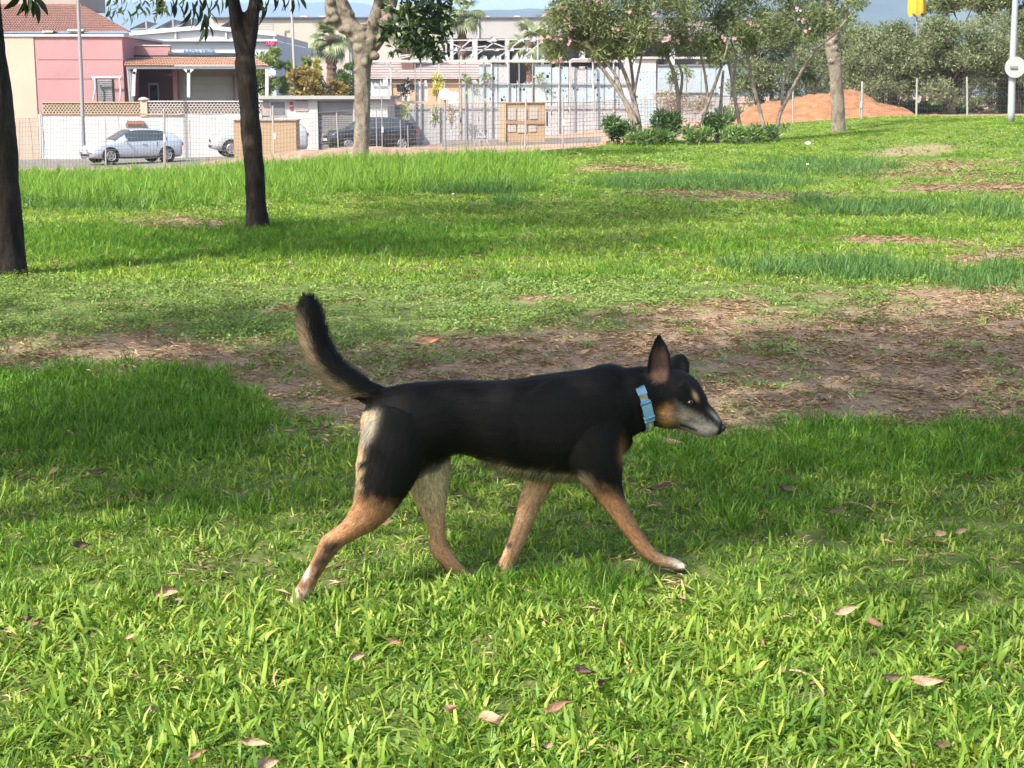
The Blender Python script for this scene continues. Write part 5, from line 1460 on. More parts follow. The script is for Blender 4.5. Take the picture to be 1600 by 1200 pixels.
# warehouse with blue lettering
DB = 112.0
wh = thing('white_warehouse', 'white gabled warehouse with blue letters behind the porch', 'warehouse', tuple(at(310, 150, DB)))
part('wall', bpx(200, 63.5, 431, 175, DB, 20), pmat('warehouse_white', (.60, .64, .68), .8, .03, .6), wh)
part('fascia', bpx(196, 61.5, 433, 64.5, DB - .4, 1), M_whitep, wh)
ga0 = [(205, 63), (205, 52), (322, 42), (430, 53), (430, 63)]
pts = [at(x, y, DB + .3) for x, y in ga0]
part('gable', MB().add(pts + [p + Vector((0, 18, 0)) for p in pts], [(0, 1, 2, 3, 4), (1, 6, 7, 2), (2, 7, 8, 3), (0, 5, 6, 1), (3, 8, 9, 4)]), pmat('gable_grey', (.60, .61, .63), .8, .03, .8), wh)
for a_, b_ in (((203, 52.5), (322, 42.3)), ((322, 42.3), (432, 53.5))): part('gable_rail', MB().bar(at(*a_, DB + .1), at(*b_, DB + .1), .28), M_whitep, wh)
for px in (274, 353, 428): part('gable_post', bpx(px - 1.2, 47 if px < 400 else 52, px + 1.2, 62, DB + .1, .2), M_whitep, wh)
tm = text_mesh('MONTÓ', 1.0, 'lettering'); xs_ = np.array([v.co[:] for v in tm.vertices]); w0 = xs_[:, 0].min(); w1 = xs_[:, 0].max(); zc = .72
tgt0 = at(288, 88, DB - .1); tgt1 = at(336, 88, DB - .1); zt = at(300, 77.6, DB - .1).z; sx = (tgt1.x - tgt0.x) / (w1 - w0); sz = sx * .95
tm.transform(Matrix.Translation((tgt0.x, DB - .1, zt - zc * sz)) @ Matrix.Diagonal((sx, 1, sz, 1)) @ Matrix.Translation((-w0, 0, 0)))
part('lettering', tm, pmat('sign_blue', (.05, .19, .52), .5, .04), wh)
part('logo', bpx(204, 63.8, 208, 68, DB - .45, .05), pmat('logo_blue', (.12, .42, .68), .5), wh)
for x0, y0, x1, y1 in ((203, 45, 228, 33), (243, 44, 270, 30), (275, 44, 300, 28), (342, 42, 362, 31)):
    a_, b_ = at(x0, y0, DB + 3), at(x1, y1, DB + 3.6)
    sp = part('solar_panel', MB().add([a_, b_, b_ + Vector((0, 4, 0)), a_ + Vector((0, 4, 0)), a_ - Vector((0, 0, .12)), b_ - Vector((0, 0, .12))], [(0, 1, 2, 3), (4, 5, 1, 0)]), pmat('panel_dark', (.12, .12, .125), .4), wh)
    part('strut', MB().bar(at(x1, y1, DB + 3.4), at(x1 + 1, 46, DB + 3.4), .12).bar(at(x0, y0, DB + 3.2), at(x1, 45, DB + 3.2), .08), M_galv, sp)
part('railing', MB().bar(at(400, 38, DB + 1), at(428, 38, DB + 1), .06).bar(at(400, 42, DB + 1), at(428, 42, DB + 1), .05).bar(at(400, 46, DB + 1), at(428, 46, DB + 1), .05).bar(at(427, 37, DB + 1), at(427, 53, DB + 1), .07), M_galv, wh)
lc = thing('led_clock', 'red digital clock on the warehouse corner', 'clock', tuple(at(422, 71, DB - .7)))
part('case', bpx(414.8, 64.3, 430, 71, DB - .8, .3), pmat('clock_case', (.08, .004, .012), .5), lc)
tm = text_mesh('13:04', 1.0, 'digits', .01); xs_ = np.array([v.co[:] for v in tm.vertices]); w0 = xs_[:, 0].min(); w1 = xs_[:, 0].max()
a_ = at(416, 70, DB - .85); b_ = at(428.6, 65.3, DB - .85); sx = (b_.x - a_.x) / (w1 - w0); sz = (b_.z - a_.z) / xs_[:, 2].max()
tm.transform(Matrix.Translation((a_.x, DB - .85, a_.z)) @ Matrix.Diagonal((sx, 1, sz, 1)) @ Matrix.Translation((-w0, 0, 0)))
part('digits', tm, emit_mat('led_red', (1.0, .10, .22), 1.6), lc)
# long industrial hall
DI = 145.0
ih = thing('industrial_hall', 'long beige and grey industrial hall across the background', 'building', tuple(at(640, 150, DI)))
part('wall', bpx(330, 29, 692, 165, DI, 30), M_beigew, ih); part('wall', bpx(692.2, 27.5, 1130, 60, DI - .1, 30), M_greyw, ih)
part('plinth', bpx(692.2, 60, 1130, 165, DI + 6, 20), pmat('recess_grey', (.22, .22, .23), .8, .1), ih)
part('roof_edge', bpx(330, 26.3, 1130, 28.6, DI - .3, 1), pmat('edge_dark', (.13, .13, .15), .7), ih)
for x0, x1, y0, y1 in ((470, 537, 74.5, 87), (446, 463, 75, 88), (556, 575, 74, 90)):
    w_ = part('window', bpx(x0, y0, x1, y1, DI - .1, .1), M_shut, ih); n = max(1, int((x1 - x0) / 16)); s_ = (x1 - x0) / n
    for k in range(n): part('pane', bpx(x0 + k * s_ + .5, y0 + .5, x0 + (k + 1) * s_ - .5, y1 - .5, DI - .14, .03), M_glassb, w_)
for px in (545, 548.5): part('drain_pipe', bpx(px, 72, px + .9, 165, DI - .25, .2), M_whitep, ih)
for px, w2_ in ((742, 8), (793, 6), (706, 5), (850, 8), (910, 8), (980, 8), (1050, 8)): part('pillar', bpx(px - w2_ / 2, 58, px + w2_ / 2, 165, DI - .05, 6), pmat('pillar_white', (.60, .60, .61), .85, .04), ih)
part('drain_pipe', bpx(747, 30, 748.5, 60, DI - .3, .2), M_whitep, ih)
for x0, x1 in ((714, 737), (750, 788), (800, 845), (860, 905), (920, 972)):
    w_ = part('window', bpx(x0, 66, x1, 92, DI + 5.9, .1), M_shut, ih); part('pane', bpx(x0 + 1, 67, x1 - 1, 91, DI + 5.86, .03), M_glassb, w_)
for x0, x1 in ((469, 480), (499, 507), (756, 765), (803, 812), (738, 742)): part('roof_vent', bpx(x0, 24.5, x1, 27.5, DI + .5, 1), M_whitep, ih)
fp = thing('flood_lamp', 'thin lamp post with flat head before the beige hall', 'lamp post', tuple(at(446, 120, 120)))
part('post', MB().tube([at(446, 150, 120), at(446, 50, 120)], .09, 6), M_shut, fp); part('lamp_head', MB().bar(at(445, 50.5, 120), at(453, 49, 120), .2), M_shut, fp)
# orange house behind the ruined greenhouse
DO = 98.0
oh = thing('orange_house', 'orange walled house with mauve grey roof behind the greenhouse frame', 'house', tuple(at(690, 165, DO)))
part('wall', bpx(575, 122, 764, 175, DO, 6), M_orange, oh)
part('roof', MB().add([at(570, 123, DO - .4), at(768, 123, DO - .4), at(768, 97, DO + 3), at(570, 97, DO + 3)], [(0, 1, 2, 3)]), M_slat, oh)
for py in (101, 105, 109, 113, 117, 120.5): part('roof_batten', MB().bar(at(570, py + .6, DO - .4 + (123 - py) / 26 * 3.4 - .06), at(768, py + .6, DO - .4 + (123 - py) / 26 * 3.4 - .06), .09), pmat('batten', (.24, .18, .17), .85), oh)
for x0, x1, y0, y1 in ((620, 628, 131, 142), (676, 682, 138, 148), (640, 648, 132, 140), (586, 606, 126, 140)): part('window', bpx(x0, y0, x1, y1, DO - .05, .06), M_dark, oh)
part('side_wall', bpx(575, 122.5, 612, 160, DO - .1, .1), pmat('pale_grey_wall', (.52, .52, .53), .9, .05), oh)
part('chimney', bpx(628, 93, 646, 112, DO + 1.5, 1), pmat('brick_dark', (.2, .12, .1), .9, .3, 12), oh)

# ------------------------------------------------------------------ ruined greenhouse
DR = 80.0
M_sheet_b = pmat('faded_blue_sheet', (.47, .56, .61), .75, .10, .7, .15, 8)
M_sheet_g = pmat('greenish_sheet', (.47, .57, .54), .75, .10, .7, .15, 8)
M_sheet_w = pmat('weathered_white_sheet', (.52, .525, .54), .8, .10, .9, .15, 8, dirt=(.40, .39, .38))
M_frame = pmat('white_steel', (.56, .55, .53), .6, .08, 3, dirt=(.45, .40, .34))
M_frameg = pmat('grey_steel', (.36, .36, .355), .6, .1, 3)
gh = thing('ruined_greenhouse', 'derelict greenhouse of white steel frame and torn faded blue sheets', 'greenhouse', tuple(at(850, 222, DR)))
def sheet(px0, py0, px1, py1, Y_, seed, mat, holes=0, ragged=0, name='sheet'):
    """one thin corrugated panel with torn edge and punched holes"""
    rg = random.Random(seed); nx_, nz_ = 14, max(8, int((py1 - py0) / 1.6)); vs = []; fs = []
    tops = [rg.uniform(0, ragged) if rg.random() < .75 else rg.uniform(0, 1.6 * ragged) for _ in range(nx_ + 1)]
    for i in range(1, nx_): tops[i] = (tops[i - 1] + tops[i]) / 2
    hs = [(rg.randrange(1, nx_ - 1), rg.randrange(1, nz_ - 2), rg.choice((1, 1, 1, 2))) for _ in range(holes)]
    dead = set()
    for hx, hz, s_ in hs:
        for a_ in range(s_):
            for b_ in range(s_ + rg.choice((0, 1))): dead.add((hx + a_, hz + b_))
    for j in range(nz_ + 1):
        for i in range(nx_ + 1):
            px = px0 + (px1 - px0) * i / nx_; py = py1 + (py0 + tops[i] - py1) * j / nz_
            p = at(px, py, Y_); vs.append((p.x, p.y + .006 * (i % 2) + .012 * rg.random(), p.z))
    for j in range(nz_):
        for i in range(nx_):
            if (i, j) in dead: continue
            a_ = j * (nx_ + 1) + i; fs.append((a_, a_ + 1, a_ + nx_ + 2, a_ + nx_ + 1))
    o = part(name, MB().add(vs, fs), mat, gh)
    so = o.modifiers.new('thickness', 'SOLIDIFY'); so.thickness = .012
    return o
cols_ = [720, 748, 778, 807, 834, 862, 889, 917, 944, 967, 989]
rs = random.Random(12)
for i in range(len(cols_) - 1):
    x0, x1 = cols_[i] + .6, cols_[i + 1] - .6
    sheet(x0, 131.5, x1, 160, DR, 200 + i, M_sheet_g if i in (0, 4) else M_sheet_b, 5, 0 if i > 0 else 3)
    sheet(x0, 160.5, x1, 228, DR + .01, 300 + i, M_sheet_w, 2, 0)
    if i in (2,): sheet(x0, 98, x1 - 14, 131, DR, 400 + i, M_sheet_w, 1, 4)
    elif i in (0, 3): sheet(x0, 122, x1, 131, DR, 400 + i, M_sheet_g, 0, 8)
    else: sheet(x0, 98 + (3 if i > 4 else 0), x1, 131, DR, 400 + i, M_sheet_b if i % 3 else M_sheet_w, 3, 5 if i < 6 else 9)
for i, (x0, x1, t_) in enumerate(((582, 606, 158), (606.5, 632, 161), (640, 664, 160), (664.5, 690, 166), (690.5, 719, 163))): sheet(x0, t_, x1, 228, DR + .02, 500 + i, M_sheet_w, 3, 4)
for i, (x0, x1, y0, y1) in enumerate(((580, 592, 126, 150), (594, 606, 118, 150), (628, 640, 128, 158), (648, 668, 122, 158), (700, 718, 140, 165))): sheet(x0, y0, x1, y1, DR + .05, 520 + i, pmat('milky_sheet', (.62, .63, .64), .7, .05), 3, 9)
sheet(989, 92, 1025, 112, DR - .3, 601, pmat('white_fascia', (.66, .66, .65), .7, .04), 0, 0, 'corner_panel'); sheet(989, 112.5, 1025, 205, DR - .3, 602, M_sheet_b, 4, 0, 'corner_panel')
for i, x0 in enumerate(range(1027, 1120, 23)): sheet(x0, 101, x0 + 22, 150, DR + 3, 610 + i, M_sheet_b, 1, 0); sheet(x0, 151, x0 + 22, 215, DR + 3, 620 + i, M_sheet_w, 1, 0)
part('top_rail', bpx(575, 93.5, 989, 97.5, DR - .15, .3), M_frame, gh); part('top_rail', bpx(989, 88.5, 1122, 92, DR - .45, .3), M_frame, gh)
part('mid_rail', bpx(580, 130.4, 1025, 131.4, DR - .12, .08), M_frameg, gh); part('low_rail', bpx(580, 167, 1000, 167.8, DR - .12, .06), M_frameg, gh); part('mid_rail', bpx(1026, 101, 1122, 102, DR + 2.9, .08), M_frameg, gh); part('mid_rail', bpx(1026, 144, 1122, 145, DR + 2.9, .08), M_frameg, gh)
for px, w_, y0 in ((611, 2.2, 97), (649, 1.4, 97), (658, 1.2, 97), (686, 2.4, 97), (718, 1.8, 97), (727, 1.6, 97), (756, 1.8, 97), (768, 2.2, 97), (795, 1.4, 97), (811, 1.4, 97), (832, 1.4, 97), (873, 2, 97), (958, 2, 97), (1026, 1.6, 90), (1005, 1.4, 130)):
    part('post', bpx(px - w_ / 2, y0, px + w_ / 2, 224, DR - .1, .12), M_frameg if w_ < 2 else M_frame, gh)
part('brace', MB().bar(at(600, 98, DR - .1), at(640, 125, DR - .1), .07), M_frameg, gh)
pf = MB().tube([at(891, 224, DR - .3), at(891, 97, DR - .3), at(893.5, 93, DR - .3), at(922, 92.5, DR - .3), at(926.5, 97, DR - .3), at(929, 224, DR - .3)], .055, 6)
part('door_frame', pf, M_frame, gh)
part('gap_shade_sheet', bpx(893, 95.5, 924, 104, DR + .12, .05), M_dark, gh); part('gap_shade_sheet', bpx(850, 98, 868, 130, DR + .14, .05), M_dark, gh)  # near-black sheets that paint the shade inside the openings
tr = MB()
for a_, b_ in (((690, 63.5), (860, 60.5)), ((650, 80), (830, 76)), ((600, 90), (760, 72)), ((700, 92), (735, 63)), ((735, 92), (778, 62)), ((776, 92), (815, 62)), ((815, 92), (850, 62)), ((660, 92), (700, 65)), ((570, 93), (640, 66)), ((620, 92), (690, 78)), ((760, 63), (800, 78)), ((700, 66), (730, 78))):
    part('truss_bar', MB().bar(at(*a_, DR + 2.5), at(*b_, DR + 2.5), .065), M_frame, gh)
for px in (697, 745, 790, 840): part('truss_post', MB().bar(at(px, 93, DR + 2.5), at(px, 60, DR + 2.5), .08), M_frame, gh)
mb = MB()
for k in range(34):
    px = rs.uniform(690, 870); py = rs.choice((92.5, 92, 92.5, 63, 78)); c = at(px, py, DR - .1 + (2.5 if py < 90 else 0)); w_ = rs.uniform(.06, .2)
    mb.add([c + Vector((-w_, 0, -.05)), c + Vector((w_, .02, -.05)), c + Vector((w_ * .5, .05, rs.uniform(.05, .3))), c + Vector((-w_ * .6, -.05, rs.uniform(.05, .22)))], [(0, 1, 2, 3)])
tag(part('torn_film', mb, M_whitep, gh), kind='stuff')

# ------------------------------------------------------------------ street things
def cabinet(label, px0, py0, px1, py1, Y_, depth, windows):
    t = thing('utility_cabinet', label, 'cabinet', tuple(at((px0 + px1) / 2, py1, Y_)))
    M = pmat('cabinet_tan', (.50, .36, .22), .85, .07, 2, .2, 15)
    part('body', bpx(px0, py0, px1, py1, Y_, depth), M, t); part('roof', bpx(px0 - .7, py0 - 1.4, px1 + .7, py0, Y_ - .06, depth + .1), pmat('cabinet_cap', (.46, .33, .22), .85, .07, 2), t)
    for k, (a_, b_, c_, d_) in enumerate(windows): part('panel', bpx(a_, b_, c_, d_, Y_ - .03, .04), pmat('panel_pale', (.50, .46, .42), .7, .06), t)
    return t
cabinet('plain tan utility cabinet in front of the grey car', 365, 188.5, 463, 253, 57, 1.0, [])
c2 = cabinet('tan utility cabinet with four pale panels before the greenhouse', 780, 161, 852, 222, 54, .8, [(793, 169, 806, 187), (828, 168, 840, 186), (793, 195, 806, 206), (826, 196, 838, 206)])
part('door', bpx(809, 170, 823, 207, 53.96, .05), pmat('door_pale', (.55, .50, .44), .7, .05), c2); part('hinge_strip', bpx(853.5, 175, 856, 197, 54.2, .1), M_shut, c2)
part('frame_rail', bpx(780.5, 188.5, 851, 194, 53.95, .03), pmat('rail_brown', (.40, .27, .18), .8), c2); part('side', bpx(780, 161.5, 790.5, 222, 53.94, .05), pmat('cabinet_side', (.58, .45, .29), .85, .05), c2)
def pole(name, label, cat, rows, Y_, mat):
    t = thing(name, label, cat, tuple(at(rows[0][0], rows[0][1], Y_)))
    p_, r_ = pxpath(rows, Y_); part('post', MB().tube(p_, r_, 10), mat, t, smooth=True); return t, p_
lp, p_ = pole('street_lamp', 'tall grey lamp post in front of the pink house', 'street lamp', [(131, 248, 4.2), (130.6, 232, 3.2), (127, 120, 2.9), (122, 0, 2.6), (118, -110, 2.2)], 70, M_galv)
part('lamp_head', MB().bar(p_[-1], p_[-1] + Vector((-1.4, -.5, .15)), .16), M_shut, lp)
lp, p_ = pole('street_lamp', 'slim pale lamp post behind the white garage', 'street lamp', [(461, 165, 2.4), (459.5, 100, 2.2), (457, 40, 2.0), (455, 5, 1.8), (451, -80, 1.6)], 92, pmat('pale_pole', (.52, .5, .47), .6))
part('lamp_head', MB().bar(p_[-1], p_[-1] + Vector((1.4, -.5, .15)), .16), M_shut, lp)
lp, p_ = pole('street_lamp', 'pale lamp post at the right border carrying a round sign', 'street lamp', [(1579.5, 190, 6), (1580, 175, 5.4), (1582, 100, 5), (1586.5, 0, 4.4), (1592, -140, 3.8)], 44, pmat('painted_pole', (.50, .53, .53), .5, .06))
part('lamp_head', MB().bar(p_[-1], p_[-1] + Vector((-1.2, -.4, .12)), .16), M_shut, lp)
def disc(c, r_, th=.012, n=28):
    return MB().lathe([(r_, 0), (r_, th)], c, n, 'y')
rs1 = thing('round_sign', 'back of a round white traffic sign on the right lamp post', 'sign', tuple(at(1586, 120, 43.8)))
part('plate', disc(at(1586.5, 105, 43.82), 16 * 43.8 / FPX), pmat('sign_back', (.56, .56, .56), .5, .05), rs1); part('clamp', bpx(1579, 103, 1590, 107, 43.78, .03), M_galv, rs1)
rs2 = thing('round_sign', 'round white sign on a thin post before the greenhouse', 'sign', tuple(at(695, 232, 53.2)))
part('plate', disc(at(694.5, 147, 53.2), 8.6 * 53.2 / FPX), M_whitep, rs2); part('post', MB().tube([at(696, 236, 53.3), at(695, 128, 53.3)], .035, 8), M_galv, rs2)

# fence of welded mesh on thin posts
def fenceY(px): return float(np.interp(px, [-60, 0, 430, 700, 880, 1007, 1110, 1239, 1700], [58.5, 58, 55.5, 53, 52, 54, 58, 60, 60]))
fe = thing('mesh_fence', 'grey welded mesh fence on thin posts along the street', 'fence', tuple(at(430, 250, 55.5)))
posts = [(31, 188, 31, 262, 1), (46, 185, 54, 262, 1), (63.5, 180, 65, 262, 1.7), (66, 180, 69, 264, 1.5), (66, 190, 74, 262, .9), (183, 178, 188, 205, .9), (165, 192, 165.5, 258, 2.2), (256, 170, 257, 260, 2.8), (258.5, 176, 259, 258, 1), (296, 187, 298, 254, 1.5), (426, 165, 429, 262, 3), (526, 176, 529, 240, 2.2), (588, 172, 589, 246, 2), (596.5, 150, 597.5, 246, 2), (625.5, 187, 626.5, 236, 2), (637, 196, 638, 234, 2),
         (728, 155, 729, 238, 1.6), (738, 132, 741, 236, 1.6), (822, 155, 820.5, 232, 2.8), (879.5, 148, 880, 234, 2.2), (898, 150, 898.5, 222, 1.4), (912, 152, 912, 230, 1.6), (972, 160, 972, 220, 1.2), (1007, 150, 1007.5, 215, 2.6), (1128, 142, 1129, 215, 2.2), (1239, 137, 1239, 206, 2.8), (1344, 143, 1343.5, 200, 2), (1347.5, 127, 1346, 200, 4), (1433, 122, 1431.5, 194, 3.2), (1511, 120, 1511.5, 190, 3)]
for x0, y0, x1, y1, w_ in posts:
    Yf = fenceY(x0); part('post', MB().tube([at(x1, y1, Yf - .06), at(x0, y0, Yf - .06)], [w_ * Yf / FPX * .5] * 2, 6), M_conc if w_ > 2 else M_galv, fe)
for x0, y0, y1, Yo in ((597.5, 198, 207, -.1), (429, 208, 217, -.1), (880, 186, 196, -.1), (1346, 158, 168, -.12), (257, 210, 222, -.1)): part('tag_plate', bpx(x0 - 1.4, y0, x0 + 1.4, y1, fenceY(x0) - .14, .02), M_whitep, fe)
def mesh_panel(xa, xb, top, bot, dx, dz, r_=.0055):
    """top/bot: interpolation tables of py"""
    vs = []; fs = []
    def quad(a_, b_):
        d = (b_ - a_).normalized(); s_ = Vector((0, -1, 0)).cross(d).normalized() * r_; y_ = Vector((0, -r_, 0)); o = len(vs)
        vs.extend([tuple(a_ - s_), tuple(a_ + s_), tuple(a_ + y_), tuple(b_ - s_), tuple(b_ + s_), tuple(b_ + y_)]); fs.extend([(o, o + 3, o + 5, o + 2), (o + 2, o + 5, o + 4, o + 1), (o + 1, o + 4, o + 3, o)])
    x = xa
    while x <= xb:
        Yf = fenceY(x); quad(at(x, np.interp(x, *bot), Yf), at(x + .3 * math.sin(x), np.interp(x, *top), Yf)); x += dx
    n = int((np.interp(xa, *bot) - np.interp(xa, *top)) / dz)
    for j in range(n + 1):
        x = xa; f = j / n
        while x < xb:
            x2 = min(x + 12, xb); q = []
            for X_ in (x, x2):
                t_ = np.interp(X_, *top); b_ = np.interp(X_, *bot); q.append(at(X_, t_ + (b_ - t_) * f + .7 * math.sin(X_ * .05 + j * 1.7), fenceY(X_)))
            quad(*q); x = x2
    return MB().add(vs, fs)
segs_ = [(-60, 64), (64, 165), (165, 257), (257, 428), (428, 528), (528, 597), (597, 738), (738, 821), (821, 912), (912, 1007), (1007, 1128)]
TOP = ([-60, 60, 66, 250, 258, 428, 590, 740, 880, 1007, 1128], [188, 184, 181, 183, 176, 184, 166, 162, 160, 156, 152]); BOT = ([-60, 250, 428, 560, 740, 880, 1007, 1128], [262, 260, 258, 246, 236, 230, 222, 212])
for a_, b_ in segs_: tag(part('mesh_wire', mesh_panel(a_, b_, TOP, BOT, 5.0, 6.2), M_wire, fe), kind='stuff')
TOP2 = ([1128, 1239, 1346, 1433, 1511, 1620], [142, 139, 132, 126, 123, 122]); BOT2 = ([1128, 1239, 1346, 1433, 1511, 1620], [212, 204, 199, 192, 188, 184])
for a_, b_ in ((1128, 1239), (1239, 1346), (1346, 1433), (1433, 1511), (1511, 1620)): tag(part('mesh_wire', mesh_panel(a_, b_, TOP2, BOT2, 4.0, 7.0, .0028), M_wire, fe), kind='stuff')
# A-frame trestle
ts = thing('trestle', 'small white A-frame trestle leaning by the fence', 'trestle', tuple(at(751, 228, 52.5)))
for a_, b_ in (((741, 229), (747, 200)), ((749, 229), (747, 200)), ((758, 229), (752, 200)), ((764, 227), (752, 200))): part('leg', MB().bar(at(*a_, 52.5), at(*b_, 52.6), .028), M_galv, ts)
part('bar', MB().bar(at(743, 201, 52.5), at(757, 200, 52.5), .03), M_galv, ts); part('stay', MB().bar(at(744, 214, 52.5), at(759, 214, 52.5), .035), M_frame, ts)
# kerb and slab
pk = thing('concrete_kerb', 'long pale concrete kerb in front of the greenhouse', 'kerb', tuple(at(830, 222, 56)))
n = 12
for k in range(n):
    a_ = at(690 + 250 * k / n + .5, 223.5 - 6.5 * k / n, 55 + 2.0 * k / n); b_ = at(690 + 250 * (k + 1) / n - .5, 223.5 - 6.5 * (k + 1) / n, 55 + 2.0 * (k + 1) / n); h = Vector((0, 0, .14)); d = Vector((0, .35, 0))
    part('kerbstone', MB().add([a_ - h, b_ - h, b_ + h * .6, a_ + h * .6, a_ - h + d, b_ - h + d, b_ + h * .6 + d, a_ + h * .6 + d], [(0, 1, 2, 3), (3, 2, 6, 7), (1, 5, 6, 2), (0, 3, 7, 4), (4, 7, 6, 5)]), M_conc, pk)
# rubble along the lawn's far edge
rg2 = np.random.default_rng(77)
def stone(seed):
    r_ = np.random.default_rng(seed); b = ball((0, 0, 0), 1, 1, .7, 6); v = np.array(b.v) * r_.uniform(.6, 1.25, (len(b.v), 1)); me = MB().add(v, b.f).mesh('stone')
    a_ = me.attributes.new('rnd', 'FLOAT_COLOR', 'POINT'); a_.data.foreach_set('color', np.tile(np.array([r_.random(), 0, 0, 1], np.float32), len(v)))
    me.materials.append(M_stone); return bpy.data.objects.new('stone', me)
M_stone = leaf_mat('rubble_stone', [(.1, (.22, .12, .075)), (.5, (.34, .20, .14)), (.9, (.42, .34, .29))], 0.0, .03)
sp_ = [stone(900 + i) for i in range(6)]
X = []; Y = []
for px0, px1, n, y0, y1 in ((285, 760, 2600, 2.0, 18), (-100, 285, 500, 8, 22), (760, 1010, 500, 4, 14)):
    for k in range(n):
        px = rg2.uniform(px0, px1); yy = float(lawn_edge(np.array([(px - 800) / FPX * 34]))[0]) + rg2.uniform(y0, y1); X.append((px - 800) / FPX * yy * .99); Y.append(yy)
X = np.array(X); Y = np.array(Y)
scatter('rubble', 'broken pinkish brick rubble strewn between lawn and fence', 'rubble', np.stack([X, Y, H(X, Y) + .02], -1), rg2.uniform(0, 6, (len(X), 3)), rg2.lognormal(-3.0, .5, len(X)), rg2.integers(0, 6, len(X)), sp_)
# raised bank of earth under the rubble
n1, n2 = 90, 14; vs = []; fs = []
for i in range(n1 + 1):
    px = 280 + 480 * i / n1; ye = 48.0
    for j in range(n2 + 1):
        f = j / n2; yy = ye + 7 * f; x = (px - 800) / FPX * yy
        pyc = np.interp(px, [280, 330, 400, 500, 600, 680, 760], [249, 240, 239, 230, 226, 222, 227]) + 1.6 * (vnoise(px * .08, 3.0) - .5)
        hz = at(px, pyc, yy).z - Hf(x, yy); env = math.sin(math.pi * min(1, f * 1.0)) ** .7 * math.sin(math.pi * i / n1) ** .25
        vs.append((x, yy, Hf(x, yy) - .05 + max(0, hz) * env + .12 * (fbm(np.array([x * 2.0]), np.array([yy * 2.0]))[0] - .5) * env))
for i in range(n1):
    for j in range(n2):
        a_ = i * (n2 + 1) + j; fs.append((a_, a_ + 1, a_ + n2 + 2, a_ + n2 + 1))
M_earth = pmat('pinkish_earth', (.46, .29, .20), .95, .35, 3.0, .8, 14, dirt=(.36, .2, .13))
tag(mk('earth_bank', MB().add(vs, fs).mesh('earth_bank'), M_earth, smooth=True), kind='structure')
tag(bpy.data.objects['earth_bank'], 'low bank of pinkish rubble earth below the parked cars', 'bank')
# orange mound
c = at(1300, 205, 66); n1, n2 = 110, 46; vs = []; fs = []
prof = ([1060, 1090, 1125, 1140, 1165, 1195, 1230, 1270, 1300, 1325, 1350, 1380, 1410, 1430, 1450], [212, 206, 204, 196, 172, 163, 158, 148, 143, 145, 152, 162, 176, 186, 194])
for i in range(n1 + 1):
    px = 1055 + 400 * i / n1
    crest = at(px, np.interp(px, *prof), 66).z
    for j in range(n2 + 1):
        f = j / n2; yy = 62.3 + 7.5 * f; x = (px - 800) / FPX * 66 * (yy / 66) ** .6; b0 = Hf(x, yy) - .1; k = math.sin(math.pi * f) ** .85
        nz = fbm(np.array([x * 1.1]), np.array([yy * 1.1 + crest]), 5)[0] - .5
        vs.append((x, yy + .5 * nz, b0 + max(.0, crest - b0) * k + .75 * nz * k))
for i in range(n1):
    for j in range(n2):
        a_ = i * (n2 + 1) + j; fs.append((a_, a_ + n2 + 1, a_ + n2 + 2, a_ + 1))
md = thing('earth_mound', 'orange-red heap of excavated earth behind the pale trunk', 'earth heap', tuple(c))
part('heap', MB().add(vs, fs), pmat('orange_earth', (.46, .20, .085), .97, .34, 2.4, 1.0, 7, dirt=(.33, .13, .07)), md, smooth=True)
rb = random.Random(6)
for k in range(70):
    px = rb.uniform(1150, 1420); top = np.interp(px, *prof); py = top + (204 - top) * rb.random() ** .7; s_ = rb.uniform(.03, .11)
    f_ = (py - top) / max(1, 208 - top); yy = 66 - 3.6 * f_
    st_ = ball((0, 0, 0), s_ * rb.uniform(.8, 1.6), s_, s_ * .7, 5); p0 = at(px, py - .6, yy)
    part('clod', MB().add([Vector(v) * rb.uniform(.8, 1.2) + p0 for v in st_.v], st_.f), pmat('clod_pale', (.56, .40, .31), .95, .2, 6) if k % 3 == 0 else pmat('clod_orange', (.48, .20, .11), .95, .25, 6), md)
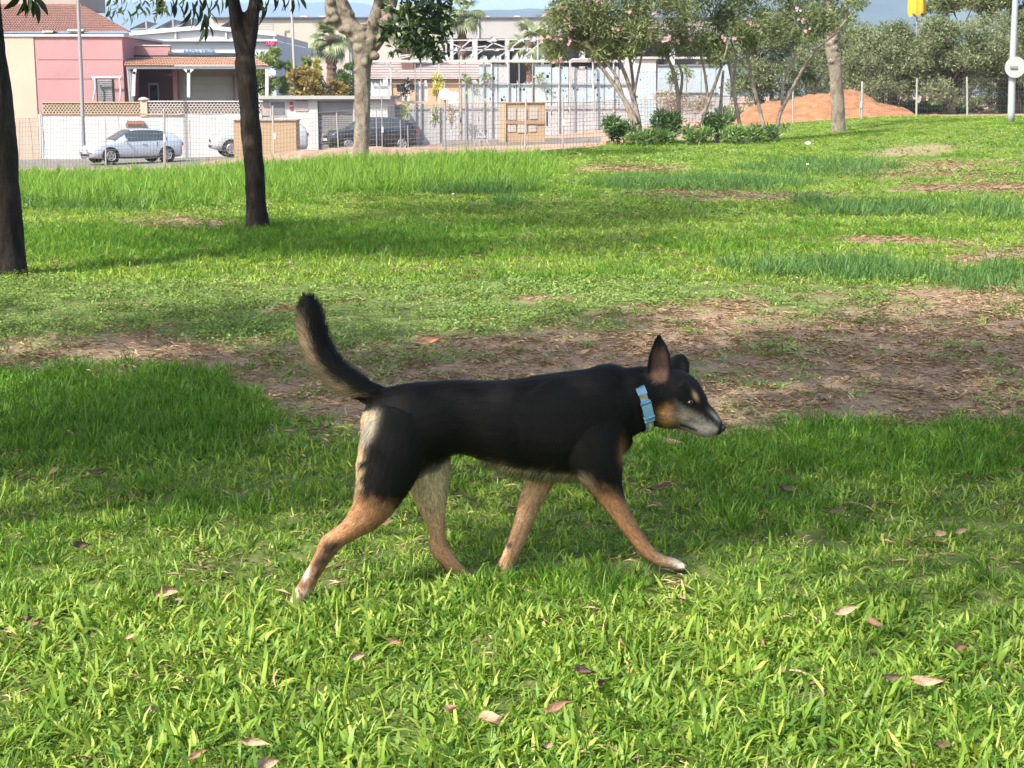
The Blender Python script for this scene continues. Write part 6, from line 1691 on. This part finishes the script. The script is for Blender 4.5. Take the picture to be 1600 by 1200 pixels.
# dry bush and weeds before the greenhouse
for nm, label, cat, px, py, w_, h_, Y_, lm, n, ls in [('dry_bush', 'dry whitish brown bush behind the oleander stems', 'bush', 1068, 205, 84, 56, 62, L_dry, 1900, .12), ('weed', 'yellow-green weed growing through the greenhouse frame', 'plant', 682, 158, 24, 40, 78, leaf_mat('weed_yellow', [(.1, (.28, .30, .05)), (.9, (.48, .46, .12))], .3, .05), 260, .2),
        ('weed', 'hanging green weed right of the black car', 'plant', 679, 200, 11, 32, 70, L_shrub2, 90, .2), ('weed', 'brownish weed beside the hanging green one', 'plant', 705, 202, 13, 34, 70, L_dry, 90, .2), ('weed', 'green weed behind the tail of the black car', 'plant', 631, 196, 12, 34, 74, L_shrub2, 90, .2),
        ('weed', 'dark climbing plant on the brown greenhouse gap', 'plant', 634, 160, 20, 34, 77, pmat('dead_vine', (.06, .05, .045), .9), 120, .26), ('weed', 'small green plant on top of the blue sheets', 'plant', 730, 132, 22, 14, 79.6, L_shrub2, 70, .18), ('weed', 'bright green plant in the torn sheet', 'plant', 842, 132, 14, 18, 79.6, L_citrus, 70, .18),
        ('weed', 'green plant against the far blue wall', 'plant', 1075, 130, 18, 26, 81, L_citrus, 110, .2), ('weed', 'tall brownish plant left of the far blue wall', 'plant', 1045, 150, 28, 42, 80.5, L_citrus, 200, .2), ('weed', 'green leaf tuft on the middle sheets', 'plant', 760, 128, 20, 14, 79.6, L_shrub2, 60, .18)]:
    b = at(px, py, Y_); s_ = Y_ / FPX; t = thing(nm, label, cat, tuple(b)); mb = MB(); cl = []; rg_ = random.Random(px)
    for k in range(6):
        tip = b + Vector((rg_.uniform(-.4, .4) * w_ * s_, rg_.uniform(-.2, .2), rg_.uniform(.35, .9) * h_ * s_)); limb(mb, b, tip, .02, .008, k, 4, sides=5); cl.append((tip, (w_ * s_ * .24, .2, h_ * s_ * .22), n // 6))
    part('stem', mb, M_bark_thin, t); tag(part('foliage', leaves(cl, ls, ls * .35, px, .3, 'foliage'), lm, t), kind='stuff')
# folded yellow parasol
yp = thing('folded_parasol', 'folded yellow parasol rising above the olive trees', 'parasol', tuple(at(1432, 60, 76)))
vs = []; n = 24; rows = [(-30, 3), (-22, 9), (-8, 11), (6, 12), (16, 12.5), (24, 12)]
for py, hw in rows:
    c = at(1432.5, py, 76)
    for k in range(n):
        a_ = 2 * math.pi * k / n; r_ = hw * 76 / FPX * (1 + .16 * math.cos(6 * a_)); vs.append((c.x + r_ * math.cos(a_), c.y + r_ * math.sin(a_), c.z + .10 * math.cos(6 * a_ + 1) * (1 if py > 20 else 0)))
part('canopy', MB().add(vs, [(i * n + k, i * n + (k + 1) % n, (i + 1) * n + (k + 1) % n, (i + 1) * n + k) for i in range(len(rows) - 1) for k in range(n)]), pmat('yellow_cloth', (.72, .48, .03), .8, .1, 3), yp, smooth=True)
part('pole', MB().tube([at(1432.5, 190, 76), at(1432.5, -36, 76)], .04, 8), M_galv, yp)
# distant hills
def ridge(name, prof_, Y_, depth, mat, amp):
    vs = []; fs = []; n = 160; m_ = 10; x0 = prof_[0][0]; x1 = prof_[-1][0]
    for i in range(n + 1):
        px = x0 + (x1 - x0) * i / n; py = np.interp(px, [p[0] for p in prof_], [p[1] for p in prof_]) + amp * (fbm(np.array([px * .03]), np.array([Y_ * .01]), 5)[0] - .5) * 2
        crest = at(px, py, Y_ + depth)
        for j in range(m_ + 1):
            f = j / m_; z = -3 + (crest.z + 3) * math.sin(math.pi / 2 * f) ** 1.2; yy = Y_ + depth * f
            vs.append((crest.x * yy / (Y_ + depth) + 0, yy, z * (1 + .10 * (fbm(np.array([px * .05]), np.array([f * 5.0]), 4)[0] - .5) * math.sin(math.pi * f))))
        vs[-1] = (crest.x, Y_ + depth, crest.z)
    for i in range(n):
        for j in range(m_):
            a_ = i * (m_ + 1) + j; fs.append((a_, a_ + m_ + 1, a_ + m_ + 2, a_ + 1))
    return tag(mk(name, MB().add(vs, fs).mesh(name), mat, smooth=True), kind='structure')
M_hill = pmat('wooded_hill', (.075, .10, .05), .95, .5, .006, dirt=(.05, .08, .04)); M_hill2 = pmat('far_mountain', (.10, .12, .09), .95, .3, .002)
ridge('mountain', [(-900, 30), (-300, 8), (100, 10), (250, 2), (420, 5), (560, 4), (640, 20), (760, 60), (900, 90)], 5200, 900, M_hill2, 3)
ridge('hill', [(560, 60), (700, 26), (760, 17), (800, 15), (830, 12), (850, 15), (900, 16), (1000, 6), (1200, -4), (1380, -10), (1460, 0), (1700, -12), (2500, -20)], 2300, 500, M_hill, 2.5)

# ------------------------------------------------------------------ parked cars
M_tyre = pmat('tyre', (.02, .02, .02), .85, .2, 20); M_rim = pmat('alloy_rim', (.55, .55, .56), .35, .04, 5, metal=.6); M_under = pmat('underbody', (.015, .015, .016), .8)
M_cglass = glass_mat('car_glass', (.035, .045, .05), .05); M_lamp = glass_mat('headlamp_glass', (.55, .58, .6), .12); M_tail = glass_mat('tail_lamp', (.35, .02, .03), .2)
M_plate = pmat('number_plate', (.7, .7, .7), .5)
def paint(name, col, metal=.5):
    m, nt, out = new_mat(name); p = nt.nodes.new('ShaderNodeBsdfPrincipled'); p.inputs['Base Color'].default_value = (*col, 1); p.inputs['Metallic'].default_value = metal
    p.inputs['Roughness'].default_value = .34; p.inputs['Coat Weight'].default_value = .7; p.inputs['Coat Roughness'].default_value = .06
    nt.links.new(p.outputs[0], out.inputs['Surface']); return m
def car(label, loc, rz, pm, st, wheel_x, wr_, side_gl, ws, rg_gl, emblem=False, name='parked_car'):
    """st: stations (x, half width, sill z, belt z, roof z, roof half width); front is +x"""
    t = thing(name, label, 'car', tuple(loc), rz)
    S = catmull(st, 4); rows = []
    for x, w_, zb, zl, zr, wr2 in S:
        wr2 = min(wr2, w_ - .01); zr = max(zr, zl + .012); half = [(0, zb), (w_ * .8, zb), (w_ * .97, zb + .07), (w_, zb + .22), (w_ * 1.0, (zb + zl) * .55), (w_ * .975, zl - .06), (w_ * .955, zl), (wr2 * 1.02, zr - .035), (wr2 * .9, zr), (wr2 * .5, zr + .022), (0, zr + .03)]
        rows.append([(x, y, z) for y, z in half] + [(x, -y, z) for y, z in half[-2:0:-1]])
    n = len(rows[0]); body = MB(); glass = {}
    vs = [p for r_ in rows for p in r_]; nh = 11
    def inr(x, r_): return r_[0] <= x <= r_[1]
    bf = []
    for i in range(len(rows) - 1):
        xm = (rows[i][0][0] + rows[i + 1][0][0]) / 2
        for k in range(n):
            k2 = (k + 1) % n; f = (i * n + k, i * n + k2, (i + 1) * n + k2, (i + 1) * n + k); key = None
            kk = k if k < nh - 1 else n - 1 - k
            if kk == 6:
                for gi, g_ in enumerate(side_gl):
                    if inr(xm, g_): key = ('side_window', gi, k < nh)
            if kk in (8, 9, 7):
                if inr(xm, ws): key = ('windscreen',)
                elif inr(xm, rg_gl): key = ('rear_window',)
            if key: glass.setdefault(key, []).append(f)
            else: bf.append(f)
    bf.append(tuple(range(n))[::-1]); bf.append(tuple((len(rows) - 1) * n + k for k in range(n)))
    body_o = part('body', MB().add(vs, bf), pm, t, local=True, smooth=True)
    for key, fs in glass.items(): part(key[0], MB().add(vs, fs), M_cglass, t, local=True, smooth=True)
    for o_ in list(t.children): pass
    wmax = max(r_[1] for r_ in st)
    for wx in wheel_x:
        for sy in (-1, 1):
            y0 = sy * (wmax - .005)
            arch = MB().lathe([(wr_ * 1.2, -.06), (wr_ * 1.2, .012)], (wx, y0, wr_ * 1.02), 24, 'y') if sy > 0 else MB().lathe([(wr_ * 1.2, -.012), (wr_ * 1.2, .06)], (wx, y0, wr_ * 1.02), 24, 'y')
            part('wheel_arch', arch, M_under, t, local=True)
            wmb = MB().lathe([(wr_ * .7, -.1), (wr_ * .96, -.1), (wr_, -.07), (wr_, .07), (wr_ * .96, .1), (wr_ * .66, .1)], (wx, y0 - sy * .075, wr_), 28, 'y')
            wh_ = part('wheel', wmb, M_tyre, t, local=True, smooth=True)
            rim = MB().lathe([(wr_ * .66, 0), (wr_ * .66, sy * .01)], (wx, y0 + sy * .022, wr_), 24, 'y'); part('rim_well', rim, M_under, wh_, local=True)
            sp = MB()
            for k in range(5):
                a_ = k * 2 * math.pi / 5 + .3; u_ = Vector((math.cos(a_), 0, math.sin(a_))); v_ = Vector((-math.sin(a_), 0, math.cos(a_))); c = Vector((wx, y0 + sy * .036, wr_))
                sp.add([c + u_ * .02 - v_ * wr_ * .16, c + u_ * .02 + v_ * wr_ * .16, c + u_ * wr_ * .63 + v_ * wr_ * .21, c + u_ * wr_ * .63 - v_ * wr_ * .21], [(0, 1, 2, 3)])
            ring = MB().tube([(wx + wr_ * .62 * math.cos(a_ * .2618), y0 + sy * .034, wr_ + wr_ * .62 * math.sin(a_ * .2618)) for a_ in range(25)], .018, 5, cap=False); sp.add(ring.v, ring.f)
            part('rim', sp, M_rim, wh_, local=True)
    fx = st[-1][0]; fw = st[-1][1]; s2 = st[-2]
    part('grille', MB().box(fx - .06, fx + .012, -.34, .34, st[-1][2] + .22, st[-1][3] + .05), M_under, t, local=True, bevel=.02)
    part('lower_grille', MB().box(fx - .1, fx + .006, -fw * .85, fw * .85, st[-1][2] + .03, st[-1][2] + .15), M_under, t, local=True, bevel=.02)
    part('number_plate', MB().box(fx, fx + .022, -.26, .26, st[-1][2] + .17, st[-1][2] + .28), M_plate, t, local=True)
    for sy in (-1, 1):
        a_ = Vector((fx - .02, sy * fw * .8, s2[3] - .12)); b_ = Vector((fx - .36, sy * (s2[1] + .02), s2[3] - .02)); e = Vector((0, 0, .13))
        part('headlamp', MB().add([a_ - e * .5, b_ - e * .35, b_ + e * .55, a_ + e * .5, a_ - e * .5 + Vector((-.12, -sy * .1, 0)), b_ - e * .3 + Vector((-.05, -sy * .12, 0)), b_ + e * .5 + Vector((-.05, -sy * .12, 0)), a_ + e * .5 + Vector((-.12, -sy * .1, 0))], [(0, 1, 2, 3), (3, 2, 6, 7), (0, 3, 7, 4), (1, 5, 6, 2)]), M_lamp, t, local=True)
        rx = st[0][0]
        part('tail_lamp', MB().box(rx - .02, rx + .28, sy * (st[1][1] - .04) - .03, sy * (st[1][1] - .04) + .03 + .025 * sy, st[1][3] - .2, st[1][3] - .03), M_tail, t, local=True, bevel=.015)
        mx_ = ws[0] + (ws[1] - ws[0]) * .55
        part('mirror', ball((mx_ - .05, sy * (wmax + .08), st[5][3] + .06), .09, .10, .065, 8), pm, t, local=True, smooth=True)
        part('door_handle', MB().box(-.35, -.15, sy * wmax - .012, sy * wmax + .02 * 1, .78, .81), pm, t, local=True)
        part('sill', MB().box(wheel_x[1] + wr_ * 1.2, wheel_x[0] - wr_ * 1.2, sy * (wmax - .06) - .04, sy * (wmax - .06) + .04, st[4][2] - .01, st[4][2] + .06), M_under, t, local=True)
        part('door_seam', MB().box(ws[0] - 1.12, ws[0] - 1.105, sy * wmax * .985 - .012, sy * wmax * .985 + .012, st[4][2] + .1, st[4][3] - .05), M_under, t, local=True)
    if emblem:
        for k in range(4):
            q = [(fx + .016, (k - 1.5) * .055 + .036 * math.cos(a_ * .5236), st[-1][3] - .0 + .036 * math.sin(a_ * .5236)) for a_ in range(13)]; part('emblem', MB().tube(q, .006, 5, cap=False), M_rim, t, local=True)
    return t
hatch = [(-2.08, .66, .36, .74, .78, .56), (-2.05, .78, .28, .90, .96, .62), (-1.98, .84, .22, .95, 1.05, .60), (-1.62, .87, .20, .95, 1.27, .57), (-1.0, .885, .19, .93, 1.40, .57), (-.2, .885, .19, .915, 1.42, .565), (.22, .885, .19, .905, 1.385, .555), (.62, .88, .19, .90, 1.18, .60), (1.02, .875, .19, .89, .945, .68), (1.15, .87, .19, .865, .89, .70), (1.7, .84, .20, .77, .80, .66), (1.98, .76, .22, .66, .69, .60), (2.10, .62, .25, .52, .56, .5)]
silver = paint('silver_paint', (.42, .46, .52), .3)
c0 = at(206, 253, 68)
car('silver hatchback parked behind the mesh fence in front of the white wall', c0, R(180 + 36), silver, hatch, (1.28, -1.28), .315, [(-1.35, -.62), (-.54, .5)], (.26, 1.0), (-2.0, -1.66), True)
suv = [(-2.1, .70, .40, .90, .94, .58), (-2.06, .80, .32, 1.04, 1.10, .64), (-2.0, .86, .28, 1.08, 1.22, .62), (-1.72, .89, .26, 1.07, 1.41, .60), (-1.0, .905, .25, 1.04, 1.53, .60), (-.1, .905, .25, 1.02, 1.55, .60), (.32, .905, .25, 1.01, 1.50, .59), (.7, .90, .25, 1.00, 1.28, .63), (1.05, .895, .25, 1.01, 1.06, .70), (1.2, .89, .25, .99, 1.02, .72), (1.75, .86, .27, .92, .95, .68), (2.02, .78, .30, .82, .85, .62), (2.12, .66, .34, .68, .72, .52)]
car('black car half hidden by the pollarded trunk', at(577, 236, 73), R(180 + 24), paint('black_paint', (.018, .018, .02), .3), suv, (1.3, -1.3), .34, [(-1.62, -.75), (-.67, .6)], (.36, 1.02), (-2.03, -1.74))
car('light grey car mostly hidden behind the tan cabinet and dark forked trunk', at(404, 243, 69), R(180 + 18), paint('grey_paint', (.38, .40, .41), .3), suv, (1.3, -1.3), .34, [(-1.62, -.75), (-.67, .6)], (.36, 1.02), (-2.03, -1.74))
# ------------------------------------------------------------------ fallen leaves and litter on the lawn
pmat = _pm0
M_dleaf = pmat('dead_leaf_brown', (.23, .135, .08), .8, .35, 30, .5, 120); M_dleaf2 = pmat('dead_leaf_tan', (.35, .24, .15), .8, .3, 30, .5, 120); M_dleaf3 = pmat('dead_leaf_dark', (.11, .07, .05), .8, .35, 30, .5, 120); M_dleaf4 = pmat('dead_leaf_orange', (.46, .25, .14), .8, .3, 30, .5, 120)
def dead_leaf(l, w, curl, seed):
    rg = random.Random(seed); n = 8; vs = []; fs = []; m_ = 6
    for i in range(n + 1):
        t = i / n; hw = w * .5 * math.sin(math.pi * min(1, t * .94 + .03)) ** .7 * (1 - .25 * t)
        for j in range(m_ + 1):
            s_ = -1 + 2 * j / m_; k_ = curl * 1.5 * (.5 + t)
            vs.append((t * l - l / 2 + .12 * l * math.sin(s_ * 2 + seed), hw * math.sin(s_ * k_) / max(k_, .2) * 1.05, hw * (1 - math.cos(s_ * k_)) / max(k_, .2) * 1.3 + (.9 * curl + .3) * l * (t - .45) ** 2 + rg.uniform(-.06, .06) * w))
    for i in range(n):
        for j in range(m_):
            a_ = i * (m_ + 1) + j; fs.append((a_, a_ + 1, a_ + m_ + 2, a_ + m_ + 1))
    return MB().add(vs, fs)
def put_leaf(label, px, py, wpx, mat, rot, tilt, curl, asp=.5, seed=0, lift=.05):
    g0 = gnd(px, py); Y_ = g0.y
    # lift: the leaf rests on top of the blades
    u = (CAMZ - lift) / CAMZ; p = Vector((g0.x * u, g0.y * u, lift + Hf(g0.x * u, g0.y * u)))
    l = wpx * p.y * 1.03 / FPX
    o = dead_leaf(l, l * asp, curl, seed).build('dry_leaf', mat, None, smooth=True); o.location = p; o.rotation_euler = (R(min(85, tilt[0] * 1.35 + 8)), R(tilt[1] + 12 * math.sin(seed * 2.3)), R(rot + 18 * math.sin(seed * 1.7))); tag(o, label, 'leaf', 'fallen dry leaves on the lawn')
for i, a_ in enumerate([
    ('upright brown leaf standing behind the rear paw on the left', 258, 922, 34, M_dleaf2, 20, (70, 10), .9, .8),
    ('crumpled reddish leaf near the left border', 40, 970, 26, M_dleaf, 70, (20, 20), 1.2, .7), ('second crumpled reddish leaf near the left border', 60, 973, 20, M_dleaf, 10, (30, -15), 1.2, .7),
    ('thin tan leaf on edge left of centre foreground', 426, 1062, 40, M_dleaf2, 120, (65, -30), .5, .35), ('small pale leaf below the thin tan leaf', 236, 1108, 20, M_dleaf2, 80, (60, 0), .6, .6), ('orange sliver leaf left of the rear paw', 202, 995, 20, M_dleaf4, 15, (30, 0), .4, .35),
    ('long pale curled leaf near the bottom border', 398, 1160, 46, M_dleaf2, 10, (40, 0), .8, .4), ('narrow brown leaf at the bottom left of centre', 310, 1178, 34, M_dleaf, 25, (35, -10), .6, .4), ('pale leaf cut by the bottom border', 415, 1192, 40, M_dleaf2, 30, (45, 10), .4, .6),
    ('brown leaf below the dog belly in the sun', 614, 1002, 24, M_dleaf, 10, (40, 0), .6, .5), ('rounded tan leaf left of the sunlit centre', 556, 1024, 24, M_dleaf2, 50, (55, 0), .7, .7), ('slanting pinkish leaf at bottom centre', 698, 1108, 36, M_dleaf, 140, (50, 20), .6, .4),
    ('large tan leaf leaning at bottom centre', 762, 1124, 42, M_dleaf2, 130, (60, 15), .5, .75), ('flat brown leaf right of bottom centre', 872, 1106, 40, M_dleaf, 8, (25, 0), .8, .55), ('curled dark leaf above the flat brown leaf', 910, 1048, 34, M_dleaf3, 20, (35, 10), 1.1, .6), ('small cupped leaf near the dark curled one', 932, 1066, 28, M_dleaf, 60, (50, 0), 1.2, .8),
    ('upright rust leaf right of centre', 968, 1002, 22, M_dleaf, 90, (80, 0), .5, .5), ('tiny pale leaf at bottom centre right', 855, 1164, 18, M_dleaf2, 50, (50, 0), .4, .6),
    ('tan leaf on the shaded grass at the right', 1320, 956, 36, M_dleaf2, 15, (30, 0), .7, .5), ('tall twisted brown leaf at the right', 1357, 972, 44, M_dleaf, 95, (80, 10), .9, .4), ('brown leaf near the right border', 1496, 1012, 30, M_dleaf, 20, (35, 0), .8, .6),
    ('broad folded leaf in the sunlit grass on the right', 1450, 1066, 52, M_dleaf2, 10, (30, 10), .8, .45), ('darker leaf beside the broad folded leaf', 1392, 1060, 34, M_dleaf3, 20, (30, 0), .9, .5), ('dark reddish leaf at lower right', 1470, 1164, 30, M_dleaf3, 5, (30, 0), .6, .5), ('upright rust leaf in the grass below the front paw', 1190, 1002, 24, M_dleaf, 85, (75, 0), .5, .55),
    ('rusty leaf at the right border beside the bare earth', 1578, 678, 36, M_dleaf4, 20, (50, 0), 1.0, .5), ('pale orange leaf on the path above the dog back', 672, 535, 34, M_dleaf4, 10, (35, 0), .8, .5), ('pale leaf on the path right of the orange one', 765, 562, 14, M_dleaf2, 20, (30, 0), .5, .5),
    ('cream curled leaf on the path behind the tail', 520, 629, 26, M_dleaf2, 8, (30, 0), .7, .4), ('reddish flat leaf behind the rear leg', 600, 818, 32, M_dleaf, 5, (15, 0), .5, .4), ('tan leaf just below the dog muzzle', 1050, 692, 26, M_dleaf2, 150, (45, 0), .7, .5), ('pale leaf on the clover above the ear', 1034, 488, 30, M_dleaf2, 5, (15, 0), .5, .3),
    ('grey brown leaf on the path above the neck', 915, 552, 26, M_dleaf2, 10, (20, 0), .6, .4), ('brown leaf on the path right of the head', 1190, 563, 26, M_dleaf, 10, (15, 0), .7, .4), ('dark leaf on the lawn below the path left', 150, 740, 30, M_dleaf3, 8, (20, 0), .8, .45), ('dark curled leaf between the right grass tufts', 1030, 764, 34, M_dleaf3, 5, (20, 0), .8, .4),
    ('dry leaf at the right in shaded grass', 1466, 834, 22, M_dleaf2, 30, (35, 0), .7, .6), ('pale dry leaf beside the shaded one at right', 1500, 830, 20, M_dleaf2, 10, (40, 0), .6, .5), ('brown leaf in shaded grass at the far left', 108, 678, 24, M_dleaf2, 120, (50, 0), .8, .45), ('grey leaf in the shade left of the dog', 125, 852, 26, M_dleaf3, 40, (40, 0), .8, .6),
    ('small brown leaf right of the path centre', 1418, 640, 20, M_dleaf2, 10, (25, 0), .6, .4), ('cream flake on the path at right', 1550, 630, 16, M_dleaf2, 0, (30, 0), .4, .6), ('brown leaf low in the right grass', 1230, 765, 30, M_dleaf3, 5, (20, 0), .7, .4), ('dark leaf in the grass left of the front paw', 1308, 800, 36, M_dleaf3, 5, (15, 0), .7, .35)]):
    put_leaf(*a_[:4], a_[4], a_[5], a_[6], a_[7], a_[8], seed=i, lift=.045 if a_[2] > 680 else .018)
# litter
for label, px, py, s_, Yl in (('white plastic scrap on the far lawn below the mound', 1263, 224, 4.6, 34.0), ('second white scrap in the tall grass right', 1262, 257, 2.6, 27.5), ('white paper scrap by the dark tall grass', 708, 304, 3, 20.0)):
    c = at(px, py, Yl); b = ball((0, 0, 0), s_ * Yl / FPX, s_ * Yl / FPX * .8, s_ * Yl / FPX * .7, 9); rb = random.Random(px)
    o = MB().add([Vector(v) * rb.uniform(.8, 1.15) for v in b.v], b.f).build('plastic_scrap', pmat('scrap_white', (.75, .75, .73), .6, .05), None, smooth=True); o.location = c; tag(o, label, 'litter')
# orange flower-like scrap
c = at(1383, 258, 28); b = ball((0, 0, 0), .05, .04, .05, 8); o = MB().add(b.v, b.f).build('orange_scrap', pmat('scrap_orange', (.6, .2, .08), .7), None, smooth=True); o.location = c; tag(o, 'tiny orange scrap on the far right lawn', 'litter')

# ------------------------------------------------------------------ the air
hz = MB().box(-3900, 3900, -350, 6950, -6, 620).mesh('haze')
m, nt, out = new_mat('haze_air')
pv = nt.nodes.new('ShaderNodeVolumePrincipled'); pv.inputs['Color'].default_value = (.50, .70, 1.0, 1); pv.inputs['Density'].default_value = 2.3e-4; pv.inputs['Anisotropy'].default_value = .1
nt.links.new(pv.outputs[0], out.inputs['Volume'])
tag(mk('haze', hz, m), 'thin bluish haze over the whole place', 'haze', kind='stuff')
